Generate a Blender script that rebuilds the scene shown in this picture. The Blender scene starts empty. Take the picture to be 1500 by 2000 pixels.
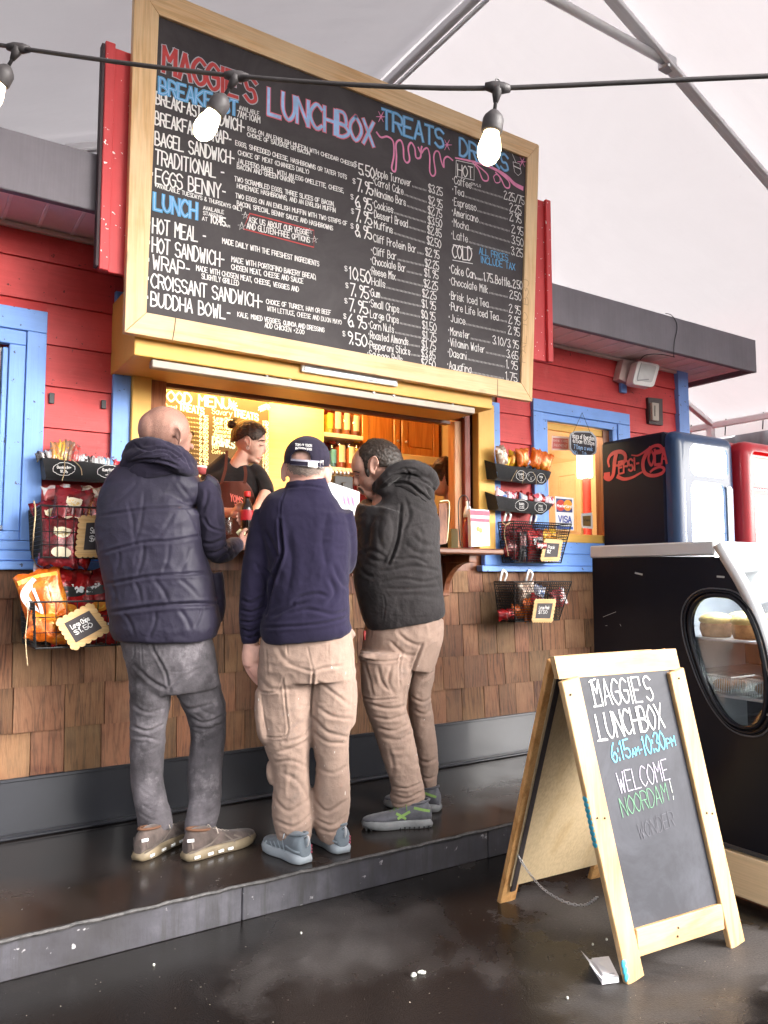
import bpy, math, random
import numpy as np
from mathutils import Vector, Matrix
R = math.radians
random.seed(7); rng = np.random.default_rng(7)
sc = bpy.context.scene
# ---------------------------------------------------------------- camera
FPX, AZ, PIT, ROLL, HC = 1522.0, R(32.97), R(4.686), 0.005, 1.305
Fv = np.array([math.sin(AZ)*math.cos(PIT), math.cos(AZ)*math.cos(PIT), math.sin(PIT)])
Rv = np.array([math.cos(AZ), -math.sin(AZ), 0.0]); Uv = np.cross(Rv, Fv)
CAM = np.array([0, 0, HC])
cd = bpy.data.cameras.new('camera'); cam = bpy.data.objects.new('camera', cd)
sc.collection.objects.link(cam); sc.camera = cam
cd.sensor_fit = 'VERTICAL'; cd.sensor_height = 24.0; cd.lens = FPX/2000.0*24.0
cd.clip_start = 0.05; cd.clip_end = 500
_c, _s = math.cos(ROLL), math.sin(ROLL)
_M = Matrix([[Rv[0], Uv[0], -Fv[0], 0], [Rv[1], Uv[1], -Fv[1], 0], [Rv[2], Uv[2], -Fv[2], HC], [0, 0, 0, 1]])
cam.matrix_world = _M
# ---------------------------------------------------------------- world, sun, exposure (bright overcast day)
SUN_EL, SUN_ROT = R(28), R(140)
w = bpy.data.worlds.new('World'); sc.world = w; w.use_nodes = True
nt = w.node_tree; nt.nodes.clear()
sk = nt.nodes.new('ShaderNodeTexSky'); sk.sky_type = 'NISHITA'; sk.sun_disc = False
sk.sun_elevation = SUN_EL; sk.sun_rotation = SUN_ROT; sk.air_density = 1.0; sk.dust_density = 6.0; sk.ozone_density = 0.6
hs = nt.nodes.new('ShaderNodeHueSaturation'); hs.inputs['Saturation'].default_value = 0.22
bg = nt.nodes.new('ShaderNodeBackground'); bg.inputs[1].default_value = 0.15
wo = nt.nodes.new('ShaderNodeOutputWorld')
nt.links.new(sk.outputs[0], hs.inputs['Color']); nt.links.new(hs.outputs[0], bg.inputs[0]); nt.links.new(bg.outputs[0], wo.inputs[0])
sd = bpy.data.lights.new('sun', 'SUN'); sd.energy = 0.75; sd.angle = R(50); sd.color = (1, 0.96, 0.91)
so = bpy.data.objects.new('sun', sd); sc.collection.objects.link(so)
_sd = Vector((math.sin(SUN_ROT)*math.cos(SUN_EL), math.cos(SUN_ROT)*math.cos(SUN_EL), math.sin(SUN_EL)))
so.rotation_euler = _sd.to_track_quat('Z', 'Y').to_euler(); so.location = (0, 0, 12)
sc.view_settings.view_transform = 'Standard'; sc.view_settings.look = 'None'
sc.view_settings.gamma = 1.0; sc.view_settings.use_curve_mapping = False
sc.view_settings.exposure = 2.4
try:
    sc.cycles.use_denoising = True; sc.cycles.max_bounces = 8; sc.cycles.diffuse_bounces = 4
    sc.cycles.glossy_bounces = 3; sc.cycles.transmission_bounces = 6; sc.cycles.sample_clamp_indirect = 6.0
    sc.cycles.caustics_reflective = False; sc.cycles.caustics_refractive = False
except Exception: pass
# ---------------------------------------------------------------- pixel <-> place
def ray(px, py): return (px-750)*Rv - (py-1000)*Uv + FPX*Fv
def Y(px, py, y): r = ray(px, py); return CAM + r*((y-CAM[1])/r[1])
def X(px, py, x): r = ray(px, py); return CAM + r*((x-CAM[0])/r[0])
def Z(px, py, z): r = ray(px, py); return CAM + r*((z-CAM[2])/r[2])
def D(px, py, d): return CAM + ray(px, py)*(d/FPX)
def PL(px, py, p0, n): r = ray(px, py); return CAM + r*(np.dot(np.asarray(p0)-CAM, n)/np.dot(r, n))
def projv(V):
    v = V - CAM; d = v@Fv
    return 750+FPX*(v@Rv)/d, 1000-FPX*(v@Uv)/d, d
# ---------------------------------------------------------------- materials
def ramp(nt, stops, interp='LINEAR'):
    n = nt.nodes.new('ShaderNodeValToRGB'); e = n.color_ramp.elements; n.color_ramp.interpolation = interp
    while len(e) < len(stops): e.new(0.5)
    for k, (p, c) in enumerate(stops): e[k].position = p; e[k].color = (*c, 1) if len(c) == 3 else c
    return n
def newmat(name):
    m = bpy.data.materials.new(name); m.use_nodes = True; nt = m.node_tree
    return m, nt, nt.nodes['Principled BSDF']
def tex(nt, kind, scale, vec=None, **kw):
    n = nt.nodes.new(kind)
    if 'Scale' in n.inputs: n.inputs['Scale'].default_value = scale
    for k, v in kw.items():
        if k in n.inputs: n.inputs[k].default_value = v
    if vec is not None: nt.links.new(vec, n.inputs['Vector'])
    return n
def mapping(nt, scale=(1, 1, 1), rot=(0, 0, 0), coord='Object', rand=False):
    tc = nt.nodes.new('ShaderNodeTexCoord'); mp = nt.nodes.new('ShaderNodeMapping')
    mp.inputs['Scale'].default_value = scale; mp.inputs['Rotation'].default_value = rot
    nt.links.new(tc.outputs[coord], mp.inputs['Vector'])
    if rand:
        oi = nt.nodes.new('ShaderNodeObjectInfo'); ml = nt.nodes.new('ShaderNodeMath'); ml.operation = 'MULTIPLY'; ml.inputs[1].default_value = 40
        nt.links.new(oi.outputs['Random'], ml.inputs[0]); cx = nt.nodes.new('ShaderNodeCombineXYZ')
        for i in range(3): nt.links.new(ml.outputs[0], cx.inputs[i])
        nt.links.new(cx.outputs[0], mp.inputs['Location'])
    return mp.outputs[0]
def bump(nt, b, h, strength=0.3, dist=0.01):
    n = nt.nodes.new('ShaderNodeBump'); n.inputs['Strength'].default_value = strength; n.inputs['Distance'].default_value = dist
    nt.links.new(h, n.inputs['Height'])
    if b.inputs['Normal'].is_linked:
        nt.links.new(b.inputs['Normal'].links[0].from_socket, n.inputs['Normal'])
    nt.links.new(n.outputs[0], b.inputs['Normal']); return n
def mixc(nt, fac, a, b, mode='MIX'):
    n = nt.nodes.new('ShaderNodeMix'); n.data_type = 'RGBA'; n.blend_type = mode
    for sock, v in ((n.inputs[0], fac), (n.inputs[6], a), (n.inputs[7], b)):
        if isinstance(v, (int, float)): sock.default_value = v
        elif isinstance(v, tuple): sock.default_value = (*v, 1)
        else: nt.links.new(v, sock)
    return n.outputs[2]
def plain(name, col, rough=0.6, metal=0.0, var=0.12, vscale=6, bmp=0.15, bscale=60, spec=0.4, coat=0.0, emit=None, es=0):
    m, nt, b = newmat(name); v = mapping(nt)
    n = tex(nt, 'ShaderNodeTexNoise', vscale, v, Detail=6.0, Roughness=0.6)
    c1 = tuple(max(0, c*(1-var)) for c in col); c2 = tuple(min(1, c*(1+var)) for c in col)
    r = ramp(nt, [(0.3, c1), (0.7, c2)]); nt.links.new(n.outputs[0], r.inputs[0]); nt.links.new(r.outputs[0], b.inputs['Base Color'])
    b.inputs['Roughness'].default_value = rough; b.inputs['Metallic'].default_value = metal
    b.inputs['Specular IOR Level'].default_value = spec; b.inputs['Coat Weight'].default_value = coat; b.inputs['Coat Roughness'].default_value = 0.08
    if bmp:
        n2 = tex(nt, 'ShaderNodeTexNoise', bscale, v, Detail=4.0); bump(nt, b, n2.outputs[0], bmp, 0.004)
    if emit: b.inputs['Emission Color'].default_value = (*emit, 1); b.inputs['Emission Strength'].default_value = es
    return m
def painted_wood(name, col, rough=0.5, axis=0, var=0.16, bmp=0.35, chips=(0.9, 0.88, 0.85), chip_amt=0.0, worn=None):
    m, nt, b = newmat(name)
    s = [70, 70, 70]; s[axis] = 3.0
    v = mapping(nt, tuple(s), rand=True); v2 = mapping(nt, (1, 1, 1), rand=True)
    g = tex(nt, 'ShaderNodeTexNoise', 1.0, v, Detail=5.0, Roughness=0.65, Distortion=0.6)
    n = tex(nt, 'ShaderNodeTexNoise', 3.5, v2, Detail=7.0, Roughness=0.62)
    mx = nt.nodes.new('ShaderNodeMath'); mx.operation = 'MULTIPLY_ADD'; nt.links.new(g.outputs[0], mx.inputs[0]); mx.inputs[1].default_value = 0.45
    nt.links.new(n.outputs[0], mx.inputs[2])
    r = ramp(nt, [(0.45, tuple(c*(1-var) for c in col)), (0.9, tuple(min(1, c*(1+var)+0.01) for c in col))])
    nt.links.new(mx.outputs[0], r.inputs[0]); out = r.outputs[0]
    if worn is not None:
        n3 = tex(nt, 'ShaderNodeTexNoise', 9, v2, Detail=8.0, Roughness=0.7); r3 = ramp(nt, [(0.60, (0, 0, 0)), (0.70, (0.8, 0.8, 0.8))]); nt.links.new(n3.outputs[0], r3.inputs[0])
        out = mixc(nt, r3.outputs[0], out, worn)
    if chip_amt:
        vo = tex(nt, 'ShaderNodeTexNoise', 38, v2, Detail=3.0); r4 = ramp(nt, [(0.70-chip_amt, (0, 0, 0)), (0.72-chip_amt, (1, 1, 1))]); nt.links.new(vo.outputs[0], r4.inputs[0])
        out = mixc(nt, r4.outputs[0], out, chips)
    nt.links.new(out, b.inputs['Base Color'])
    b.inputs['Roughness'].default_value = rough; b.inputs['Specular IOR Level'].default_value = 0.35
    bump(nt, b, g.outputs[0], bmp, 0.003); bump(nt, b, n.outputs[0], 0.12, 0.01)
    return m
def wood(name, c1, c2, c3=None, axis=0, rough=0.55, scale=1.0, knots=0.5, bmp=0.3, coat=0.0, objvar=0.0, rings=9.0, huevar=None):
    """grain running along AXIS; knots as darker spots"""
    m, nt, b = newmat(name)
    s = [9*scale]*3; s[axis] = 0.55*scale
    v = mapping(nt, tuple(s), rand=True)
    n = tex(nt, 'ShaderNodeTexNoise', 1.2, v, Detail=4.0, Roughness=0.5, Distortion=0.35)
    ml = nt.nodes.new('ShaderNodeMath'); ml.operation = 'MULTIPLY'; ml.inputs[1].default_value = rings; nt.links.new(n.outputs[0], ml.inputs[0])
    fr = nt.nodes.new('ShaderNodeMath'); fr.operation = 'PINGPONG'; fr.inputs[1].default_value = 0.5; nt.links.new(ml.outputs[0], fr.inputs[0])
    r = ramp(nt, [(0.0, c2), (0.55, c1)]); 
    m2 = nt.nodes.new('ShaderNodeMath'); m2.operation = 'MULTIPLY'; m2.inputs[1].default_value = 1.9; nt.links.new(fr.outputs[0], m2.inputs[0]); nt.links.new(m2.outputs[0], r.inputs[0])
    out = r.outputs[0]
    sf = [240*scale]*3; sf[axis] = 6*scale
    vf = mapping(nt, tuple(sf), rand=True); nf = tex(nt, 'ShaderNodeTexNoise', 1.0, vf, Detail=2.0)
    rf = ramp(nt, [(0.3, (0.78, 0.78, 0.78)), (0.65, (1.08, 1.08, 1.08))]); nt.links.new(nf.outputs[0], rf.inputs[0]); out = mixc(nt, 0.8, out, rf.outputs[0], 'MULTIPLY')
    if knots:
        sk_ = [7.0]*3; sk_[axis] = 3.2
        vk = mapping(nt, tuple(sk_), rand=True); vo = tex(nt, 'ShaderNodeTexVoronoi', 1.0, vk, Randomness=1.0)
        rk = ramp(nt, [(0.05, (knots,)*3), (0.13, (0, 0, 0))]); nt.links.new(vo.outputs['Distance'], rk.inputs[0])
        out = mixc(nt, rk.outputs[0], out, tuple(c*0.35 for c in (c3 or c2)))
    if c3:
        v4 = mapping(nt, (1, 1, 1), rand=True); n4 = tex(nt, 'ShaderNodeTexNoise', 2.4, v4, Detail=6.0, Roughness=0.6); r4 = ramp(nt, [(0.42, (0, 0, 0)), (0.68, (1, 1, 1))])
        nt.links.new(n4.outputs[0], r4.inputs[0]); f4 = nt.nodes.new('ShaderNodeMath'); f4.operation = 'MULTIPLY'; f4.inputs[1].default_value = 0.6; nt.links.new(r4.outputs[0], f4.inputs[0])
        out = mixc(nt, f4.outputs[0], out, c3)
    if objvar:
        oi = nt.nodes.new('ShaderNodeObjectInfo'); h = nt.nodes.new('ShaderNodeHueSaturation')
        mr = nt.nodes.new('ShaderNodeMapRange'); mr.inputs[3].default_value = 1-objvar; mr.inputs[4].default_value = 1+objvar
        nt.links.new(oi.outputs['Random'], mr.inputs[0]); nt.links.new(mr.outputs[0], h.inputs['Value']); nt.links.new(out, h.inputs['Color'])
        wn = nt.nodes.new('ShaderNodeTexWhiteNoise'); wn.noise_dimensions = '1D'; nt.links.new(oi.outputs['Random'], wn.inputs['W'])
        mr2 = nt.nodes.new('ShaderNodeMapRange'); mr2.inputs[3].default_value = 0.487; mr2.inputs[4].default_value = 0.508; nt.links.new(wn.outputs[0], mr2.inputs[0]); nt.links.new(mr2.outputs[0], h.inputs['Hue'])
        out = h.outputs[0]
    nt.links.new(out, b.inputs['Base Color']); b.inputs['Roughness'].default_value = rough; b.inputs['Specular IOR Level'].default_value = 0.35
    b.inputs['Coat Weight'].default_value = coat; b.inputs['Coat Roughness'].default_value = 0.15
    bump(nt, b, nf.outputs[0], bmp, 0.0015); bump(nt, b, n.outputs[0], bmp*0.4, 0.004)
    return m
def emis(name, col, s, base=None):
    m, nt, b = newmat(name); b.inputs['Base Color'].default_value = (*(base or col), 1)
    b.inputs['Emission Color'].default_value = (*col, 1); b.inputs['Emission Strength'].default_value = s; return m
def glassm(name, col=(1, 1, 1), rough=0.02, mixf=0.12, tint=None):
    m, nt, b = newmat(name); nt.nodes.remove(b)
    g = nt.nodes.new('ShaderNodeBsdfGlossy'); g.inputs['Roughness'].default_value = rough
    t = nt.nodes.new('ShaderNodeBsdfTransparent'); t.inputs[0].default_value = (*(tint or (0.93, 0.95, 0.95)), 1)
    f = nt.nodes.new('ShaderNodeLayerWeight'); f.inputs[0].default_value = 0.5
    pw = nt.nodes.new('ShaderNodeMath'); pw.operation = 'POWER'; pw.inputs[1].default_value = 4.0; nt.links.new(f.outputs['Facing'], pw.inputs[0])
    a = nt.nodes.new('ShaderNodeMath'); a.operation = 'ADD'; a.inputs[1].default_value = 0.03+mixf*0.25; nt.links.new(pw.outputs[0], a.inputs[0])
    mx = nt.nodes.new('ShaderNodeMixShader'); nt.links.new(a.outputs[0], mx.inputs[0]); nt.links.new(t.outputs[0], mx.inputs[1]); nt.links.new(g.outputs[0], mx.inputs[2])
    nt.links.new(mx.outputs[0], nt.nodes['Material Output'].inputs[0]); return m
def fabric(name, col, var=0.2, rough=0.85, sheen=0.25, weave=900, stains=None, streaks=None, coat=0.0, spec=0.2, vs=5, wr=0.35):
    m, nt, b = newmat(name); v = mapping(nt)
    n = tex(nt, 'ShaderNodeTexNoise', vs, v, Detail=8.0, Roughness=0.65)
    r = ramp(nt, [(0.33, tuple(c*(1-var) for c in col)), (0.68, tuple(min(1, c*(1+var)) for c in col))]); nt.links.new(n.outputs[0], r.inputs[0]); out = r.outputs[0]
    if stains:
        n2 = tex(nt, 'ShaderNodeTexNoise', 11, v, Detail=8.0, Roughness=0.7); r2 = ramp(nt, [(0.56, (0, 0, 0)), (0.72, (0.75, 0.75, 0.75))]); nt.links.new(n2.outputs[0], r2.inputs[0]); out = mixc(nt, r2.outputs[0], out, stains)
    if streaks:
        vv = mapping(nt, (90, 90, 22)); n3 = tex(nt, 'ShaderNodeTexNoise', 1.0, vv, Detail=1.0); r3 = ramp(nt, [(0.765, (0, 0, 0)), (0.78, (1, 1, 1))]); nt.links.new(n3.outputs[0], r3.inputs[0]); out = mixc(nt, r3.outputs[0], out, streaks)
    nt.links.new(out, b.inputs['Base Color']); b.inputs['Roughness'].default_value = rough; b.inputs['Sheen Weight'].default_value = sheen; b.inputs['Sheen Roughness'].default_value = 0.5
    b.inputs['Specular IOR Level'].default_value = spec; b.inputs['Coat Weight'].default_value = coat
    n4 = tex(nt, 'ShaderNodeTexNoise', 38, v, Detail=5.0, Roughness=0.6); bump(nt, b, n4.outputs[0], wr, 0.006)
    n5 = tex(nt, 'ShaderNodeTexNoise', weave, v, Detail=1.0); bump(nt, b, n5.outputs[0], 0.25, 0.001)
    return m
# ---------------------------------------------------------------- mesh building
class MB:
    def __init__(s): s.v = []; s.f = []; s.m = []
    def add(s, vs, fs, mi=0):
        o = len(s.v); s.v.extend([tuple(map(float, p)) for p in vs]); s.f.extend([tuple(i+o for i in f) for f in fs]); s.m.extend([mi]*len(fs)); return s
    def quad(s, a, b, c, d, mi=0): return s.add([a, b, c, d], [(0, 1, 2, 3)], mi)
    def box(s, x0, x1, y0, y1, z0, z1, b=0.0, mi=0, M=None):
        if x1 < x0: x0, x1 = x1, x0
        if y1 < y0: y0, y1 = y1, y0
        if z1 < z0: z0, z1 = z1, z0
        b = min(b, (x1-x0)*.45, (y1-y0)*.45, (z1-z0)*.45)
        if b <= 0:
            vs = [(x, y, z) for x in (x0, x1) for y in (y0, y1) for z in (z0, z1)]
            fs = [(0, 1, 3, 2), (4, 6, 7, 5), (0, 4, 5, 1), (2, 3, 7, 6), (0, 2, 6, 4), (1, 5, 7, 3)]
        else:
            vs = []; idx = {}
            for ix, x in enumerate((x0, x1)):
                for iy, y in enumerate((y0, y1)):
                    for iz, z in enumerate((z0, z1)):
                        sx, sy, sz = (1-2*ix)*b, (1-2*iy)*b, (1-2*iz)*b
                        for k, p in enumerate(((x, y+sy, z+sz), (x+sx, y, z+sz), (x+sx, y+sy, z))):
                            idx[(ix, iy, iz, k)] = len(vs); vs.append(p)
            I = lambda a, b_, c, k: idx[(a, b_, c, k)]
            fs = []
            for i in (0, 1):
                fs.append((I(i,0,0,0), I(i,1,0,0), I(i,1,1,0), I(i,0,1,0))); fs.append((I(0,i,0,1), I(1,i,0,1), I(1,i,1,1), I(0,i,1,1))); fs.append((I(0,0,i,2), I(1,0,i,2), I(1,1,i,2), I(0,1,i,2)))
            for a in (0, 1):
                for c in (0, 1):
                    fs.append((I(a,c,0,0), I(a,c,1,0), I(a,c,1,1), I(a,c,0,1))); fs.append((I(a,0,c,0), I(a,1,c,0), I(a,1,c,2), I(a,0,c,2))); fs.append((I(0,a,c,1), I(1,a,c,1), I(1,a,c,2), I(0,a,c,2)))
                    for e in (0, 1): fs.append((I(a,c,e,0), I(a,c,e,1), I(a,c,e,2)))
        if M is not None: vs = [tuple(M@Vector(p)) for p in vs]
        return s.add(vs, fs, mi)
    def beam(s, a, b, wdir, wd, th, bev=0.0, mi=0):
        """rectangular bar from a to b; wd along wdir, th across"""
        a = Vector(a); b = Vector(b); t = (b-a); L = t.length; t.normalize(); wv = Vector(wdir); wv = (wv-t*wv.dot(t)).normalized(); u = t.cross(wv)
        M = Matrix(((t.x, wv.x, u.x, a.x), (t.y, wv.y, u.y, a.y), (t.z, wv.z, u.z, a.z), (0, 0, 0, 1)))
        return s.box(0, L, -wd/2, wd/2, -th/2, th/2, bev, mi, M)
    def tube(s, pts, r, n=8, mi=0, closed=False, cap=True, sq=1.0):
        P = [Vector(p) for p in pts]; rr = r if isinstance(r, (list, tuple)) else [r]*len(P)
        up = None; rings = []
        for i, p in enumerate(P):
            if closed: t = P[(i+1) % len(P)]-P[i-1]
            else: t = P[min(i+1, len(P)-1)]-P[max(i-1, 0)]
            t.normalize()
            if up is None: up = Vector((0, 0, 1)) if abs(t.z) < 0.9 else Vector((1, 0, 0))
            sdir = t.cross(up).normalized(); up = sdir.cross(t).normalized()
            rings.append([p+(sdir*math.cos(2*math.pi*k/n)+up*math.sin(2*math.pi*k/n)*sq)*rr[i] for k in range(n)])
        vs = [q for rg in rings for q in rg]; fs = []
        m = len(P); last = m if closed else m-1
        for i in range(last):
            j = (i+1) % m
            for k in range(n): fs.append((i*n+k, i*n+(k+1) % n, j*n+(k+1) % n, j*n+k))
        if cap and not closed: fs.append(tuple(range(n-1, -1, -1))); fs.append(tuple((m-1)*n+k for k in range(n)))
        return s.add(vs, fs, mi)
    def lathe(s, c, prof, n=16, mi=0, axis=(0, 0, 1)):
        ax = Vector(axis).normalized(); u = ax.cross(Vector((1, 0, 0)) if abs(ax.x) < 0.9 else Vector((0, 1, 0))).normalized(); v = ax.cross(u)
        c = Vector(c); vs = []; fs = []
        for (r, h) in prof:
            for k in range(n): a = 2*math.pi*k/n; vs.append(c+ax*h+(u*math.cos(a)+v*math.sin(a))*max(r, 1e-5))
        for i in range(len(prof)-1):
            for k in range(n): fs.append((i*n+k, i*n+(k+1) % n, (i+1)*n+(k+1) % n, (i+1)*n+k))
        fs.append(tuple(range(n-1, -1, -1))); fs.append(tuple((len(prof)-1)*n+k for k in range(n)))
        return s.add(vs, fs, mi)
    def ell(s, c, rad, M=None, n=14, mi=0):
        c = Vector(c); vs = []; fs = []; m = n//2+1
        for i in range(m+1):
            th = math.pi*i/m
            for k in range(n):
                ph = 2*math.pi*k/n; p = Vector((rad[0]*math.sin(th)*math.cos(ph), rad[1]*math.sin(th)*math.sin(ph), rad[2]*math.cos(th)))
                if M is not None: p = M@p
                vs.append(c+p)
        for i in range(m):
            for k in range(n): fs.append((i*n+k, (i+1)*n+k, (i+1)*n+(k+1) % n, i*n+(k+1) % n))
        return s.add(vs, fs, mi)
    def prism(s, poly, off, mi=0):
        """poly: 3-D points in a plane, extruded by the vector off"""
        n = len(poly); off = np.asarray(off, float); A = [np.asarray(p, float) for p in poly]; Bq = [p+off for p in A]
        return s.add(A+Bq, [tuple(range(n)), tuple(range(2*n-1, n-1, -1))]+[(i, n+i, n+(i+1) % n, (i+1) % n) for i in range(n)], mi)
    def mesh(s, name, mats, smooth=False):
        me = bpy.data.meshes.new(name); me.from_pydata(s.v, [], s.f)
        mats = mats if isinstance(mats, (list, tuple)) else [mats]
        for mm in mats: me.materials.append(mm)
        if len(mats) > 1: me.polygons.foreach_set('material_index', s.m)
        import bmesh as _b
        bm = _b.new(); bm.from_mesh(me); _b.ops.recalc_face_normals(bm, faces=bm.faces); bm.to_mesh(me); bm.free()
        if smooth: me.polygons.foreach_set('use_smooth', [True]*len(me.polygons))
        me.update(); return me
    def build(s, name, mats, parent=None, smooth=False, **kw): return link(name, s.mesh(name, mats, smooth), parent, **kw)
def link(name, me, parent=None, label=None, cat=None, group=None, kind=None):
    o = bpy.data.objects.new(name, me); sc.collection.objects.link(o)
    if parent is not None: par(o, parent)
    return tag(o, label, cat, group, kind)
def par(o, p):
    o.parent = p
    # parents carry a pure translation: children's meshes stay in place coordinates
    o.matrix_parent_inverse = Matrix.Translation(Vector(p.get('wl', (0, 0, 0)))*-1)
def tag(o, label=None, cat=None, group=None, kind=None):
    if label: o['label'] = label
    if cat: o['category'] = cat
    if group: o['group'] = group
    if kind: o['kind'] = kind
    return o
def thing(name, label, cat, loc=(0, 0, 0), group=None):
    o = bpy.data.objects.new(name, None); sc.collection.objects.link(o); o.location = tuple(map(float, loc)); o['wl'] = [float(q) for q in loc]
    o.empty_display_size = 0.05
    return tag(o, label, cat, group)
def nz(v): v = np.asarray(v, float); return v/np.linalg.norm(v)
def smoothpath(P, sub=6, closed=False):
    P = [np.asarray(p, float) for p in P]; n = len(P); out = []
    rg = range(n) if closed else range(n-1)
    for i in rg:
        p0 = P[(i-1) % n] if (closed or i > 0) else P[0]; p1 = P[i]; p2 = P[(i+1) % n]; p3 = P[(i+2) % n] if (closed or i+2 < n) else P[-1]
        for k in range(sub):
            t = k/sub; out.append(0.5*((2*p1)+(-p0+p2)*t+(2*p0-5*p1+4*p2-p3)*t*t+(-p0+3*p1-3*p2+p3)*t**3))
    if not closed: out.append(P[-1])
    return out
# ---------------------------------------------------------------- brush lettering
G = {'A':'02 28 42|14 34','B':'02 08|~08 28 37 35 05|~05 25 44 43 22 02','C':'~47 28 06 04 22 43','D':'02 08|~08 28 46 44 22 02','E':'48 08 02 42|05 35','F':'48 08 02|05 35',
'G':'~47 28 06 04 22 43 45|45 25','H':'02 08|42 48|05 45','I':'22 28','J':'~38 34 22 03','K':'02 08|48 05 42','L':'08 02 42','M':'02 08 25 48 42','N':'02 08 42 48','O':'~28 06 04 22 44 46 28',
'P':'02 08|~08 28 47 45 25 05','Q':'~28 06 04 22 44 46 28|34 42','R':'02 08|~08 28 47 45 25 05|25 42','S':'~47 28 07 15 35 43 22 03','T':'08 48|28 22','U':'~08 04 22 44 48','V':'08 22 48',
'W':'08 12 26 32 48','X':'02 48|08 42','Y':'08 25 48|25 22','Z':'08 48 02 42','0':'~28 06 04 22 44 46 28','1':'17 28 22','2':'~07 28 47 25 02|02 42','3':'~07 28 47 25 44 22 03','4':'32 38 04 44',
'5':'48 08 05|~05 35 43 22 03','6':'~38 16 04 22 43 35 14','7':'08 48 12','8':'~25 17 28 37 25 04 22 44 25','9':'~46 26 17 28 47 45 22','$':'~47 28 07 15 35 43 22 03|28 22','-':'15 35','.':'12 13','·':'15 16',',':'13 11',
"'":'18 16','&':'~42 17 28 37 04 22 44','!':'28 24|22 23','?':'~07 28 47 25 24|22 23',':':'26 25|23 22','/':'02 48','(':'~38 16 14 32',')':'~18 36 34 12','*':'23 27|15 35|16 34|14 36','+':'15 35|24 26','Ñ':'02 07 42 47|~08 18 28 38',
'a':'~46 26 04 22 43|46 42','b':'08 02|~05 26 44 22 03','c':'~45 26 04 22 43','d':'~45 26 04 22 43|48 42','e':'~04 44 26 04 22 43','f':'~38 17 12|06 36','g':'~46 26 04 23 44|~46 41 20 01','h':'08 02|~04 26 44 42','i':'26 22|28 28',
'j':'26 21 00|28 28','k':'08 02|36 04 32','l':'28 22','m':'06 02|~04 16 24 22|~24 36 44 42','n':'06 02|~04 26 44 42','o':'~26 04 22 44 26','p':'06 00|~05 26 44 22 03','q':'~45 26 04 22 43|46 40','r':'06 02|~04 26 36',
's':'~45 16 14 34 32 03','t':'28 22|16 36','u':'~06 03 22 43|46 42','v':'06 22 46','w':'06 12 25 32 46','x':'06 42|02 46','y':'06 23|46 10','z':'06 46 02 42',' ':''}
ADV = {'I':0.45,'i':0.45,'l':0.45,'1':0.7,'.':0.42,',':0.42,"'":0.4,'!':0.45,':':0.45,'·':0.4,' ':0.7,'t':0.8,'f':0.8,'-':0.8,'M':1.15,'W':1.15,'m':1.15,'w':1.1,'j':0.5,'(':0.6,')':0.6,'r':0.8}
_rk = [0]
def ribbon(mb, pts, wd, nrm, off=0.0, mi=0, width_fn=None):
    _rk[0] += 1; off = off+(_rk[0] % 9)*7e-5
    pts = [np.asarray(p, float) for p in pts]; nrm = nz(nrm)
    if len(pts) == 1 or np.linalg.norm(pts[-1]-pts[0]) < 1e-6 and len(pts) == 2:
        p = pts[0]; u = nz(np.cross(nrm, [0.3, 0.2, 0.9])); pts = [p-u*wd*.4, p+u*wd*.4]
    L = []
    for i, p in enumerate(pts):
        t = pts[min(i+1, len(pts)-1)]-pts[max(i-1, 0)]
        if np.linalg.norm(t) < 1e-9: t = np.array([1e-6, 0, 1e-6])
        sd = nz(np.cross(nz(t), nrm)); wv = wd*(width_fn(i/(len(pts)-1)) if width_fn else 1.0)
        e = nz(t)*wd*.35*(-1 if i == 0 else 1 if i == len(pts)-1 else 0)
        L += [p+sd*wv/2+nrm*off+e, p-sd*wv/2+nrm*off+e]
    mb.add(L, [(2*i, 2*i+1, 2*i+3, 2*i+2) for i in range(len(pts)-1)], mi)
def lay(s): return sum(ADV.get(c, 1.0)*5.0 for c in s)-1.0
def text(mb, s, p0, p1, up, wd, nrm, off=0.0, jit=0.12, mi=0, rnd=None, wob=0.0):
    """S from p0 to p1 (baseline ends), cap height = |up|"""
    rnd = rnd or random; p0 = np.asarray(p0, float); p1 = np.asarray(p1, float); up = np.asarray(up, float)
    L = lay(s); ex = (p1-p0)/L; ey = up/6.0; x = 0.0
    for c in s:
        g = G.get(c, G.get(c.upper(), '')); dy = rnd.uniform(-wob, wob)
        if g:
            sh_ = (ADV.get(c, 1.0)*5-1)/2-2
            for st in g.split('|'):
                sm = st.startswith('~'); q = [(int(a[0]), int(a[1])) for a in st.lstrip('~').split()]
                q = [np.array([a+rnd.uniform(-jit, jit), b-2+dy+rnd.uniform(-jit, jit)]) for a, b in q]
                if sm: q = smoothpath(q, 4)
                Q3 = [p0+ex*(x+a+sh_)+ey*b for a, b in q]
                if sm or len(Q3) == 2: ribbon(mb, Q3, wd, nrm, off, mi)
                else:
                    for qa, qb in zip(Q3[:-1], Q3[1:]): ribbon(mb, [qa, qb], wd*rnd.uniform(.88, 1.12), nrm, off, mi)
        x += ADV.get(c, 1.0)*5.0
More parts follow.
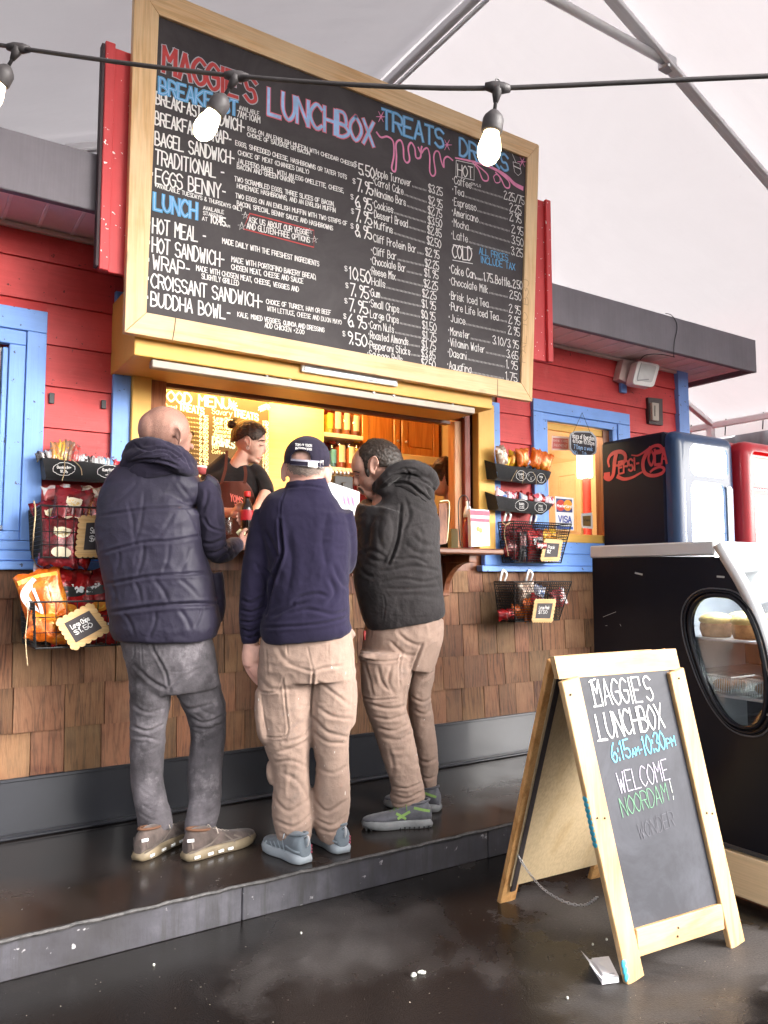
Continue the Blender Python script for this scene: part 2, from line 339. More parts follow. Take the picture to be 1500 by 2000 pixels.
# ---------------------------------------------------------------- sculpting helpers (people, soft things)
def loft_rings(rings, close=True):
    n = len(rings[0]); vs = [q for r in rings for q in r]; fs = []
    for i in range(len(rings)-1):
        for k in range(n): fs.append((i*n+k, i*n+(k+1) % n, (i+1)*n+(k+1) % n, (i+1)*n+k))
    if close: fs.append(tuple(range(n-1, -1, -1))); fs.append(tuple((len(rings)-1)*n+k for k in range(n)))
    return vs, fs
def slab(mb, st, n=28, ex=2.3, sub=4):
    """loft through stations (left px, right px, row px, depth m, half thickness m): a body form at its place in depth"""
    A = smoothpath([np.array([a[0], a[1], a[2], a[3], a[4]], float) for a in st], sub)
    rings = []
    C0 = [D((a[0]+a[1])/2, a[2], a[3]) for a in A]
    fwd = nz([Fv[0], Fv[1], 0])
    for i, a in enumerate(A):
        t = nz(C0[min(i+1, len(A)-1)]-C0[max(i-1, 0)])
        hw = (a[1]-a[0])/2*a[3]/FPX; W = nz(np.cross(fwd, t)); Dp = nz(np.cross(t, W))
        cs = max(0.55, abs(W@Rv)); hw *= cs
        ring = []
        for k in range(n):
            th = 2*math.pi*k/n; c, s = math.cos(th), math.sin(th)
            ring.append(C0[i]+W*hw*math.copysign(abs(c)**(2/ex), c)+Dp*a[4]*math.copysign(abs(s)**(2/ex), s))
        rings.append(ring)
    vs, fs = loft_rings(rings); mb.add(vs, fs)
def limb(mb, pts, rad, n=16, sub=4):
    A = smoothpath([np.append(np.asarray(p, float), r) for p, r in zip(pts, rad)], sub)
    mb.tube([a[:3] for a in A], [float(a[3]) for a in A], n)
def fuse(mb, voxel, smooth=3, name='form'):
    me = bpy.data.meshes.new('t'); me.from_pydata(mb.v, [], mb.f)
    import bmesh as _b
    bm = _b.new(); bm.from_mesh(me); _b.ops.triangulate(bm, faces=[f for f in bm.faces if len(f.verts) > 4]); _b.ops.recalc_face_normals(bm, faces=bm.faces); bm.to_mesh(me); bm.free()
    o = bpy.data.objects.new('t', me); sc.collection.objects.link(o)
    md = o.modifiers.new('r', 'REMESH'); md.mode = 'VOXEL'; md.voxel_size = voxel; md.adaptivity = 0.0; md.use_smooth_shade = True
    dg = bpy.context.evaluated_depsgraph_get(); dg.update()
    out = bpy.data.meshes.new_from_object(o.evaluated_get(dg)); bpy.data.objects.remove(o); bpy.data.meshes.remove(me)
    out.name = name; out.materials.clear()
    n = len(out.vertices); V = np.empty(n*3); out.vertices.foreach_get('co', V); V = V.reshape(-1, 3)
    E_ = np.empty(len(out.edges)*2, int); out.edges.foreach_get('vertices', E_); E_ = E_.reshape(-1, 2)
    V = lap(V, E_, smooth)
    out.vertices.foreach_set('co', V.ravel()); out.update(); out.polygons.foreach_set('use_smooth', [True]*len(out.polygons))
    return out
def lap(V, E_, it, lam=0.6):
    n = len(V); deg = np.bincount(E_.ravel(), minlength=n).astype(float)[:, None]; deg[deg == 0] = 1
    for _ in range(it):
        S = np.empty_like(V)
        for k in range(3): S[:, k] = np.bincount(E_[:, 0], V[E_[:, 1], k], n)+np.bincount(E_[:, 1], V[E_[:, 0], k], n)
        V = V*(1-lam)+lam*S/deg
    return V
def getv(me):
    n = len(me.vertices); V = np.empty(n*3); me.vertices.foreach_get('co', V)
    N = np.empty(n*3); me.vertex_normals.foreach_get('vector', N)
    return V.reshape(-1, 3), N.reshape(-1, 3)
def setv(me, V): me.vertices.foreach_set('co', np.ascontiguousarray(V).ravel()); me.update()
_G3 = rng.random((24, 24, 24))*2-1
def noise3(P, s=(1, 1, 1)):
    Q = P*np.asarray(s); i = np.floor(Q).astype(int); f = Q-i; f = f*f*(3-2*f); out = 0
    for a in (0, 1):
        for b in (0, 1):
            for c in (0, 1):
                wgt = (f[:, 0] if a else 1-f[:, 0])*(f[:, 1] if b else 1-f[:, 1])*(f[:, 2] if c else 1-f[:, 2])
                out = out+wgt*_G3[(i[:, 0]+a) % 24, (i[:, 1]+b) % 24, (i[:, 2]+c) % 24]
    return out
def segdist(x, y, P):
    best = np.full(len(x), 1e9); tt = np.zeros(len(x)); n = len(P)-1
    for i in range(n):
        ax, ay = P[i]; bx, by = P[i+1]; dx, dy = bx-ax, by-ay; L = dx*dx+dy*dy+1e-9
        t = np.clip(((x-ax)*dx+(y-ay)*dy)/L, 0, 1); d = np.hypot(x-ax-t*dx, y-ay-t*dy); m = d < best; best[m] = d[m]; tt[m] = (i+t[m])/n
    return best, tt
def creases(me, lst, nf=0.0, ns=(14, 14, 7), noct=3):
    """cloth folds: each a path with a width and a depth, pressed into the side of the cloth it lies on"""
    V, N = getv(me); x, y, d = projv(V); vd = V-CAM; vd /= np.linalg.norm(vd, axis=1)[:, None]
    face = np.clip(-(N*vd).sum(1)*2.2, 0, 1); disp = np.zeros(len(V))
    for pts, wpx, dep in lst:
        P = smoothpath([np.array(p, float) for p in pts], 4) if len(pts) > 2 else [np.array(p, float) for p in pts]
        s, t = segdist(x, y, P); taper = np.clip(np.minimum(t, 1-t)*5+0.25, 0, 1)
        wp = wpx*.72; disp += face*taper*dep*(-np.exp(-(s/wp)**1.3)+0.42*np.exp(-((s-2.3*wp)/(1.3*wp))**2))
    if nf:
        for k in range(noct): disp += nf*.7*noise3(V+3.1*k, np.array(ns)*2**k)/1.8**k
        wv = V+.035*np.stack([noise3(V+i*5.3, (7, 7, 7)) for i in range(3)], 1)
        for k, sc_ in enumerate(((16, 16, 26), (30, 30, 17), (44, 44, 50))):       # sharp-crested small wrinkles
            disp += nf*(.75, .5, .35)[k]*(.45-np.abs(noise3(wv+7.7*k, sc_))*1.6)*np.clip(noise3(V+11.1*k, (5, 5, 5))*1.5+.6, 0, 1)
    setv(me, V+N*disp[:, None])
def zigzag(x0, y0, x1, y1, n, wd, dep, sl=0.45, rnd=random):
    n = max(3, int(n*.75))
    """n short folds stacked between two rows, as trousers bunch"""
    out = []
    for i in range(n):
        t = (i+.5)/n; y = y0+(y1-y0)*t+rnd.uniform(-2, 2); xa = x0+rnd.uniform(0, .3)*(x1-x0); xb = x1-rnd.uniform(0, .3)*(x1-x0); k = rnd.choice((-1, 1))*sl*(xb-xa)
        out.append((((xa, y-k/2), ((xa+xb)/2, y+rnd.uniform(1, 5)), (xb, y+k/2)), wd, dep*rnd.uniform(.3, .85)))
    return out
# ================================================================ materials of the place
YW, YS, ZS, YF = 3.915, 2.87, 0.141, 3.51      # kiosk wall, step front, deck height, roof edge
M_red = painted_wood('red_paint', (0.54, 0.048, 0.048), 0.5, 0, 0.16, 0.5, worn=(.60, .085, .08), chips=(.12, .02, .02), chip_amt=.008)
M_redv = painted_wood('red_paint_upright', (0.56, 0.05, 0.055), 0.5, 2, 0.10, 0.25, chip_amt=0.025)
M_blue = painted_wood('blue_paint', (0.165, 0.33, 0.74), 0.45, 2, 0.10, 0.3, chips=(0.06, 0.08, 0.14), chip_amt=0.012)
M_blueh = painted_wood('blue_paint_level', (0.165, 0.33, 0.74), 0.45, 0, 0.10, 0.3, chips=(0.06, 0.08, 0.14), chip_amt=0.012)
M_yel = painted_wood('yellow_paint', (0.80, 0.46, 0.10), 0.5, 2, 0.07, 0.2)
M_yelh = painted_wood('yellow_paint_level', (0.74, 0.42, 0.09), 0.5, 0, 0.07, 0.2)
M_fascia = painted_wood('grey_fascia_paint', (0.165, 0.15, 0.17), 0.6, 2, 0.12, 0.35)
M_soffit = plain('soffit_metal', (0.85, 0.72, 0.70), 0.55, 0.0, 0.12, 3, 0.1)
M_flash = plain('dark_flashing_metal', (0.024, 0.025, 0.031), 0.36, 0.25, 0.22, 2.2, 0.05, 30, coat=0.15)
M_shingle = wood('cedar_shingle', (0.155, 0.068, 0.030), (0.06, 0.023, 0.010), (0.27, 0.155, 0.078), 2, 0.68, 1.6, 0.15, 1.2, 0, 0.33, 8)
M_pine = wood('pine', (0.78, 0.52, 0.28), (0.68, 0.41, 0.19), (0.85, 0.64, 0.39), 0, 0.55, 1.0, 0.75, 0.25, rings=5)
M_pinev = wood('pine_upright', (0.78, 0.52, 0.28), (0.68, 0.41, 0.19), (0.85, 0.64, 0.39), 2, 0.55, 1.0, 0.75, 0.25, rings=5)
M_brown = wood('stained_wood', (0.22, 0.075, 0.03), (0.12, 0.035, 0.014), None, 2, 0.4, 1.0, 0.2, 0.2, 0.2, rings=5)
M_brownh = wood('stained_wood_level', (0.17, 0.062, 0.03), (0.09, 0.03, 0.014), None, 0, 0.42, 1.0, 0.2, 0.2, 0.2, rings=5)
M_knotty = wood('knotty_pine_varnished', (0.55, 0.22, 0.05), (0.44, 0.15, 0.03), None, 2, 0.35, 1.0, 0.9, 0.15, 0.3, rings=4)
M_white = plain('white_paint', (0.74, 0.72, 0.68), 0.5, 0, 0.05, 4, 0.05)
M_steel = plain('galvanised_steel', (0.55, 0.55, 0.57), 0.35, 0.85, 0.12, 5, 0.05)
M_alu = plain('aluminium', (0.88, 0.88, 0.89), 0.4, 0.05, 0.06, 4, 0.03)
M_black = plain('black_plastic', (0.018, 0.018, 0.02), 0.45, 0, 0.2, 8, 0.1)
M_blackm = plain('black_wire_coating', (0.012, 0.012, 0.013), 0.4, 0.2, 0.2, 8, 0.0)
M_room = plain('kiosk_inside_wall', (0.62, 0.46, 0.28), 0.7, 0, 0.06, 2, 0.05)
M_roomred = plain('kiosk_inside_red_wall', (0.42, 0.03, 0.03), 0.6, 0, 0.08, 2, 0.05)
M_twine = plain('jute_twine', (0.46, 0.34, 0.2), 0.9, 0, 0.3, 60, 0.4, 300)
M_glass = glassm('window_glass', mixf=0.1)

# ---------------------------------------------------------------- ground: wet, patchy asphalt
def asphalt():
    m, nt, b = newmat('wet_asphalt'); v = mapping(nt)
    n1 = tex(nt, 'ShaderNodeTexNoise', 0.9, v, Detail=7.0, Roughness=0.55, Distortion=0.4)
    wet = ramp(nt, [(0.50, (0, 0, 0)), (0.60, (1, 1, 1))]); nt.links.new(n1.outputs[0], wet.inputs[0])     # 1 = dried patch
    for cx, cy, rad in ((2.35, 2.22, .24), (2.72, 1.60, .22), (3.0, 2.9, .15)):      # dried-out patches round the sign
        sb_ = nt.nodes.new('ShaderNodeVectorMath'); sb_.operation = 'DISTANCE'; nt.links.new(v, sb_.inputs[0]); sb_.inputs[1].default_value = (cx, cy, 0)
        nd = tex(nt, 'ShaderNodeTexNoise', 5.0, v, Detail=8.0, Roughness=.7); ma = nt.nodes.new('ShaderNodeMath'); ma.operation = 'MULTIPLY_ADD'; nt.links.new(nd.outputs[0], ma.inputs[0]); ma.inputs[1].default_value = .9; nt.links.new(sb_.outputs['Value'], ma.inputs[2])
        mr = nt.nodes.new('ShaderNodeMapRange'); mr.inputs[1].default_value = rad+.45+.05; mr.inputs[2].default_value = rad+.45-.05; nt.links.new(ma.outputs[0], mr.inputs[0])
        mx_ = nt.nodes.new('ShaderNodeMath'); mx_.operation = 'MAXIMUM'; nt.links.new(wet.outputs[0] if cx == 2.35 else last_.outputs[0], mx_.inputs[0]); nt.links.new(mr.outputs[0], mx_.inputs[1]); last_ = mx_
    wet = last_
    n2 = tex(nt, 'ShaderNodeTexNoise', 130, v, Detail=4.0, Roughness=0.7)
    vo = tex(nt, 'ShaderNodeTexVoronoi', 190, v)
    base = ramp(nt, [(0.3, (0.004, 0.0034, 0.0032)), (0.7, (0.014, 0.0118, 0.0115))]); nt.links.new(n2.outputs[0], base.inputs[0])
    dry = ramp(nt, [(0.3, (0.05, 0.045, 0.044)), (0.7, (0.13, 0.118, 0.115))]); nt.links.new(n2.outputs[0], dry.inputs[0])
    n6 = tex(nt, 'ShaderNodeTexNoise', 3.2, v, Detail=6.0); f6 = nt.nodes.new('ShaderNodeMath'); f6.operation = 'MULTIPLY'; nt.links.new(wet.outputs[0], f6.inputs[0]); nt.links.new(n6.outputs[0], f6.inputs[1])
    c = mixc(nt, f6.outputs[0], base.outputs[0], dry.outputs[0])
    # pale grit; the specks also paint wet glints into the colour
    n3 = tex(nt, 'ShaderNodeTexNoise', 75, v, Detail=2.0); r3 = ramp(nt, [(0.73, (0, 0, 0)), (0.755, (1, 1, 1))]); nt.links.new(n3.outputs[0], r3.inputs[0])
    c = mixc(nt, r3.outputs[0], c, (0.24, 0.21, 0.17)); nt.links.new(c, b.inputs['Base Color'])
    rr = ramp(nt, [(0.0, (0.10,)*3), (1.0, (0.60,)*3)]); nt.links.new(wet.outputs[0], rr.inputs[0])
    nr = tex(nt, 'ShaderNodeTexNoise', 5, v, Detail=8.0, Roughness=0.7); ad = nt.nodes.new('ShaderNodeMath'); ad.operation = 'MULTIPLY_ADD'; nt.links.new(nr.outputs[0], ad.inputs[0]); ad.inputs[1].default_value = 0.22; nt.links.new(rr.outputs[0], ad.inputs[2])
    sb = nt.nodes.new('ShaderNodeMath'); sb.operation = 'SUBTRACT'; nt.links.new(ad.outputs[0], sb.inputs[0]); sb.inputs[1].default_value = 0.08; nt.links.new(sb.outputs[0], b.inputs['Roughness'])
    b.inputs['Specular IOR Level'].default_value = 0.27
    bump(nt, b, vo.outputs['Distance'], 0.16, 0.003); bump(nt, b, n2.outputs[0], 0.22, 0.002); bump(nt, b, n6.outputs[0], 0.06, 0.02)
    return m
g = MB(); N = 60
g.quad((-40, -40, 0), (60, -40, 0), (60, 60, 0), (-40, 60, 0))
g.build('ground', asphalt(), kind='structure')
# ---------------------------------------------------------------- deck (raised step) with wet membrane top and concrete face
def deckmat():
    m, nt, b = newmat('wet_deck_membrane'); v = mapping(nt)
    n = tex(nt, 'ShaderNodeTexNoise', 1.7, v, Detail=8.0, Roughness=0.6, Distortion=0.5)
    r = ramp(nt, [(0.35, (0.008, 0.0065, 0.006)), (0.6, (0.024, 0.0185, 0.017)), (0.75, (0.045, 0.038, 0.036))]); nt.links.new(n.outputs[0], r.inputs[0])
    n3 = tex(nt, 'ShaderNodeTexNoise', 60, v, Detail=2.0); r3 = ramp(nt, [(0.75, (0, 0, 0)), (0.78, (1, 1, 1))]); nt.links.new(n3.outputs[0], r3.inputs[0])
    c = mixc(nt, r3.outputs[0], r.outputs[0], (0.16, 0.15, 0.14)); nt.links.new(c, b.inputs['Base Color'])
    rr = ramp(nt, [(0.35, (0.07,)*3), (0.7, (0.34,)*3)]); nt.links.new(n.outputs[0], rr.inputs[0]); nt.links.new(rr.outputs[0], b.inputs['Roughness']); b.inputs['Specular IOR Level'].default_value = .35
    n2 = tex(nt, 'ShaderNodeTexNoise', 30, v, Detail=5.0); bump(nt, b, n2.outputs[0], 0.10, 0.002); bump(nt, b, n.outputs[0], 0.10, 0.02)
    return m
def facemat():
    m, nt, b = newmat('weathered_step_face'); v = mapping(nt)
    n = tex(nt, 'ShaderNodeTexNoise', 2.6, v, Detail=8.0, Roughness=0.65)
    r = ramp(nt, [(0.32, (0.020, 0.018, 0.021)), (0.52, (0.042, 0.040, 0.049)), (0.72, (0.10, 0.097, 0.113))]); nt.links.new(n.outputs[0], r.inputs[0])
    vs = mapping(nt, (26, 26, 2.2)); s = tex(nt, 'ShaderNodeTexNoise', 1.0, vs, Detail=5.0, Roughness=0.7); rs = ramp(nt, [(0.47, (0, 0, 0)), (0.66, (0.85,)*3)]); nt.links.new(s.outputs[0], rs.inputs[0])
    c = mixc(nt, rs.outputs[0], r.outputs[0], (0.028, 0.026, 0.028))
    n3 = tex(nt, 'ShaderNodeTexNoise', 26, v, Detail=3.0); r3 = ramp(nt, [(0.69, (0, 0, 0)), (0.74, (1, 1, 1))]); nt.links.new(n3.outputs[0], r3.inputs[0]); c = mixc(nt, r3.outputs[0], c, (0.32, 0.31, 0.32))
    nt.links.new(c, b.inputs['Base Color']); b.inputs['Roughness'].default_value = 0.5; bump(nt, b, n.outputs[0], 0.3, 0.01); bump(nt, b, s.outputs[0], 0.2, 0.003); return m
dk = thing('deck', None, None, (2.5, 3.4, 0)); dk['kind'] = 'structure'
M_deck, M_face = deckmat(), facemat()
cuts = [-2.0, 0.0, 1.22, 2.44, 3.66, 4.88, 7.2]
for a, b_ in zip(cuts[:-1], cuts[1:]):
    MB().box(a+.002, b_-.002, YS+random.uniform(0, .003), YS+.03, 0, ZS-.012, 0.003).build('face_board', M_face, dk)
top = MB().box(-2.0, 7.2, YS-.012, 4.2, ZS-.014, ZS, 0.005)
top.build('deck_top', M_deck, dk)
nose = MB(); xs = np.linspace(-2, 7.2, 240)
nose.tube([(x, YS-.010+random.uniform(-.002, .002), ZS-.008+random.uniform(-.002, .002)) for x in xs], 0.0075, 6); nose.build('deck_edge', plain('worn_edge', (0.045, 0.042, 0.042), 0.6, 0, 0.7, 40, 0.6, 90), dk)

# ---------------------------------------------------------------- kiosk
K = thing('food_kiosk', 'red board-sided snack kiosk with blue and yellow window trim above brown cedar shingles', 'kiosk', (3, 4.4, ZS))
# base flashing with a small lip that turns onto the deck
f = MB(); f.box(-1, 5.46, YW-.012, YW+.1, ZS+.0, 0.397, 0.004); f.box(-1, 5.46, YW-.055, YW-.010, ZS+.001, ZS+.018, 0.006); f.box(-1, 5.46, YW-.022, YW-.0115, .385, .402, 0.003)
f.build('base_flashing', M_flash, K)
wallb = MB()   # plywood behind the cladding, with the three openings left out
OP = [(-0.6, 0.545, 1.445, 2.43), (1.17, 3.20, 1.44, 2.385), (3.85, 4.50, 1.565, 2.44)]
def wallpieces(x0, x1, z0, z1, ops):
    """rectangle minus openings, cut in vertical strips"""
    xs = sorted({x0, x1, *[min(max(q, x0), x1) for o in ops for q in o[:2]]}); out = []
    for a, b_ in zip(xs[:-1], xs[1:]):
        if b_-a < 1e-4: continue
        zs = [(z0, z1)]
        for o in ops:
            if o[0] <= a+1e-6 and o[1] >= b_-1e-6:
                nz_ = []
                for p, q in zs:
                    if o[3] <= p or o[2] >= q: nz_.append((p, q)); continue
                    if o[2] > p: nz_.append((p, o[2]))
                    if o[3] < q: nz_.append((o[3], q))
                zs = nz_
        out += [(a, b_, p, q) for p, q in zs]
    return out
for a, b_, p, q in wallpieces(-1, 5.44, 0.141, 2.95, OP): wallb.box(a, b_, YW+.02, YW+.1, p, q)
wallb.build('wall', M_brown, K)
# shingles, each its own piece
shm = {}
rows = [0.402+0.2*k for k in range(5)]; cnt = 0
rs = random.Random(5)
for ri, z0 in enumerate(rows):
    x = 0.22+rs.uniform(-.05, .05); z1 = min(z0+.2, 1.333)
    while x < 5.38:
        wd = rs.choice((.125, .145, .155, .165, .18, .195, .22)); 
        if x+wd > 5.40: wd = 5.40-x
        if wd < .04: break
        key = (round(wd, 3), round(z1-z0, 3))
        if key not in shm:
            m_ = MB(); h = z1-z0
            m_.add([(0, 0, 0), (wd-.004, 0, 0), (wd-.004, .014, 0), (0, .014, 0), (0, .012, h+.004), (wd-.004, .012, h+.004), (wd-.004, .018, h+.004), (0, .018, h+.004)], [(0, 1, 2, 3), (4, 5, 6, 7), (0, 1, 5, 4), (1, 2, 6, 5), (2, 3, 7, 6), (3, 0, 4, 7)])
            shm[key] = m_.mesh('shingle', M_shingle)
        o = link('shingle', shm[key], K); o.location = (x, YW-.014+rs.uniform(-.0025, .0025), z0+rs.uniform(-.004, .002)); o.rotation_euler = (0, rs.uniform(-.006, .006), 0)
        x += wd; cnt += 1
# siding boards: courses 0.2 high, cut round the openings and the trim
TRIM = [(-0.9, 0.625, 1.40, 2.55), (0.935, 3.45, 1.33, 2.70), (3.755, 4.75, 1.33, 2.53)]
for k in range(9):
    z0 = 1.402+.2*k-.2 if k else 1.335; z0 = 1.335 if k == 0 else 1.202+.2*k; z1 = min(1.402+.2*k, 2.955)
    if z1-z0 < .02: continue
    for a, b_, p, q in wallpieces(-0.9, 5.345, z0, z1, TRIM):
        if q-p < .015 or b_-a < .03: continue
        m_ = MB(); t = .022
        m_.add([(a, YW, p+.004), (b_, YW, p+.004), (b_, YW+.012, q), (a, YW+.012, q), (a, YW+.03, p), (b_, YW+.03, p), (b_, YW+.03, q), (a, YW+.03, q)],
               [(0, 1, 2, 3), (4, 5, 6, 7), (0, 1, 5, 4), (2, 3, 7, 6), (1, 2, 6, 5), (0, 3, 7, 4)])
        m_.build('siding_board', M_red, K)
def board(x0, x1, z0, z1, th=.022, y=None, mat=None, name='trim_board', bev=.003, parent=None, **kw):
    y = YW if y is None else y
    return MB().box(x0, x1, y-th, y+.012, z0, z1, bev).build(name, mat or (M_blue if (z1-z0) > (x1-x0) else M_blueh), parent or K, **kw)
# uprights and corner
board(0.935, 1.022, 1.425, 2.72); board(3.383, 3.451, 1.425, 2.46)
board(5.345, 5.45, 1.335, 2.955, .03)
MB().box(5.445, 5.475, YW-.03, YW+.09, 1.335, 2.955, .003).build('trim_board', M_blue, K)
# long blue sill
MB().box(-0.9, 1.02, YW-.05, YW+.01, 1.333, 1.372, .004).build('sill_board', M_blueh, K)
MB().box(-0.9, 0.985, YW-.03, YW+.01, 1.374, 1.42, .004).build('sill_board', M_blueh, K)
MB().box(3.26, 5.35, YW-.05, YW+.01, 1.333, 1.372, .004).build('sill_board', M_blueh, K)
MB().box(3.30, 5.342, YW-.03, YW+.01, 1.374, 1.456, .004).build('sill_board', M_blueh, K)
MB().box(3.45, 4.75, YW-.024, YW+.01, 1.458, 1.54, .004).build('sill_board', M_blueh, K)
MB().box(-0.9, 0.62, YW-.024, YW+.01, 1.422, 1.465, .004).build('sill_board', M_blueh, K)
# roof edge, soffit
MB().box(-1.4, 5.83, YF, YF+.04, 2.925, 3.19, .004).build('roof_fascia', M_fascia, K)
MB().box(5.79, 5.828, YF+.042, 6.2, 2.925, 3.19, .004).build('roof_fascia', M_fascia, K)
sf = MB(); x = -1.4
while x < 5.78: sf.box(x, min(x+.15, 5.788), YF+.042, 4.3, 2.962, 2.972, .003); x += .1515
x = 0
sf.build('soffit', M_soffit, K)
rb = MB(); x = -1.4
while x < 5.75: rb.box(x-.008, x+.008, YF+.045, YW+.2, 2.955, 2.9615, .002); x += .1515
rb.build('soffit_rib', plain('soffit_rib_metal', (0.9, 0.82, 0.8), 0.5), K)
MB().box(-0.9, 5.35, YW-.018, YW+.01, 2.935, 2.958, .004).build('soffit_trim', plain('pale_trim', (0.6, 0.46, 0.42), .6), K)
MB().box(-1.4, 5.79, YF+.045, 6.2, 3.14, 3.17, .0).build('roof', plain('roofing', (0.08, 0.08, 0.085), 0.8), K)
# far side wall and back wall of the kiosk
MB().box(5.35, 5.44, YW+.1, 6.0, ZS, 2.95).box(-1, 5.44, 6.0, 6.06, ZS, 2.95).build('wall', M_redv, K)
# inside room
rm = MB(); rm.box(-1, 5.35, YW+.1, 6.0, ZS, ZS+.02).box(-1, 5.35, YW+.1, 6.0, 2.9, 2.92); rm.build('floor', M_room, K)
MB().box(-1, 5.35, 5.86, 5.99, ZS+.02, 2.9).build('inside_wall', M_roomred, K)
MB().box(3.66, 3.70, YW+.101, 5.85, ZS+.02, 2.9).build('inside_wall', M_room, K)
MB().box(5.32, 5.345, YW+.101, 5.85, ZS+.02, 2.9).build('inside_wall', M_room, K)
MB().box(.86, .90, YW+.101, 5.85, ZS+.02, 2.9).build('inside_wall', M_roomred, K)
# ---- serving window: yellow casing, shutter box, brown frame, post, shelf
def yb(x0, x1, z0, z1, y0, y1, m=M_yel): MB().box(x0, x1, y0, y1, z0, z1, .004).build('casing_board', m, K)
yb(1.023, 1.118, 1.47, 2.43, YW-.045, YW+.02); yb(3.243, 3.382, 1.47, 2.43, YW-.045, YW+.02)
_tl, _tr = Y(262, 690, 3.50), Y(925, 799, 3.54); zbx = (Y(296, 691, 3.50)[2]+Y(925, 799, 3.50)[2])/2
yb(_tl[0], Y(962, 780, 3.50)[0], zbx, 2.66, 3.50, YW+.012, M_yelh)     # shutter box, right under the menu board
MB().box(Y(296, 700, 3.525)[0], Y(926, 805, 3.525)[0], 3.515, 3.56, zbx-.040, zbx-.002, .004).build('shutter_track', plain('cream_track', (0.30, 0.25, 0.20), .4, 0.1), K)
for px, py in ((362, 705), (521, 733), (566, 740), (730, 766), (769, 772), (884, 788)):
    p = Y(px, py, 3.514); sc_ = MB(); sc_.lathe(p, [(0.001, 0), (.009, 0), (.009, -.002), (.006, -.004), (.001, -.005)], 12, axis=(0, 1, 0)); sc_.build('screw', M_steel, K)
# brown inner frame
MB().box(1.119, 1.205, YW-.008, YW+.098, 1.47, 2.376, .004).build('window_jamb', wood('jamb_wood', (0.42, 0.15, 0.05), (0.30, 0.10, 0.03), None, 2, .45, 1, .2, .2), K)
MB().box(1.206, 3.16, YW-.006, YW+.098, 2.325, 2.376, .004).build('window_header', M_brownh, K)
_x = lambda p, y: float(Y(p, 900, y)[0])
MB().box(_x(908, YW-.004), _x(919, YW-.004), YW-.004, YW+.098, 1.47, 2.376, .004).build('window_jamb', wood('jamb_wood_red', (0.22, 0.04, 0.02), (0.14, 0.025, 0.012), None, 2, .45, 1, .1, .2), K)
MB().box(_x(920, YW), 3.242, YW+.02, YW+.09, 1.47, 2.376, .002).build('track_gap', M_black, K)
MB().box(_x(888, YW+.03), _x(904, YW+.03), YW+.03, YW+.10, 1.47, 2.31, .004).build('sliding_frame', wood('door_stile', (0.58, 0.30, 0.14), (0.46, 0.2, 0.09), None, 2, .5, 1, .6, .2), K)
MB().box(_x(904.5, YW+.045), _x(907, YW+.045), YW+.045, YW+.095, 1.47, 2.31, .002).build('sliding_frame', M_brown, K)
MB().box(1.206, 3.08, YW+.04, YW+.095, 2.285, 2.324, .003).build('sliding_frame', M_brownh, K)
# shelf with brackets
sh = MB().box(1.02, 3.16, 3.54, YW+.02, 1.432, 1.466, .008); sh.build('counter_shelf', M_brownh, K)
MB().box(1.206, 3.14, YW+.021, 4.03, 1.425, 1.462, .003).build('counter_top', plain('worktop', (0.35, 0.24, 0.14), .4), K)
for bx in (1.25, 2.98):
    b_ = MB(); b_.box(bx-.03, bx+.03, YW-.03, YW-.015, 1.18, 1.43, .004); b_.box(bx-.028, bx+.028, 3.62, YW-.031, 1.385, 1.43, .004)
    arc = [(bx-.02, YW-.031, 1.20)]+[(bx-.02, YW-.031-.20*(1-math.cos(t))-.02*math.sin(t), 1.20+.185*math.sin(t)) for t in np.linspace(0.1, math.pi/2, 8)]+[(bx-.02, YW-.031, 1.384)]
    b_.prism(arc, (.04, 0, 0)); b_.build('shelf_bracket', M_brown, K)
# silver vent set in the shutter box
_v0, _v1 = Y(588, 727, 3.488), Y(775, 755, 3.488); v_ = MB(); v_.box(_v0[0], _v1[0], 3.478, 3.4985, (_v0[2]+_v1[2])/2, (_v0[2]+_v1[2])/2+.07, .003); V_ = v_.build('vent_frame', M_white, K)
_zz = (_v0[2]+_v1[2])/2
MB().box(_v0[0]+.015, _v1[0]-.015, 3.472, 3.4775, _zz+.010, _zz+.024, .001).box(_v0[0]+.015, _v1[0]-.015, 3.472, 3.4775, _zz+.030, _zz+.06, .001).build('louvre', plain('louvre_grey', (0.42, 0.43, 0.47), .35, .3), V_)
# ---- right window
def frame(x0, x1, z0, z1, w_, y, th, mats, name, pr):
    MB().box(x0, x1, y-th, y+.01, z1-w_, z1, .003).build(name, mats[0], pr); MB().box(x0, x0+w_, y-th, y+.01, z0, z1-w_, .003).build(name, mats[1], pr)
    MB().box(x1-w_, x1, y-th, y+.01, z0, z1-w_, .003).build(name, mats[1], pr)
BW = (M_blueh, M_blue); YL = (M_yelh, M_yel)
W1 = MB().box(3.755, 4.755, YW-.024, YW+.01, 2.445, 2.532, .003).build('window', M_blueh, K)
MB().box(3.755, 3.845, YW-.024, YW+.01, 1.54, 2.443, .003).build('frame', M_blue, W1); MB().box(4.62, 4.755, YW-.024, YW+.01, 1.54, 2.443, .003).build('frame', M_blue, W1)
frame(3.847, 4.618, 1.54, 2.443, .05, YW+.02, .035, BW, 'frame', W1)
frame(3.899, 4.565, 1.56, 2.391, .05, YW+.05, .02, YL, 'frame', W1)
MB().box(3.847, 4.62, YW-.01, YW+.06, 1.541, 1.60, .003).build('frame', M_yelh, W1)
MB().box(3.949, 4.515, YW+.045, YW+.049, 1.60, 2.341).build('pane', M_glass, W1)
for a in ((3.84, 3.846), (4.60, 4.64)): MB().box(a[0], a[1], YW+.011, YW+.099, 1.5, 2.5).build('reveal', M_blue, W1)
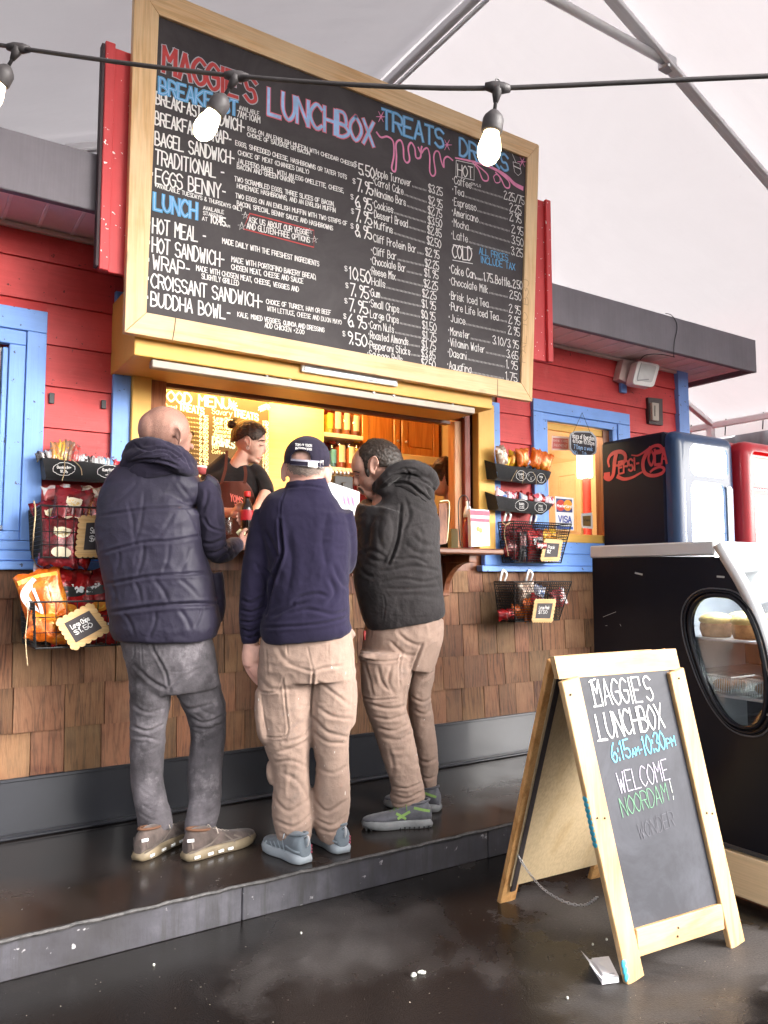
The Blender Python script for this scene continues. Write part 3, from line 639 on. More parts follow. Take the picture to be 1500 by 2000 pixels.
# ---- left window (only its right edge is in the picture)
W2 = MB().box(-0.6, 0.625, YW-.024, YW+.01, 2.447, 2.552, .003).build('window', M_blueh, K)
MB().box(0.54, 0.625, YW-.024, YW+.01, 1.467, 2.446, .003).build('frame', M_blue, W2)
MB().box(-0.6, 0.539, YW-.012, YW+.03, 2.378, 2.446, .003).build('frame', M_blueh, W2); MB().box(0.468, 0.539, YW-.012, YW+.03, 1.51, 2.377, .003).build('frame', M_blue, W2)
MB().box(-0.6, 0.539, YW-.014, YW+.03, 1.467, 1.509, .003).build('frame', M_blueh, W2); MB().box(0.442, 0.467, YW+.0, YW+.05, 1.535, 2.36, .003).build('frame', M_blue, W2)
MB().box(-0.6, 0.467, YW-.03, YW+.03, 1.511, 1.534, .006).build('frame', plain('weathered_sill', (.2, .24, .3), .7), W2)
MB().box(-0.6, 0.441, YW+.035, YW+.039, 1.535, 2.377).build('pane', glassm('left_window_glass', mixf=.1, tint=(.75, .75, .75)), W2)
# small hooks / strips on the siding
t_ = MB(); 
for a, c in (((96, 767), (106, 789)), ((198, 781), (207, 799))):
    p = Y(*a, YW); q = Y(*c, YW); t_ = MB().box(p[0], q[0], YW-.006, YW+.004, q[2], p[2], .002); t_.build('hook_strip', M_black, K)
p = Y(1209, 744, YW); q = Y(1221, 769, YW); MB().box(p[0], q[0], YW-.02, YW+.004, q[2], p[2], .003).build('light_bracket', M_blue, K)
# black vent pipe on the roof
VP_ = MB().lathe((3.93, 4.1, 3.17), [(.085, 0), (.085, .16), (.105, .17), (.105, .25), (.09, .27), (.001, .28)], 20).build('vent_pipe', M_black, None, True, label='short black vent pipe standing on the grey kiosk roof', cat='vent pipe')
# cable on the fascia
c_ = [Y(1300, 612, YF-.006), Y(1312, 616, YF-.006), Y(1321, 630, YF-.006), Y(1322, 645, YF-.006), Y(1317, 668, YF-.006), Y(1316, 697, YF-.006)]
cb = MB().tube(smoothpath(c_, 5), .0028, 6); p = [Y(1316, 697, YF+.03), Y(1290, 692, YF+.12), Y(1262, 693, YF+.2), Y(1250, 703, YW-.08)]; cb.tube(smoothpath([c_[-1]]+p, 5), .0028, 6)
cb.build('cable', M_black, None, True, label='thin black cable looping over the grey roof edge down to the floodlight', cat='cable')

# ---------------------------------------------------------------- big menu board and the red panel behind it
YB = 3.45
RP = thing('sign_panel', 'tall red painted panel standing behind the wide menu board', 'sign panel', (2.1, 3.48, 2.65))
MB().box(0.762, 3.52, 3.485, 3.508, 2.65, 3.70, .003).build('panel', M_redv, RP)
for a, b_ in ((0.757, 0.80), (3.478, 3.522)):
    MB().box(a, b_, 3.462, 3.484, 2.648, 3.705, .003).build('edge_board', M_redv, RP)
MB().box(0.742, 0.756, 3.465, 3.508, 2.66, 3.69, .002).build('edge_strip', plain('dark_edge', (.05, .03, .035), .7), RP)
B = thing('menu_board', 'wide hand-lettered chalk menu board in a pale pine frame above the serving window', 'menu board', (2.1, YB, 2.37))
def chalkmat(name, col, dust=(0.3, 0.28, 0.28), rough=.55, amt=.12):
    m, nt, b = newmat(name); v = mapping(nt)
    n = tex(nt, 'ShaderNodeTexNoise', 2.4, v, Detail=8.0, Roughness=.7, Distortion=.8); vs = mapping(nt, (5, 5, 22)); n2 = tex(nt, 'ShaderNodeTexNoise', 1, vs, Detail=6.0)
    r = ramp(nt, [(.4, (0, 0, 0)), (.8, (amt,)*3)]); nt.links.new(n.outputs[0], r.inputs[0]); c = mixc(nt, r.outputs[0], col, dust); nt.links.new(c, b.inputs['Base Color'])
    b.inputs['Roughness'].default_value = rough; b.inputs['Specular IOR Level'].default_value = .35; bump(nt, b, n2.outputs[0], .08, .003); return m
M_chalk = chalkmat('blackboard_paint', (0.028, 0.021, 0.024), (.22, .20, .20), .6, .2)
OC = [(.868, 2.376), (3.310, 2.366), (3.404, 4.03), (.871, 4.03)]; IC = [(.962, 2.482), (3.221, 2.470), (3.303, 3.915), (.985, 3.905)]      # outer and inner corners of the slightly racked frame
MB().prism([(p[0]+dx, YB+.003, p[1]+dz) for p, dx, dz in zip(IC, (-.01, .01, .01, -.01), (-.01, -.01, .01, .01))], (0, .017, 0)).build('panel', M_chalk, B)
for i, mt in enumerate((M_pine, M_pinev, M_pine, M_pinev)):
    j = (i+1) % 4; P = [np.array(q) for q in (OC[i], OC[j], IC[j], IC[i])]; c = sum(P)/4; P = [c+(p-c)*(1-.0008) for p in P]
    m_ = MB().prism([(p[0], YB-.012, p[1]) for p in P], (0, .042, 0)); o = m_.build('frame_rail', mt, B); bv = o.modifiers.new('b', 'BEVEL'); bv.width = .003; bv.segments = 2
# joints and cracks in the frame
cr = MB(); ribbon(cr, smoothpath([Y(343, 622, YB-.0128), Y(341, 640, YB-.0128), Y(337, 664, YB-.0128)], 3), .004, (0, -1, 0)); cr.build('crack', plain('crack_dark1', (.05, .03, .02), .9), B); cr = MB()
ribbon(cr, [Y(972, 741, YB-.0128), Y(972, 773, YB-.0128)], .004, (0, -1, 0)); cr.build('crack', plain('crack_dark', (.05, .03, .02), .9), B)
M_ct = plain('chalk_white', (0.78, 0.76, 0.74), .85, 0, .08, 30, 0)
M_cb = plain('chalk_blue', (0.12, 0.36, 0.62), .8, 0, .2, 25, 0); M_cr = plain('chalk_red', (0.48, 0.055, 0.055), .8, 0, .2, 25, 0)
M_cg = plain('chalk_grey', (0.42, 0.42, 0.46), .8, 0, .1, 25, 0); M_cp = plain('chalk_pink', (0.74, 0.26, 0.44), .8, 0, .15, 25, 0); M_clb = plain('chalk_light_blue', (0.33, 0.52, 0.80), .8, 0, .25, 14, 0)
M_cp2 = plain('chalk_rose', (0.68, 0.16, 0.22), .8, 0, .15, 25, 0)
YT = YB+.0015
def T(mb, s, a, b_, hpx, wd, off=0, jit=.12, wob=.1, mi=0):
    p0, p1 = Y(*a, YT), Y(*b_, YT); h = np.linalg.norm(Y(a[0], a[1]-hpx, YT)-p0); text(mb, s, p0, p1, (0, 0, h), wd, (0, -1, 0), off, jit, mi, wob=wob)
def letters(mat, lst, name='lettering', **kw):
    for L in lst: m_ = MB(); T(m_, *L, **kw); m_.build(name, mat, B)
ttl = (("MAGGIE'S", (311, 142), (500, 207), 58), )
rr_ = random.Random(3)
def bubble(s, a, b_, h, mo, mi_, w1, w2):
    st = random.getstate()
    letters(mo, [(s, a, b_, h, w1, .0005, .05)]); random.setstate(st); letters(mi_, [(s, a, b_, h, w2, .0012, .05)])
bubble("MAGGIE'S", (317, 140), (499, 203), 50, M_cg, M_cr, .029, .0185)
bubble("LUNCHBOX", (524, 222), (729, 285), 50, M_cp2, M_clb, .027, .016)
bubble("BREAKFAST", (311, 182), (463, 226), 30, M_cb, M_clb, .017, .004); bubble("LUNCH", (301, 409), (384, 428), 32, M_cb, M_clb, .016, .004)
bubble("TREATS", (746, 250), (866, 290), 37, M_cb, M_clb, .018, .005); bubble("DRINKS", (898, 303), (992, 335), 33, M_cb, M_clb, .017, .005)
letters(M_cb, [("ALL PRICES", (936, 496), (992, 510), 13, .0045), ("INCLUDE TAX", (939, 513), (1006, 528), 13, .0045)])
big = [("·BREAKFAST SANDWICH-", (300, 201), (478, 260), 24, .0072), ("·BREAKFAST WRAP-", (298, 241), (452, 285), 25, .0072), ("·BAGEL SANDWICH-", (298, 281), (458, 322), 26, .0072),
 ("·TRADITIONAL -", (298, 319), (438, 351), 28, .0072), ("·EGGS BENNY-", (298, 357), (441, 389), 29, .0072), ("·HOT MEAL -", (293, 453), (402, 476), 29, .0072), ("·HOT SANDWICH-", (292, 490), (438, 522), 29, .0072),
 ("·WRAP-", (291, 523), (371, 540), 27, .0072), ("·CROISSANT SANDWICH-", (290, 560), (513, 602), 27, .0072), ("·BUDDHA BOWL-", (289, 596), (450, 625), 27, .0072)]
letters(M_ct, big)
sm = [("AVAILABLE", (467, 214), (506, 226), 8, .0028), ("7AM-10AM", (463, 228), (508, 241), 13, .004), ("EGG ON AN ENGLISH MUFFIN WITH CHEDDAR CHEESE,", (484, 255), (695, 327), 8, .0036),
 ("CHOICE OF SAUSAGE OR BACON", (483, 266), (605, 303), 8, .0036), ("EGGS, SHREDDED CHEESE, HASHBROWNS OR TATER TOTS", (460, 283), (677, 350), 9, .0036), ("CHOICE OF MEAT (CHANGES DAILY)", (465, 302), (603, 340), 9, .0036),
 ("JALEPEÑO BAGEL WITH AN EGG OMELETTE, CHEESE,", (463, 318), (672, 377), 9, .0036), ("BACON AND GREEN ONIONS", (463, 329), (575, 358), 9, .0036), ("TWO SCRAMBLED EGGS, THREE SLICES OF BACON,", (458, 353), (653, 403), 9, .0038),
 ("HOMEMADE HASHBROWNS, AND AN ENGLISH MUFFIN", (463, 367), (655, 415), 9, .0036), ("TWO EGGS ON AN ENGLISH MUFFIN WITH TWO STRIPS OF", (460, 386), (678, 441), 9, .0038), ("BACON, SPECIAL BENNY SAUCE AND HASHBROWNS", (463, 401), (650, 450), 9, .0038),
 ("*AVAILABLE TUESDAYS & THURSDAYS ONLY", (302, 365), (473, 413), 8, .0032), ("AVAILABLE", (397, 409), (437, 418), 7, .003), ("STARTING", (397, 419), (434, 428), 7, .003), ("AT", (395, 430), (405, 432), 7, .003), ("10:45", (411, 435), (440, 442), 16, .006), ("AM", (441, 443), (449, 445), 5, .002),
 ("ASK US ABOUT OUR VEGGIE", (486, 434), (603, 460), 11, .0042), ("AND GLUTEN-FREE OPTIONS", (482, 446), (605, 474), 11, .0042), ("MADE DAILY WITH THE FRESHEST INGREDIENTS", (434, 475), (623, 520), 10, .0042),
 ("MADE WITH PORTOFINO BAKERY BREAD,", (452, 511), (618, 546), 10, .004), ("CHOSEN MEAT, CHEESE AND SAUCE", (452, 526), (592, 554), 10, .004), ("MADE WITH CHOSEN MEAT, CHEESE, VEGGIES AND", (383, 528), (583, 570), 10, .0038), ("SLIGHTLY GRILLED", (394, 544), (466, 558), 10, .0038),
 ("CHOICE OF TURKEY, HAM OR BEEF", (520, 593), (646, 615), 9, .0036), ("WITH LETTUCE, CHEESE AND DIJON MAYO", (522, 607), (667, 634), 9, .0032), ("KALE, MIXED VEGGIES, QUINOA AND DRESSING", (464, 618), (633, 649), 9, .0036), ("ADD CHICKEN +2.00", (517, 639), (594, 653), 9, .0036)]
letters(M_ct, sm)
pr = [("5.50", (701, 340), (731, 349), 21), ("7.95", (698, 373), (728, 382), 24), ("6.95", (694, 404), (726, 412), 23), ("7.95", (695, 432), (726, 440), 24), ("8.95", (694, 461), (726, 468), 24),
 ("10.50", (682, 544), (723, 554), 24), ("7.95", (684, 577), (720, 584), 24), ("7.95", (682, 607), (718, 614), 24), ("6.95", (680, 637), (716, 643), 24), ("9.50", (678, 671), (716, 678), 24)]
letters(M_ct, [(s, a, b_, h, .007) for s, a, b_, h in pr]+[("$", (a[0]-9+0, a[1]-15), (a[0]-4, a[1]-14), 10, .003) for s, a, b_, h in pr])
def listing(rows, hx, hp):
    for nm, a, price, b_ in rows:
        m_ = MB()
        sl = (b_[1]-a[1])/(b_[0]-a[0]); wn = len(nm)*hx; pw = len(price)*hx*1.15
        na = (a[0]+wn, a[1]+sl*wn); pa = (b_[0]-pw, b_[1]-sl*pw)
        T(m_, "·"+nm, (a[0]-6, a[1]-6*sl), na, 15, .0042, jit=.1); T(m_, price, pa, b_, 16, .0044)
        x = na[0]+3
        while x < pa[0]-3:
            y = a[1]+sl*(x-a[0]); ribbon(m_, [Y(x, y, YT), Y(x, y-3.2, YT)], .0022, (0, -1, 0)); x += 2.6
        m_.build('lettering', M_ct, B)
tr = [("Apple Turnover", (737, 345), "$3.25", (864, 383)), ("Carrot Cake", (736, 363), "$2.95", (864, 407)), ("Nanaimo Bars", (736, 384), "$2.75", (863, 426)), ("Cookies", (735, 407), "$3.50", (863, 445)), ("Dessert Bread", (735, 426), "$2.85", (862, 464)),
 ("Muffins", (734, 446), "$2.50", (861, 485)), ("Cliff Protein Bar", (733, 473), "$2.95", (858, 506)), ("Cliff Bar", (732, 498), "$2.25", (857, 527)), ("Chocolate Bar", (731, 517), "$1.95", (856, 546)), ("Reese Mix", (730, 537), "$2.25", (855, 567)), ("Halls", (729, 557), "$2.25", (852, 586)),
 ("Gum", (728, 579), "$1.95", (851, 606)), ("Small Chips", (728, 600), "$0.95", (850, 627)), ("Large Chips", (727, 621), "$1.50", (852, 648)), ("Corn Nuts", (727, 642), "$1.75", (852, 667)), ("Roasted Almonds", (727, 662), "$1.75", (851, 684)), ("Pepperoni Sticks", (726, 681), "$3.85", (850, 702)), ("Sausage Rolls", (725, 699), "$2.50", (850, 720))]
listing(tr, 4.7, 18)
dr = [("Coffee", (891, 360), "2.25/75", (1024, 400)), ("Tea", (891, 380), "2.25", (1018, 419)), ("Espresso", (891, 402), "2.95", (1018, 437)), ("Americano", (890, 422), "2.95", (1022, 461)), ("Mocha", (890, 443), "3.50", (1022, 482)), ("Latte", (889, 467), "3.25", (1021, 503)),
 ("Chocolate Milk", (885, 557), "2.50", (1018, 588)), ("Brisk Iced Tea", (885, 585), "2.95", (1017, 615)), ("Pure Life Iced Tea", (885, 606), "2.95", (1016, 636)), ("Juice", (884, 629), "2.95", (1015, 657)), ("Monster", (883, 655), "3.10/3.95", (1013, 682)), ("Vitamin Water", (883, 676), "3.65", (1012, 703)), ("Dasani", (882, 697), "1.95", (1011, 723)), ("Aquafina", (881, 721), "1.75", (1010, 746))]
listing(dr, 4.9, 18)
letters(M_ct, [("·Coke Can......1.75..Bottle..2.50", (879, 533), (1020, 566), 17, .005), ("HOT", (894, 342), (923, 349), 22, .0065), ("COLD", (884, 503), (921, 509), 26, .007), ("SM/LG", (920, 361), (939, 366), 5, .002)])
bx = MB()
def bpoly(m_, pts, wd, sm_=False, fn=None, off=0):
    P = [Y(*p, YT) for p in pts]; ribbon(m_, smoothpath(P, 5) if sm_ else P, wd, (0, -1, 0), off, 0, fn)
bpoly(bx, [(891, 313), (926, 321), (926, 352), (890, 344), (891, 313)], .004); bpoly(bx, [(885, 478), (922, 486)], .005); bpoly(bx, [(884, 508), (923, 515)], .004)
for sx, sy, r_ in ((479, 421, 7), (472, 442, 8), (605, 452, 6), (614, 468, 7)):
    bpoly(bx, [(sx+r_*math.sin(k*4*math.pi/5), sy-r_*math.cos(k*4*math.pi/5)) for k in range(6)], .0025)
bpoly(bx, [(1002, 316), (1005, 336), (1012, 343), (1018, 338), (1015, 320), (1002, 316)], .003); bpoly(bx, [(1008, 318), (1000, 300)], .003); bpoly(bx, [(1003, 324), (1016, 330)], .006)
bx.build('doodle', M_ct, B)
b2 = MB(); bpoly(b2, [(488, 417), (613, 450), (613, 483), (475, 447), (488, 417)], .006); b2.build('doodle', M_cr, B)
b3 = MB(); c3 = lambda L: [(660+a/3.571, 180+b_/3.571) for a, b_ in L]
bpoly(b3, c3([(270, 280), (300, 315), (345, 310), (385, 345), (390, 440), (375, 530), (400, 550), (408, 450), (405, 360), (435, 335), (455, 380), (460, 460), (480, 492), (500, 470), (490, 390), (510, 352), (535, 390), (545, 455), (575, 455), (580, 400), (585, 380)]), .011, True)
bpoly(b3, c3([(560, 385), (580, 425), (600, 400), (625, 392), (640, 450), (640, 550), (660, 585), (680, 560), (668, 460), (680, 415), (705, 420), (720, 480), (738, 525), (740, 470), (765, 450), (800, 475)]), .010, True)
bpoly(b3, c3([(825, 460), (900, 475), (1000, 500), (1100, 540), (1180, 590), (1230, 640), (1285, 670)]), .026, True, lambda t: .35+.75*t)
bpoly(b3, c3([(940, 490), (980, 540), (1010, 610), (1045, 615), (1040, 570), (960, 500)]), .010, True); bpoly(b3, c3([(1100, 560), (1135, 600), (1165, 660), (1195, 665), (1190, 620), (1120, 555)]), .010, True); bpoly(b3, c3([(1085, 590), (1100, 630), (1130, 625), (1125, 585), (1100, 575), (1085, 590)]), .006, True)
for cx, cy in ((744, 228), (873, 283), (1020, 316)):
    for k in range(6): bpoly(b3, [(cx, cy), (cx+9*math.cos(k*1.05), cy+11*math.sin(k*1.05))], .007, False, lambda t: 1-.6*t)
b3.build('doodle', M_cp, B)
st = MB(); p0 = Y(1026, 708, YB-.0126); p1 = Y(1033, 545, YB-.0126); text(st, "PAL 10 B3J", p0, p1, (-.045, 0, 0), .0035, (0, -1, 0), 0, .1); st.build('stamp', plain('stamp_brown', (.40, .24, .13), .8), B)

# ---------------------------------------------------------------- tent
def tentmat():
    m, nt, b = newmat('tent_vinyl'); v = mapping(nt); nt.nodes.remove(b)
    n = tex(nt, 'ShaderNodeTexNoise', 1.1, v, Detail=7.0, Roughness=.6, Distortion=.6); r = ramp(nt, [(.3, (.70, .675, .68)), (.7, (.79, .765, .77))]); nt.links.new(n.outputs[0], r.inputs[0])
    n2 = tex(nt, 'ShaderNodeTexNoise', 7, v, Detail=6.0, Roughness=.75); r2 = ramp(nt, [(.66, (0, 0, 0)), (.78, (.5,)*3)]); nt.links.new(n2.outputs[0], r2.inputs[0]); c = mixc(nt, r2.outputs[0], r.outputs[0], (.45, .40, .33))
    d = nt.nodes.new('ShaderNodeBsdfDiffuse'); t = nt.nodes.new('ShaderNodeBsdfTranslucent'); nt.links.new(c, d.inputs[0]); nt.links.new(mixc(nt, .0, (.27, .252, .26), c), t.inputs[0])
    mx = nt.nodes.new('ShaderNodeMixShader'); mx.inputs[0].default_value = .5; nt.links.new(d.outputs[0], mx.inputs[1]); nt.links.new(t.outputs[0], mx.inputs[2]); nt.links.new(mx.outputs[0], nt.nodes['Material Output'].inputs[0])
    vs = mapping(nt, (2.2, 9, 2.2), (0, 0, R(20))); n3 = tex(nt, 'ShaderNodeTexNoise', 1, vs, Detail=4.0); bp = nt.nodes.new('ShaderNodeBump'); bp.inputs['Strength'].default_value = .10; bp.inputs['Distance'].default_value = .05; nt.links.new(n3.outputs[0], bp.inputs['Height'])
    nt.links.new(bp.outputs[0], d.inputs['Normal']); nt.links.new(bp.outputs[0], t.inputs['Normal']); return m
M_tent = tentmat()
RX, RZ, EX, EZ, WX = 2.93, 4.86, 7.4, 2.95, -1.54
TN = thing('tent', 'large white vinyl frame tent covering the kiosk with silver poles', 'tent', (RX, 2.85, 0))
ylist = [-1.0, 0.6, 2.85, 5.0, 7.6]
def roofz(x): return RZ-(abs(x-RX)/(EX-RX))*(RZ-EZ)
for (xa, xb) in ((RX, EX+.12), (RX, WX-.12)):
    for y0, y1 in zip(ylist[:-1], ylist[1:]):
        m_ = MB(); nx, ny = 18, 12; vs = []
        for j in range(ny+1):
            for i in range(nx+1):
                x = xa+(xb-xa)*i/nx; y = y0+(y1-y0)*j/ny; sag = -.045*math.sin(math.pi*j/ny)*math.sin(math.pi*min(1, i/nx)); vs.append((x, y, roofz(x)+.06+sag+.012*math.sin(9*x+3*y)*math.sin(math.pi*j/ny)))
        m_.add(vs, [(j*(nx+1)+i, j*(nx+1)+i+1, (j+1)*(nx+1)+i+1, (j+1)*(nx+1)+i) for j in range(ny) for i in range(nx)]); m_.build('roof_panel', M_tent, TN, True)
# eave valance and end wall
for xe in (EX+.12, WX-.12):
    vl = MB(); vl.add([(xe, y, z) for y in np.linspace(-1.0, 7.6, 30) for z in (EZ+.02+.0, EZ-.17)], [(2*i, 2*i+1, 2*i+3, 2*i+2) for i in range(29)]); vl.build('valance', M_tent, TN)
MB().add([(WX, 7.6, EZ+.04), (RX, 7.6, RZ+.05), (EX, 7.6, EZ+.04), (EX, 7.6, 2.3), (WX, 7.6, 2.3)], [(0, 1, 2, 3, 4)]).build('end_panel', M_tent, TN)
for yy in (0.6, 2.85, 5.0, 7.55):
    for xe in (EX, WX):
        MB().beam((xe, yy, EZ-.02), (RX, yy, RZ-.02), (0, 1, 0), .058, .05, .006).beam((xe, yy-.035, EZ-.055), (RX, yy-.035, RZ-.055), (0, 1, 0), .03, .02, .004).build('rafter', M_alu, TN)
        MB().box(xe-.035, xe+.035, yy-.035, yy+.035, 0, EZ-.05, .006).build('post', M_alu, TN)
    hx = .965
    if yy in (2.85,): MB().tube([(RX-hx, yy, 4.43), (RX+hx, yy, 4.43)], .026, 14).build('collar_tie', M_alu, TN, True); MB().box(RX+hx-.03, RX+hx+.06, yy-.04, yy+.04, 4.38, 4.46, .008).build('clamp', M_steel, TN)
MB().beam((RX, -1.0, RZ-.01), (RX, 7.5, RZ-.01), (1, 0, 0), .05, .06, .008).beam((RX+.055, -1.0, RZ-.03), (RX+.055, 7.5, RZ-.03), (1, 0, 0), .02, .03, .004).build('ridge_bar', M_alu, TN)
for xe in (EX, WX): MB().beam((xe, -1.0, EZ-.05), (xe, 7.5, EZ-.05), (1, 0, 0), .05, .06, .006).build('eave_bar', M_alu, TN)
rp = MB()
for yy in np.arange(3.2, 7.2, .42): rp.tube([(EX+.10, yy, EZ+.03), (EX+.085, yy+.01, EZ-.16)], .006, 5)
rp.build('lacing', M_black, TN)
# dark curtain hung outside the far eave
cv = MB(); vs = []
ys = np.linspace(3.9, 7.5, 80)
for i, yy in enumerate(ys): off = .05*math.sin(yy*9)+.03*math.sin(yy*23); vs += [(EX+.30+off, yy, 2.80+.02*math.sin(yy*3)), (EX+.32+off*1.3, yy, 1.2), (EX+.34+off*1.2, yy, .05)]
cv.add(vs, [(3*i+k, 3*i+k+1, 3*i+4+k, 3*i+3+k) for i in range(79) for k in (0, 1)]); cv.build('curtain', plain('dark_grey_tarp', (.13, .125, .14), .5, 0, .2, 3, .1), None, True, label='dark grey tarpaulin curtain hanging beyond the drink coolers', cat='curtain')
# ================================================================ inside the kiosk
def lampmat(): return emis('lamp_glow', (1.0, .72, .36), 40)
# plywood partition with the lit inside menu
PY = 4.62
M_ply = wood('plywood', (0.74, 0.50, 0.20), (0.66, 0.42, 0.15), (0.80, .58, .27), 0, .6, .6, .6, .1, rings=3)
p0, p1 = Y(323, 722, PY), Y(633, 770, PY)
MB().box(0.905, p1[0], PY, PY+.02, 1.2, 2.86, .002).build('partition', M_ply, K)
IM = thing('inside_menu', 'tan inside food menu board lit by a warm lamp behind the worker with a bun', 'menu board', (1.5, PY-.02, 1.8))
a_, b_ = Y(300, 760, PY-.02), Y(526, 786, PY-.02); zb = Y(526, 935, PY-.02)[2]
M_imenu = chalkmat('inside_menu_paint', (.055, .036, .018), (.12, .09, .05))
MB().box(a_[0], b_[0], PY-.018, PY-.002, zb, b_[2]+.0, .002).build('panel', M_imenu, IM)
_yt = PY-.0195
def TI(m_, s, a, b_, h, wd): 
    q0, q1 = Y(*a, _yt), Y(*b_, _yt); hh = np.linalg.norm(Y(a[0], a[1]-h, _yt)-q0); text(m_, s, q0, (q1[0], q1[1], q0[2]+(q1[2]-q0[2])), (0, 0, hh), wd, (0, -1, 0), 0, .08)
m_ = MB(); TI(m_, "FOOD MENU", (311, 781), (448, 799), 20, .011); TI(m_, "Sweet", (322, 797), (346, 801), 9, .004); TI(m_, "TREATS", (350, 800), (398, 810), 13, .010); TI(m_, "Savory", (414, 808), (453, 813), 11, .004); TI(m_, "TREATS", (456, 812), (504, 822), 13, .010)
for k in range(14):
    y = 812+k*8.6; TI(m_, ("Cake", "Bars", "Cookies", "Bread", "Muffins", "Cliff", "Choc", "Reese", "Halls", "Gum", "Nuts", "Mints", "Candy", "Fruit")[k], (324, y), (352, y+3), 6, .0032)
    for q in range(11): ribbon(m_, [Y(356+q*3, y+3+q*.35, _yt), Y(356+q*3, y+1+q*.35, _yt)], .002, (0, -1, 0))
    TI(m_, ("2.95", "2.75", "3.50", "2.85", "2.50")[k % 5], (389, y+6), (406, y+8), 8, .005)
for k in range(6): TI(m_, "·"+("Large Chips", "Small Chips", "Corn Nuts", "Almonds", "Pepperoni", "Sausage")[k], (417, 820+k*8), (455, 824+k*8), 7, .0045)
for k in range(13): TI(m_, ("1.50", "1.75", "3.85")[k % 3], (513, 829+k*8.4), (524, 830+k*8.4), 7, .005)
TI(m_, "HOT", (415, 876), (428, 877), 6, .004); TI(m_, "Coffee", (414, 885), (440, 889), 7, .003)
m_.build('lettering', plain('chalk_cream', (.85, .80, .68), .8), IM)
m_ = MB(); TI(m_, "DRINKS", (415, 868), (458, 876), 15, .011); m_.build('lettering', M_clb, IM)
m_ = MB()
for k in range(9):
    q = Y(508+k*2, 789+abs(k-6)*.8, _yt); 
    for j in range(5): ribbon(m_, [q, q+np.array([.014*math.cos(j*1.25), 0, -.018+.016*math.sin(j*1.25)])], .005, (0, -1, 0))
for j in range(9): q = Y(455, 792, _yt); ribbon(m_, [q, q+np.array([.028*math.cos(j*.7), 0, .028*math.sin(j*.7)])], .008, (0, -1, 0))
m_.build('doodle', plain('chalk_cream2', (.85, .80, .68), .8), IM)
# warm strip lamp under the kiosk ceiling
LP = thing('ceiling_lamp', 'warm tube lamp under the kiosk ceiling above the inside menu', 'lamp', (1.75, 4.42, 2.62))
MB().box(1.15, 2.55, 4.18, 4.28, 2.63, 2.67, .01).build('housing', M_white, LP); MB().tube([(1.18, 4.20, 2.61), (2.52, 4.20, 2.61)], .018, 10).build('tube', emis('tube_glow', (1, .80, .48), 3), LP, True)
def area(name, loc, size, en, col, rot=(0, 0, 0), parent=None, sy=None):
    l = bpy.data.lights.new(name, 'AREA'); l.energy = en; l.size = size; l.color = col
    if sy: l.shape = 'RECTANGLE'; l.size_y = sy
    o = bpy.data.objects.new(name, l); sc.collection.objects.link(o); o.rotation_euler = rot; o.location = loc
    if parent is not None: par(o, parent)
    return o
area('lamp_light', (1.85, 4.26, 2.60), 1.3, 12, (1, .62, .18), (R(78), 0, 0), LP, .05)
L2 = thing('ceiling_lamp', 'round warm ceiling lamp inside the kiosk above the jar shelves', 'lamp', (3.0, 4.9, 2.85))
MB().lathe((3.0, 4.9, 2.86), [(.12, 0), (.13, -.03), (.10, -.06), (.001, -.07)], 20).build('shade', emis('shade_glow', (1, .75, .45), 6), L2, True)
area('lamp_light', (3.0, 4.9, 2.76), .2, 9, (1, .66, .32), (0, 0, 0), L2)
L3 = thing('table_lamp', 'tall glowing cream lamp seen through the small right window', 'lamp', (5.1, 4.5, .2))
a_, b_ = X(1137, 888, 5.1), X(1160, 933, 5.1)
MB().box(5.02, 5.1, b_[1], a_[1], b_[2], a_[2], .012).build('lamp_shade', emis('shade_cream', (1, .82, .5), 3), L3); MB().tube([(5.08, (a_[1]+b_[1])/2, .2), (5.08, (a_[1]+b_[1])/2, b_[2])], .035, 10).build('stem', M_red, L3, True)
_l = bpy.data.lights.new('lamp_light', 'POINT'); _l.energy = 16; _l.color = (1, .78, .48); _l.shadow_soft_size = .12; _o = bpy.data.objects.new('lamp_light', _l); sc.collection.objects.link(_o); _o.location = (4.2, 4.6, 2.5); par(_o, L3)
DR = thing('inside_door', 'cream panelled door seen through the small right window', 'door', (5.3, 4.6, .2))
a_, b_ = X(1078, 890, 5.3), X(1134, 890, 5.3)
MB().box(5.285, 5.318, b_[1], a_[1]+.25, .2, 2.35, .005).build('leaf', plain('cream_door', (.70, .55, .36), .5), DR)
for ya, yb_, za, zb_ in ((1094, 1126, 1040, 926),):
    q = [X(ya, za, 5.284), X(yb_, za, 5.284), X(yb_, zb_, 5.284), X(ya, zb_, 5.284)]; z0, z1 = q[0][2], q[2][2]; y0, y1 = q[1][1], q[0][1]
    MB().tube([(5.284, y0, z0), (5.284, y1, z0), (5.284, y1, z1), (5.284, y0, z1)], .008, 6, closed=True).build('panel_moulding', plain('cream_panel', (.62, .48, .30), .5), DR)
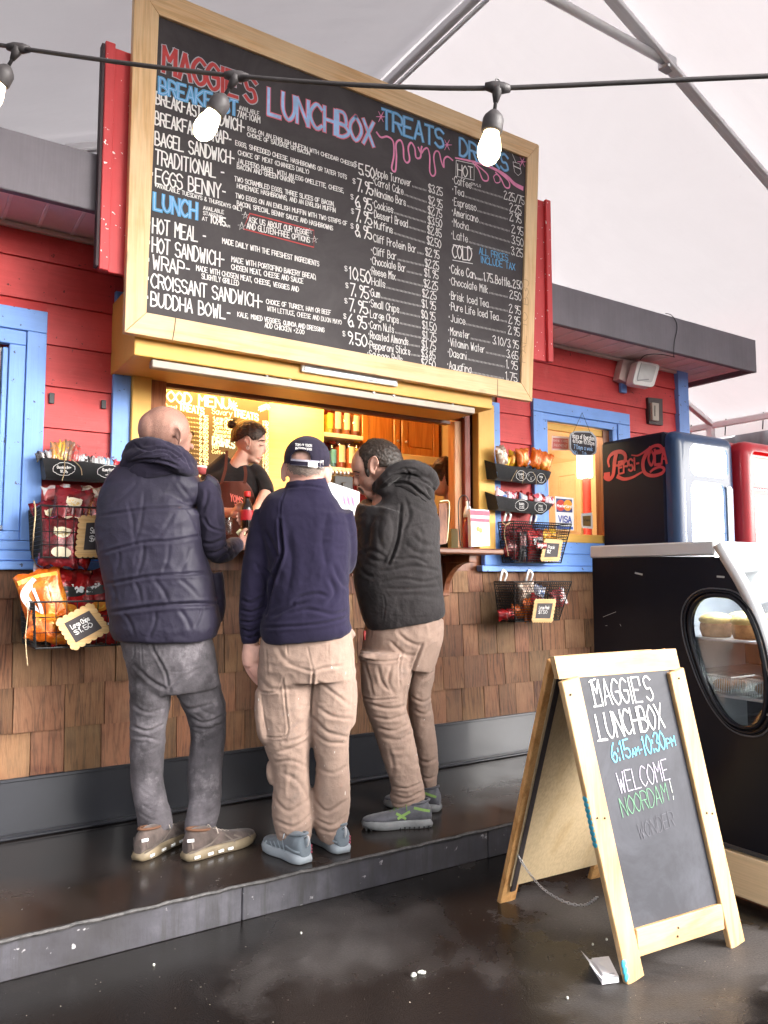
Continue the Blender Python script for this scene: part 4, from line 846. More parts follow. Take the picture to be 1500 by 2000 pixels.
# jar shelves against the red wall
JY = 4.85
SH = thing('jar_shelf', 'white wall shelves with spice jars between the lit plywood and the pine cupboards', 'shelf', (2.8, JY, 1.9))
jz = []
for py0, py1, xa in ((843, 850, 636), (911, 918, 650)):
    a_, b_ = Y(xa-6, py0, JY-.12), Y(703, py0+5, JY-.12); MB().box(a_[0], b_[0]+.03, JY-.12, JY+.1, a_[2]-.03, a_[2], .003).build('shelf_board', M_white, SH); jz.append(a_[2])
MB().box(Y(636, 800, JY)[0]-.06, 4.0, JY+.1, JY+.12, 1.2, 2.88).build('inside_wall', M_roomred, K)
M_jar = glassm('jar_glass', mixf=.15, tint=(.9, .88, .85))
def jar(px, zi, ht, rad, lidc, cont, label, labc):
    q = Y(px, 850, JY-.04); z = jz[zi]+.001; t = thing('spice_jar', label, 'jar', (q[0], JY-.04, z), 'jars on the kiosk shelves')
    c = (q[0], JY-.04, z); MB().lathe(c, [(rad*.9, 0), (rad, .008), (rad, ht*.78), (rad*.8, ht*.86), (rad*.78, ht*.88)], 18).build('glass', M_jar, t, True)
    MB().lathe(c, [(rad*.86, .006), (rad*.92, .01), (rad*.92, ht*.6), (rad*.86, ht*.63)], 16).build('contents', plain('contents', cont, .7, 0, .3, 60), t, True)
    MB().lathe((c[0], c[1], z+ht*.88), [(rad*.84, 0), (rad*.86, .004), (rad*.84, ht*.12), (.001, ht*.125)], 18).build('lid', plain('lid', lidc, .4), t, True)
    m_ = MB(); vs = []
    for i in range(7):
        a = math.pi*(1.18+.64*i/6)+.35; vs += [(c[0]+(rad+.0015)*math.cos(a), c[1]+(rad+.0015)*math.sin(a), z+ht*.18), (c[0]+(rad+.0015)*math.cos(a), c[1]+(rad+.0015)*math.sin(a), z+ht*.68)]
    m_.add(vs, [(2*i, 2*i+1, 2*i+3, 2*i+2) for i in range(6)]); m_.build('paper_label', plain('jar_label', labc, .7, 0, .1, 40), t)
jar(641, 0, 0.221, 0.034, (.55, .1, .05), (.7, .5, .05), 'yellow spice jar, leftmost on the upper shelf', (.75, .6, .1))
jar(656, 0, 0.240, 0.038, (.5, .1, .08), (.3, .1, .04), 'cream labelled spice jar with red lid, second on the upper shelf', (.8, .74, .6)); jar(674, 0, 0.240, 0.036, (.5, .1, .08), (.35, .14, .05), 'cream labelled spice jar, third on the upper shelf', (.8, .74, .6)); jar(692, 0, 0.227, 0.036, (.5, .1, .08), (.25, .08, .03), 'cream labelled spice jar, rightmost on the upper shelf', (.8, .74, .6))
jar(649, 1, 0.195, 0.029, (.5, .1, .08), (.1, .3, .5), 'blue labelled spice jar, leftmost on the lower shelf', (.15, .45, .65)); jar(664, 1, 0.247, 0.038, (.6, .09, .06), (.4, .1, .04), 'red lidded spice jar with white label on the lower shelf', (.8, .74, .6)); jar(683, 1, 0.240, 0.036, (.6, .10, .06), (.45, .12, .04), 'red lidded spice jar with cream label right beside the yellow lidded one', (.8, .74, .6)); jar(697, 1, 0.227, 0.027, (.85, .55, .04), (.7, .45, .05), 'yellow lidded spice jar, rightmost on the lower shelf', (.85, .6, .1))
# pine cupboards
CU = thing('wall_cupboard', 'knotty pine wall cupboard with two panelled doors above the man in black', 'cupboard', (3.6, 4.7, 1.95))
CY = 4.8
x0, x1, x2 = Y(707, 800, CY)[0], Y(782, 800, CY)[0], Y(856, 800, CY)[0]; zt, zb = 2.75, Y(782, 886, CY)[2]
MB().box(x0-.05, x2+.02, CY+.02, CY+.25, zb, zt, .003).build('carcass', M_knotty, CU)
for a_, b_ in ((x0, x1-.008), (x1+.008, x2)):
    d_ = MB(); d_.box(a_, a_+.055, CY-.008, CY+.018, zb, zt, .003).box(b_-.055, b_, CY-.008, CY+.018, zb, zt, .003).box(a_+.056, b_-.056, CY-.007, CY+.017, zb, zb+.055, .003); dd = d_.build('cupboard_door', M_knotty, CU)
    MB().box(a_+.058, b_-.058, CY+.0, CY+.016, zb+.058, zt, .006).build('door_panel', M_knotty, dd); kx = b_-.03 if a_ == x0 else a_+.03
    MB().lathe((kx, CY-.008, zb+.09), [(.004, 0), (.004, -.01), (.010, -.014), (.010, -.02), (.001, -.023)], 12, axis=(0, 1, 0)).build('knob', M_steel, dd, True)
MB().box(x1-.25, x2+.25, CY-.03, CY+.25, zb-.07, zb-.004, .004).build('light_pelmet', plain('cream_pelmet', (.7, .6, .42), .5), CU)
# plywood rack of utensils under the shelves, coffee machine
CM = thing('coffee_machine', 'black coffee machine behind the man in the cap', 'coffee machine', (2.5, 4.5, 1.47))
q = Y(652, 945, 4.5); m_ = MB(); m_.box(q[0]-.06, q[0]+.1, 4.46, 4.62, 1.47, q[2]-.01, .01); m_.box(q[0]-.055, q[0]+.095, 4.40, 4.459, q[2]-.10, q[2]+.05, .01); m_.build('body', M_black, CM)
for k in range(5): MB().lathe((q[0]-.04+.03*k, 4.45, q[2]+.05), [(.011, 0), (.011, .035), (.006, .04)], 10).build('spout_cap', M_steel, CM, True)
MB().box(q[0]+.0, q[0]+.03, 4.385, 4.399, q[2]-.06, q[2]+.0, .004).build('handle', M_black, CM)
UR = thing('utensil_board', 'pine board with hanging red and dark utensils behind the man in black', 'utensil rack', (2.95, 4.8, 1.8))
a_, b_ = Y(668, 925, 4.84), Y(690, 990, 4.84); MB().box(a_[0], b_[0], 4.84, 4.86, b_[2], a_[2], .003).build('backboard', M_pinev, UR)
for k in range(3):
    qx = a_[0]+.03+.05*k; MB().tube([(qx, 4.83, a_[2]-.03), (qx+.01, 4.828, a_[2]-.12)], [.011, .007], 8).build('utensil', plain('utensil_%d' % k, ((.05, .03, .02), (.25, .02, .02), (.06, .04, .03))[k], .4), UR, True)
# paper menu card on the counter between the men
FL = thing('counter_card', 'white counter card with pink print standing between the two men in khaki trousers', 'card', Y(668, 1040, 3.72))
q = [Y(640, 940, 3.74), Y(703, 961, 3.74), Y(698, 1075, 3.74), Y(640, 1075, 3.74)]; MB().prism(q, (0, .006, .0)).build('card', plain('glossy_card', (.80, .80, .82), .35, 0, .02), FL)
m_ = MB()
for k, (cx, cy) in enumerate(((673, 978), (681, 978), (689, 979))): ribbon(m_, smoothpath([Y(cx+i*1.2-2, cy-9+i*6, 3.7385) for i in range(4)], 3), .012, (0, -1, 0), 0, 0, lambda t: .4+math.sin(math.pi*t))
m_.build('print', M_cp, FL)
m_ = MB(); [ribbon(m_, [Y(674+3*k, 990, 3.7385), Y(676+3*k, 1012, 3.7385)], .006, (0, -1, 0)) for k in range(4)]; m_.build('print', M_cg, FL)
# brochure holder, pump bottle, wire stand, napkin box on the shelf's right end
BH = thing('brochure_holder', 'upright brochure holder with pink and white leaflets on the right end of the shelf', 'brochure holder', Y(940, 1066, 3.70))
q = [Y(919, 994, 3.70), Y(955, 996, 3.70), Y(957, 1066, 3.70), Y(921, 1068, 3.70)]; q = [np.array([p[0], 3.70, p[2]]) for p in q]; MB().prism(q, (0, .03, 0)).build('leaflet_stack', plain('leaflet', (.78, .74, .76), .5), BH)
m_ = MB(); ribbon(m_, [Y(921, 1001, 3.698), Y(954, 1003, 3.698)], .03, (0, -1, 0)); ribbon(m_, [Y(921, 1015, 3.698), Y(954, 1017, 3.698)], .02, (0, -1, 0)); m_.build('print', M_cp2, BH)
m_ = MB(); [m_.ell(Y(934+5*k, 1033+3*k, 3.698), (.014, .001, .016), n=10) for k in range(2)]; m_.build('print', plain('print_orange', (.75, .35, .1), .5), BH)
m_ = MB(); [TI(m_, "-----------", (925, 1024+k*6), (952, 1025+k*6), 3, .003) for k in range(0)]
for k in range(6): ribbon(m_, [Y(925, 1046+k*3.4, 3.698), Y(951, 1047+k*3.4, 3.698)], .0025, (0, -1, 0))
m_.build('print', M_cg, BH)
PB = thing('syrup_bottle', 'red syrup bottle with clear shoulder on the shelf beside the brochure holder', 'bottle', Y(914, 1064, 3.78))
c = Y(914, 1064, 3.78); c[2] = 1.468; m_ = MB().lathe(c, [(.03, 0), (.034, .01), (.034, .13), (.03, .17), (.022, .2)], 16); m_.build('body', plain('red_syrup', (.3, .02, .02), .15, coat=.6), PB, True)
MB().lathe((c[0], c[1], c[2]+.2), [(.026, 0), (.028, .02), (.02, .06), (.012, .075), (.012, .1), (.001, .105)], 16).build('cap', M_alu, PB, True)
WS = thing('wire_stand', 'black wire card stand looped up beside the pine post', 'wire stand', Y(900, 1066, 3.74))
MB().tube(smoothpath([Y(899, 1066, 3.74), Y(895, 1000, 3.74), Y(897, 975, 3.74), Y(906, 967, 3.74), Y(914, 975, 3.74), Y(917, 1000, 3.74)], 6), .0035, 6).build('wire', M_blackm, WS, True); MB().box(*(lambda a, b: (a[0]-.03, b[0]+.03))(Y(897, 1066, 3.74), Y(905, 1066, 3.74)), 3.70, 3.78, 1.467, 1.475, .002).build('foot', M_black, WS)
PT = thing('cash_terminal', 'brown framed pay terminal with grey edge on the shelf behind the man in black', 'terminal', Y(868, 1060, 3.76))
q = [Y(858, 983, 3.80), Y(875, 982, 3.80), Y(872, 1062, 3.74), Y(856, 1064, 3.74)]; MB().prism(q, (0.01, .02, 0)).build('screen_back', M_brown, PT)
MB().tube(smoothpath([Y(858, 980, 3.79), Y(868, 978, 3.79), Y(877, 983, 3.79), Y(875, 1030, 3.77), Y(872, 1060, 3.75)], 4), .006, 8).build('rim', plain('brass_rim', (.5, .42, .25), .35, .5), PT, True)
MB().box(*(lambda a, b: (a[0], b[0]))(Y(874, 1060, 3.9), Y(888, 1060, 3.9)), 3.86, 3.9, 1.47, 1.60, .004).build('printer', plain('olive_box', (.3, .25, .1), .5), PT)

# ================================================================ left window contents
for k, (z0, z1, lb) in enumerate(((2.02, 2.28, 'ribbed tan wicker box on the upper shelf in the left window'), (1.78, 1.99, 'ribbed tan wicker box on the middle shelf in the left window'))):
    t = thing('wicker_box', lb, 'box', (.35, 4.1, z0)); m_ = MB().box(.16, .47, 4.09, 4.3, z0, z1, .01); m_.build('body', plain('wicker', (.24, .16, .07), .8, 0, .3, 90, .5), t)
    m_ = MB(); [m_.box(.17+.022*i, .178+.022*i, 4.075, 4.0895, z0+.01, z1-.01) for i in range(14)]; m_.build('rib', plain('wicker_rib', (.42, .30, .15), .8), t)
    MB().box(.14, .49, 4.06, 4.32, z1+.001, z1+.02, .006).build('lid', plain('wicker_lid', (.5, .38, .22), .7), t)
MB().box(-.3, .6, 4.05, 4.35, z0-.03, z0-.006, .003).box(-.3, .6, 4.05, 4.35, 1.985+.01, 2.012, .003).build('display_shelf', M_white, None, label='white shelves holding wicker boxes in the left window', cat='shelf')
t = thing('snack_pile', 'brown paper bags of snacks low in the left window', 'snacks', (.35, 4.1, 1.45)); 
for k in range(5): m_ = MB().ell((.16+.07*k, 4.12+.02*(k % 2), 1.66-.03*(k % 2)), (.06, .05, .10), n=10); m_.build('paper_bag', plain('bag_%d' % k, ((.25, .1, .05), (.3, .2, .1), (.2, .03, .03), (.35, .25, .15), (.15, .05, .03))[k], .5, 0, .4, 30, .5), t, True)

# ================================================================ snack bags
def foil(name, col, col2=None, sc_=6.0):
    m, nt, b = newmat(name); v = mapping(nt, rand=False)
    n = tex(nt, 'ShaderNodeTexNoise', sc_, v, Detail=2.0, Distortion=1.2); r = ramp(nt, [(.44, col), (.50, col2 or tuple(c*.6 for c in col))], 'LINEAR'); nt.links.new(n.outputs[0], r.inputs[0]); nt.links.new(r.outputs[0], b.inputs['Base Color'])
    b.inputs['Roughness'].default_value = .26; b.inputs['Metallic'].default_value = .25; b.inputs['Coat Weight'].default_value = .5; b.inputs['Coat Roughness'].default_value = .12
    n2 = tex(nt, 'ShaderNodeTexNoise', 28, v, Detail=4.0, Distortion=.8); bump(nt, b, n2.outputs[0], .7, .012); return m
F = {k: foil('foil_'+k, a, b_, s) for k, (a, b_, s) in dict(red=((.50, .015, .015), (.22, .008, .01), 9), dred=((.26, .012, .02), (.13, .01, .012), 9), orange=((.80, .26, .02), (.70, .14, .01), 8), yellow=((.85, .50, .02), (.80, .32, .02), 10), clear=((.5, .42, .34), (.32, .2, .14), 30), brown=((.16, .05, .03), (.3, .14, .05), 16), blue=((.12, .22, .5), (.6, .6, .65), 20), white=((.72, .70, .70), (.5, .1, .1), 12), pink=((.62, .06, .10), (.75, .6, .65), 22), black=((.03, .025, .03), (.2, .05, .05), 9)).items()}
M_cream = plain('print_cream', (.80, .70, .50), .4); M_pr_w = plain('print_white', (.8, .8, .8), .4); M_pr_y = plain('print_yellow', (.85, .55, .08), .4); M_pr_k = plain('print_black', (.02, .02, .02), .4); M_pr_o = plain('print_orange2', (.8, .28, .03), .4)
def bag(c, wd, ht, th, mat, label, rz=0, tilt=0, roll=0, deco=None, group='snack bags in the wall baskets', cat='snack bag', seed=None, name='snack_bag'):
    """a puffed pillow bag with crimped ends; C is its centre"""
    rd = random.Random(seed if seed is not None else int(c[0]*1000+c[2]*7777)); nx, ny = 9, 11; A = []; Bk = []
    ph = [rd.uniform(0, 6) for _ in range(6)]
    M = Matrix.Rotation(rz, 4, 'Z') @ Matrix.Rotation(tilt, 4, 'X') @ Matrix.Rotation(roll, 4, 'Y'); c = Vector(c)
    for sgn, L in ((-1, A), (1, Bk)):
        for j in range(ny+1):
            for i in range(nx+1):
                u, v = i/nx*2-1, j/ny*2-1; ed = abs(v) > .86
                puff = (1-abs(u)**2.4)**.6*(max(0, 1-(abs(v)/.86)**3))**.7 if not ed else 0
                wr = .12*math.sin(5*u+ph[0]+3*v)*math.sin(4*v+ph[1])+.10*math.sin(9*u+ph[2])*(abs(v)**2)
                y = sgn*th/2*puff*(1+wr)+.006*math.sin(7*u+ph[3]); x = u*wd/2*(1-.10*(1-abs(v)**2)*.6+.02*math.sin(6*v+ph[4])); z = v*ht/2+(.006*math.sin(8*u+ph[5]) if ed else 0)
                L.append(Vector((x, y+(sgn*.0008 if ed or abs(u) == 1 else 0), z)))
    n = (nx+1)*(ny+1); m_ = MB(); vs = [c+M@p for p in A+Bk]; idx = lambda i, j, s: s*n+j*(nx+1)+i; fs = []
    for s in (0, 1):
        for j in range(ny):
            for i in range(nx): fs.append((idx(i, j, s), idx(i+1, j, s), idx(i+1, j+1, s), idx(i, j+1, s)))
    for j in range(ny):
        for i in (0, nx): fs.append((idx(i, j, 0), idx(i, j+1, 0), idx(i, j+1, 1), idx(i, j, 1)))
    for i in range(nx):
        for j in (0, ny): fs.append((idx(i, j, 0), idx(i+1, j, 0), idx(i+1, j, 1), idx(i, j, 1)))
    m_.add(vs, fs); t = thing(name, label, cat, (c.x, c.y, c.z-ht/2), group); m_.build('wrapper', mat, t, True)
    def surf(u, v):
        fx = (u+1)/2*nx; fy = (v+1)/2*ny; i = min(int(fx), nx-1); j = min(int(fy), ny-1); a, b_ = fx-i, fy-j
        g = lambda i, j: A[j*(nx+1)+i]
        p = g(i, j)*(1-a)*(1-b_)+g(i+1, j)*a*(1-b_)+g(i, j+1)*(1-a)*b_+g(i+1, j+1)*a*b_; return c+M@Vector((p.x, p.y-.0022, p.z))
    for dm, kind, pr in (deco or []):
        q = MB()
        if kind == 'oval':
            u0, v0, ru, rv = pr; K_ = 18; ringo = [[surf(u0+ru*s_*math.cos(k*2*math.pi/K_), v0+rv*s_*math.sin(k*2*math.pi/K_)) for k in range(K_)] for s_ in (1, .66, .33)]; vs = [p for r_ in ringo for p in r_]+[surf(u0, v0)]
            fs = [(s_*K_+k, s_*K_+(k+1) % K_, (s_+1)*K_+(k+1) % K_, (s_+1)*K_+k) for s_ in (0, 1) for k in range(K_)]+[(2*K_+k, 2*K_+(k+1) % K_, 3*K_) for k in range(K_)]; q.add(vs, fs); q.build('print', dm, t, True)
        elif kind == 'band':
            pts, w_ = pr; P = smoothpath([np.array(p, float) for p in pts], 6); nv = M@Vector((0, -1, 0)); ribbon(q, [np.array(surf(*p)) for p in P], w_, nv, .0006); q.build('print', dm, t)
        elif kind == 'text':
            s, u0, u1, v0, v1, hv, w_ = pr; nv = np.array(M@Vector((0, -1, 0))); a = np.array(surf(u0, v0)); b_ = np.array(surf(u1, v1)); up = np.array(M@Vector((0, 0, hv*ht/2))); text(q, s, a+nv*.004, b_+nv*.004, up, w_, nv, .001, .05); q.build('print', dm, t)
    return t
# ================================================================ wall baskets and trays
def bar(mb, a, b_, r=.0028, n=5): mb.tube([a, b_], r, n)
def basket(label, x0, x1, zt, zb, yb, dep, taper=.03, flare=0.0, brick=False, step=.032, group='black wire baskets hanging on the kiosk wall', fz=0.0):
    t = thing('wire_basket', label, 'wire basket', ((x0+x1)/2, yb-dep/2, zb), group)
    T_ = [(x0, yb, zt), (x0, yb-dep, zt-fz), (x1+flare, yb-dep, zt-fz), (x1+flare, yb, zt)]; Bt = [(x0+taper, yb, zb), (x0+taper, yb-dep+taper, zb), (x1-taper+flare*.3, yb-dep+taper, zb), (x1-taper+flare*.3, yb, zb)]
    rim = MB().tube(T_, .0045, 6, closed=True); rim.build('rim', M_blackm, t); 
    fr = MB().tube(Bt, .004, 6, closed=True); [bar(fr, T_[i], Bt[i], .004) for i in range(4)]; fr.build('corner_wires', M_blackm, t)
    V3 = lambda a, b_, s: tuple(a[k]+(b_[k]-a[k])*s for k in range(3))
    for i, (a, b_) in enumerate(((0, 1), (1, 2), (2, 3), (3, 0))):
        m_ = MB(); L = math.dist(T_[a], T_[b_]); H = zt-zb; solid = brick or i != 1
        stp = step*.55 if solid else step; nh = max(3, int(H/(stp*(1.0 if solid else 1.5)))); nv = max(3, int(L/stp))
        for k in range(1, nh): bar(m_, V3(T_[a], Bt[a], k/nh), V3(T_[b_], Bt[b_], k/nh), .0022 if solid else .0019, 4)
        for k in range(1, nv):
            if solid:
                for h in range(nh):
                    s = (k+(.5 if h % 2 else 0))/nv
                    if s >= 1: continue
                    p = V3(V3(T_[a], T_[b_], s), V3(Bt[a], Bt[b_], s), h/nh); q = V3(V3(T_[a], T_[b_], s), V3(Bt[a], Bt[b_], s), (h+1)/nh); bar(m_, p, q, .0019, 4)
            else: s = k/nv; bar(m_, V3(T_[a], T_[b_], s), V3(Bt[a], Bt[b_], s), .0019, 4)
        m_.build('wire_side', M_blackm, t, kind='stuff')
    m_ = MB(); nv = int((x1-x0)/.03)
    for k in range(1, nv): s = k/nv; bar(m_, V3(Bt[0], Bt[3], s), V3(Bt[1], Bt[2], s), .0019, 4)
    for k in range(1, 4): bar(m_, V3(Bt[0], Bt[1], k/4), V3(Bt[3], Bt[2], k/4), .0019, 4)
    m_.build('wire_bottom', M_blackm, t, kind='stuff')
    for hx in (x0+.07, x0+.30) if x0 > 2 else (x1-.05,):
        h_ = MB(); pts = smoothpath([(hx-.02, yb+.0, zt+.005), (hx-.022, yb-.02, zt+.05), (hx, yb-.012, zt+.075), (hx+.022, yb-.02, zt+.05), (hx+.02, yb, zt+.005)], 5); h_.tube(pts, .009, 8, sq=.5); h_.build('hook', M_alu, t, True)
    return t
def tag_card(label, c4, txt, bd=True, name='price_tag', group='chalk price tags on the snack baskets'):
    """scalloped pale wood tag with a chalk face, corner points given clockwise from top left"""
    c4 = [np.array(p) for p in c4]; ctr = sum(c4)/4; t = thing(name, label, 'price tag', ctr, group); ex = c4[1]-c4[0]; ey = c4[3]-c4[0]; n_ = nz(np.cross(ex, ey)); n_ = n_ if n_[1] < 0 else -n_
    W_, H_ = np.linalg.norm(ex), np.linalg.norm(ey); ux, uy = ex/W_, ey/H_; pts = []
    def edge(a, b_, k): 
        L = np.linalg.norm(b_-a); d = (b_-a)/L; o = nz(np.cross(d, n_)); o = o if np.dot(o, (a+b_)/2-ctr) > 0 else -o; r_ = L/k/2
        for i in range(k):
            m = a+d*(r_*(2*i+1))
            for th in np.linspace(math.pi, 0, 6)[:-1]: pts.append(m+d*r_*math.cos(th)+o*r_*.75*math.sin(th))
    kx = max(4, int(W_/.022)); ky = max(3, int(H_/.022))
    edge(c4[0], c4[1], kx); edge(c4[1], c4[2], ky); edge(c4[2], c4[3], kx); edge(c4[3], c4[0], ky)
    M_tagw = bpy.data.materials.get('tag_wood') or wood('tag_wood', (.66, .42, .19), (.58, .34, .13), None, 0, .6, 1, 0, .1)
    MB().prism(pts, -n_*.006).build('scalloped_border', M_tagw, t)
    m = .15*min(W_, H_); q = [c4[0]+ux*m+uy*m, c4[1]-ux*m+uy*m, c4[2]-ux*m-uy*m, c4[3]+ux*m-uy*m]; MB().prism([p+n_*.0012 for p in q], -n_*.001).build('chalk_face', M_chalk, t)
    m_ = MB(); k = len(txt)
    for i, s in enumerate(txt):
        hh = H_*.15; b0 = q[3]+(q[0]-q[3])*(.60-.30*i)+ux*W_*.10; L = min(W_*.52, len(s)*hh*.75); text(m_, s, b0+ux*.0, b0+ux*L, -uy*hh, hh*.13, n_, .0022, .1)
    m_.build('lettering', M_ct, t); return t
def twine(label, pts, r=.0022): MB().tube(smoothpath(pts, 6), r, 5).build('twine', M_twine, None, True, label=label, cat='twine', group='jute twine tied on the snack baskets')
yb = YW-.03
def bx_(a, b_, y=yb): return Y(*a, y)[0], Y(*b_, y)[0]
# left upper basket
xl = Y(57, 985, YW-.02)[0]; dep = YW-.02-X(84, 1000, xl)[1]; dep = max(.12, min(.3, dep))
zt1 = X(84, 985, xl)[2]; zb1 = X(88, 1088, xl+.02)[2]
basket('upper left wire basket full of dark red crisp bags above the blue sill', xl, 1.02, zt1, zb1, YW-.025, dep, .015)
yc = YW-.025-dep/2; rd = random.Random(4)
def inb(px, py, frac=.5, d_=None): return Y(px, py, YW-.03-(d_ or dep)*frac)
lays = [(M_cream, 'oval', (0, .35, .42, .22)), (M_pr_y, 'oval', (0, .35, .30, .13)), (M_cream, 'text', ('Lays', -.38, .4, .28, .36, .22, .006)), (M_cream, 'oval', (.1, -.45, .5, .22))]
L_ = [((108, 1020), .45, -.3, 'red crisp bag with cream oval, leftmost in the upper left basket', 'dred'), ((140, 1000), .65, .15, 'dark red crisp bag lying tallest in the middle of the upper left basket', 'dred'), ((120, 1058), .82, .1, 'red crisp bag with cream print at the bottom front of the upper left basket', 'dred'), ((160, 1010), .45, -.35, 'dark red crisp bag leaning right in the upper left basket', 'dred'), ((158, 1055), .8, .5, 'bright red crisp bag wedged diagonally in the upper left basket', 'red'), ((186, 1000), .3, .2, 'dark red crisp bag at the back beside the blue vest in the upper left basket', 'dred')]
for i, (p, fr, ro, lb, f_) in enumerate(L_): bag(inb(*p, fr), .17, .22, .055, F[f_], lb, rz=rd.uniform(-.3, .3), tilt=rd.uniform(-.25, .1), roll=ro, deco=lays if i in (0, 1, 2, 3) else None, seed=i)
for k, (p, lb) in enumerate((((112, 962), 'clear and cream wrapper sticking up at the left of the upper left basket'), ((186, 965), 'clear crumpled wrapper at the back of the upper left basket'))): bag(inb(*p, .3), .13, .07, .03, F['clear' if k else 'white'], lb, roll=-.2+.3*k, tilt=-.3, seed=20+k)
q = [Y(a, b_, YW-.03-dep-.004) for a, b_ in ((158, 1010), (250, 1008), (246, 1084), (150, 1086))]; tag_card('chalk price tag half hidden by the blue vest in the upper left basket', q, ['Small Chips', '$0.95'])
twine('long jute twine hanging from the upper left basket to the basket below', [Y(66, 978, YW-dep-.03), Y(69, 1000, YW-dep-.02), Y(65, 1050, YW-dep), Y(64, 1085, YW-.14), Y(72, 1105, YW-.1), Y(80, 1122, YW-.1)], .003)
# left lower basket
xl = Y(42, 1135, YW-.02)[0]; dep2 = max(.15, min(.35, YW-.02-X(68, 1178, xl)[1])); zt2 = X(66, 1176, xl)[2]; zb2 = X(68, 1265, xl+.02)[2]
basket('lower left wire basket with orange and red chip bags against the shingles', xl, 1.03, zt2, zb2, YW-.025, dep2, .015, step=.042)
dor = [(M_pr_k, 'oval', (0, .25, .75, .17)), (M_pr_w, 'text', ('Doritos', -.62, .62, .18, .26, .24, .009)), (M_pr_o, 'oval', (.05, -.35, .4, .2)), (M_pr_y, 'oval', (.05, -.35, .2, .1))]
def in2(px, py, fr): return Y(px, py, YW-.03-dep2*fr)
bag(in2(88, 1180, .62), .19, .30, .07, F['orange'], 'orange and white cheese snack bag, leftmost in the lower left basket', roll=-.28, rz=-.2, deco=[(M_pr_w, 'band', ([(-.9, -.8), (-.5, -.2), (-.75, .4), (-.2, .72)], .032)), (M_pr_w, 'band', ([(-.4, -.75), (-.2, -.1), (-.3, .5)], .014)), (M_pr_y, 'band', ([(-.8, .78), (0, .82), (.8, .78)], .02))], seed=31)
bag(in2(128, 1170, .5), .22, .27, .07, F['red'], 'red chip bag with black and white lettering in the middle of the lower left basket', roll=.06, rz=.15, deco=dor, seed=32)
bag(in2(188, 1165, .45), .22, .25, .07, F['red'], 'red chip bag partly behind the blue vest in the lower left basket', roll=-.15, rz=-.1, deco=dor, seed=33)
bag(in2(100, 1228, .8), .20, .12, .06, F['orange'], 'small orange snack bag lying on the bottom of the lower left basket', roll=.2, seed=34); bag(in2(150, 1228, .75), .22, .12, .06, F['red'], 'red snack bag lying flat on the bottom of the lower left basket', roll=-.1, seed=35); bag(in2(190, 1225, .7), .2, .14, .06, F['red'], 'red snack bag lying at the right end of the lower left basket', roll=.15, seed=36, deco=[(M_pr_w, 'band', ([(-.8, .3), (.8, .3)], .01))])
bag(in2(98, 1125, .3), .15, .10, .04, F['white'], 'white folded wrapper on top of the lower left basket', roll=.1, tilt=-.5, seed=37); bag(in2(140, 1134, .25), .22, .10, .04, F['blue'], 'pale blue edged bag peeking out behind the red chip bags', roll=.12, tilt=-.4, seed=38)
yt2 = YW-.03-dep2-.012
tag_card('scalloped wooden chalk tag reading Large Chips $1.50 on the lower left basket', [Y(a, b_, yt2) for a, b_ in ((111, 1214), (178, 1180), (213, 1230), (144, 1268))], ['Large Chips', '$1.50'])
twine('jute twine hanging straight down from the lower left basket corner', [Y(52, 1178, YW-dep2-.02), Y(54, 1200, YW-dep2-.03), Y(50, 1240, YW-dep2-.03), Y(51, 1270, YW-dep2-.03), Y(54, 1300, YW-dep2-.03)], .0022)
# black fabric trays
M_tray = fabric('black_tray_cloth', (.016, .016, .018), .3, .8, .2)
def tray(label, p_tl, p_tr, p_bl, p_br, dep, tags, y=YW-.02):
    """sagging cloth trough; pixel corners are those of its front"""
    yf = y-dep; tl, tr, bl, br = Y(*p_tl, yf), Y(*p_tr, yf), Y(*p_bl, yf), Y(*p_br, yf); t = thing('snack_tray', label, 'tray', (tl[0], y, bl[2]), 'black cloth trays hanging on the kiosk wall'); m_ = MB(); n = 24; vs = []
    for i in range(n+1):
        s = i/n; f0 = tl+(tr-tl)*s; f1 = bl+(br-bl)*s; sag = .008*math.sin(s*17)*0.5; back0 = np.array([f0[0], y, f0[2]+.045]); back1 = np.array([f1[0], y, f1[2]+.012])
        vs += [back0, back1, f1+[0, .03, .0], f1+[0, 0, .012], (f0+f1)/2+[0, -.004+sag, 0], f0+[0, .0, sag*.6], f0+[0, .007, sag*.6], (f0+f1)/2+[0, .008, 0]]
    k = 8; m_.add(vs, [(i*k+j, i*k+j+1, (i+1)*k+j+1, (i+1)*k+j) for i in range(n) for j in range(k-1)])
    for e_ in (0, n): m_.add([vs[e_*k+j] for j in (0, 1, 2, 3, 5)], [(0, 1, 2, 3, 4)])
    m_.build('cloth', M_tray, t, True); M_fr = M_ct
    for (cx, cy, wpx, hpx, lines) in tags:
        q = MB(); P = []
        for k_ in range(41):
            a = 2*math.pi*k_/40; r_ = 1+.10*math.cos(4*a)+.04*math.cos(8*a+.5); sx = abs(math.cos(a))**.5*math.copysign(1, math.cos(a)); sy = abs(math.sin(a))**.5*math.copysign(1, math.sin(a)); P.append(Y(cx+wpx/2*sx*r_, cy+hpx/2*sy*r_, yf-.006))
        ribbon(q, P, .0022, (0, -1, 0))
        for li, s in enumerate(lines): L = min(wpx*.72, len(s)*hpx*.13); yy = cy-hpx*.05+li*hpx*.36; a, b_ = Y(cx-L/2, yy, yf-.006), Y(cx+L/2, yy+1, yf-.006); text(q, s, a, b_, (0, 0, np.linalg.norm(Y(cx, yy-hpx*.24, yf-.006)-Y(cx, yy, yf-.006))), .0022, (0, -1, 0), 0, .1)
        q.build('chalk_label', M_fr, t)
    return t, yf
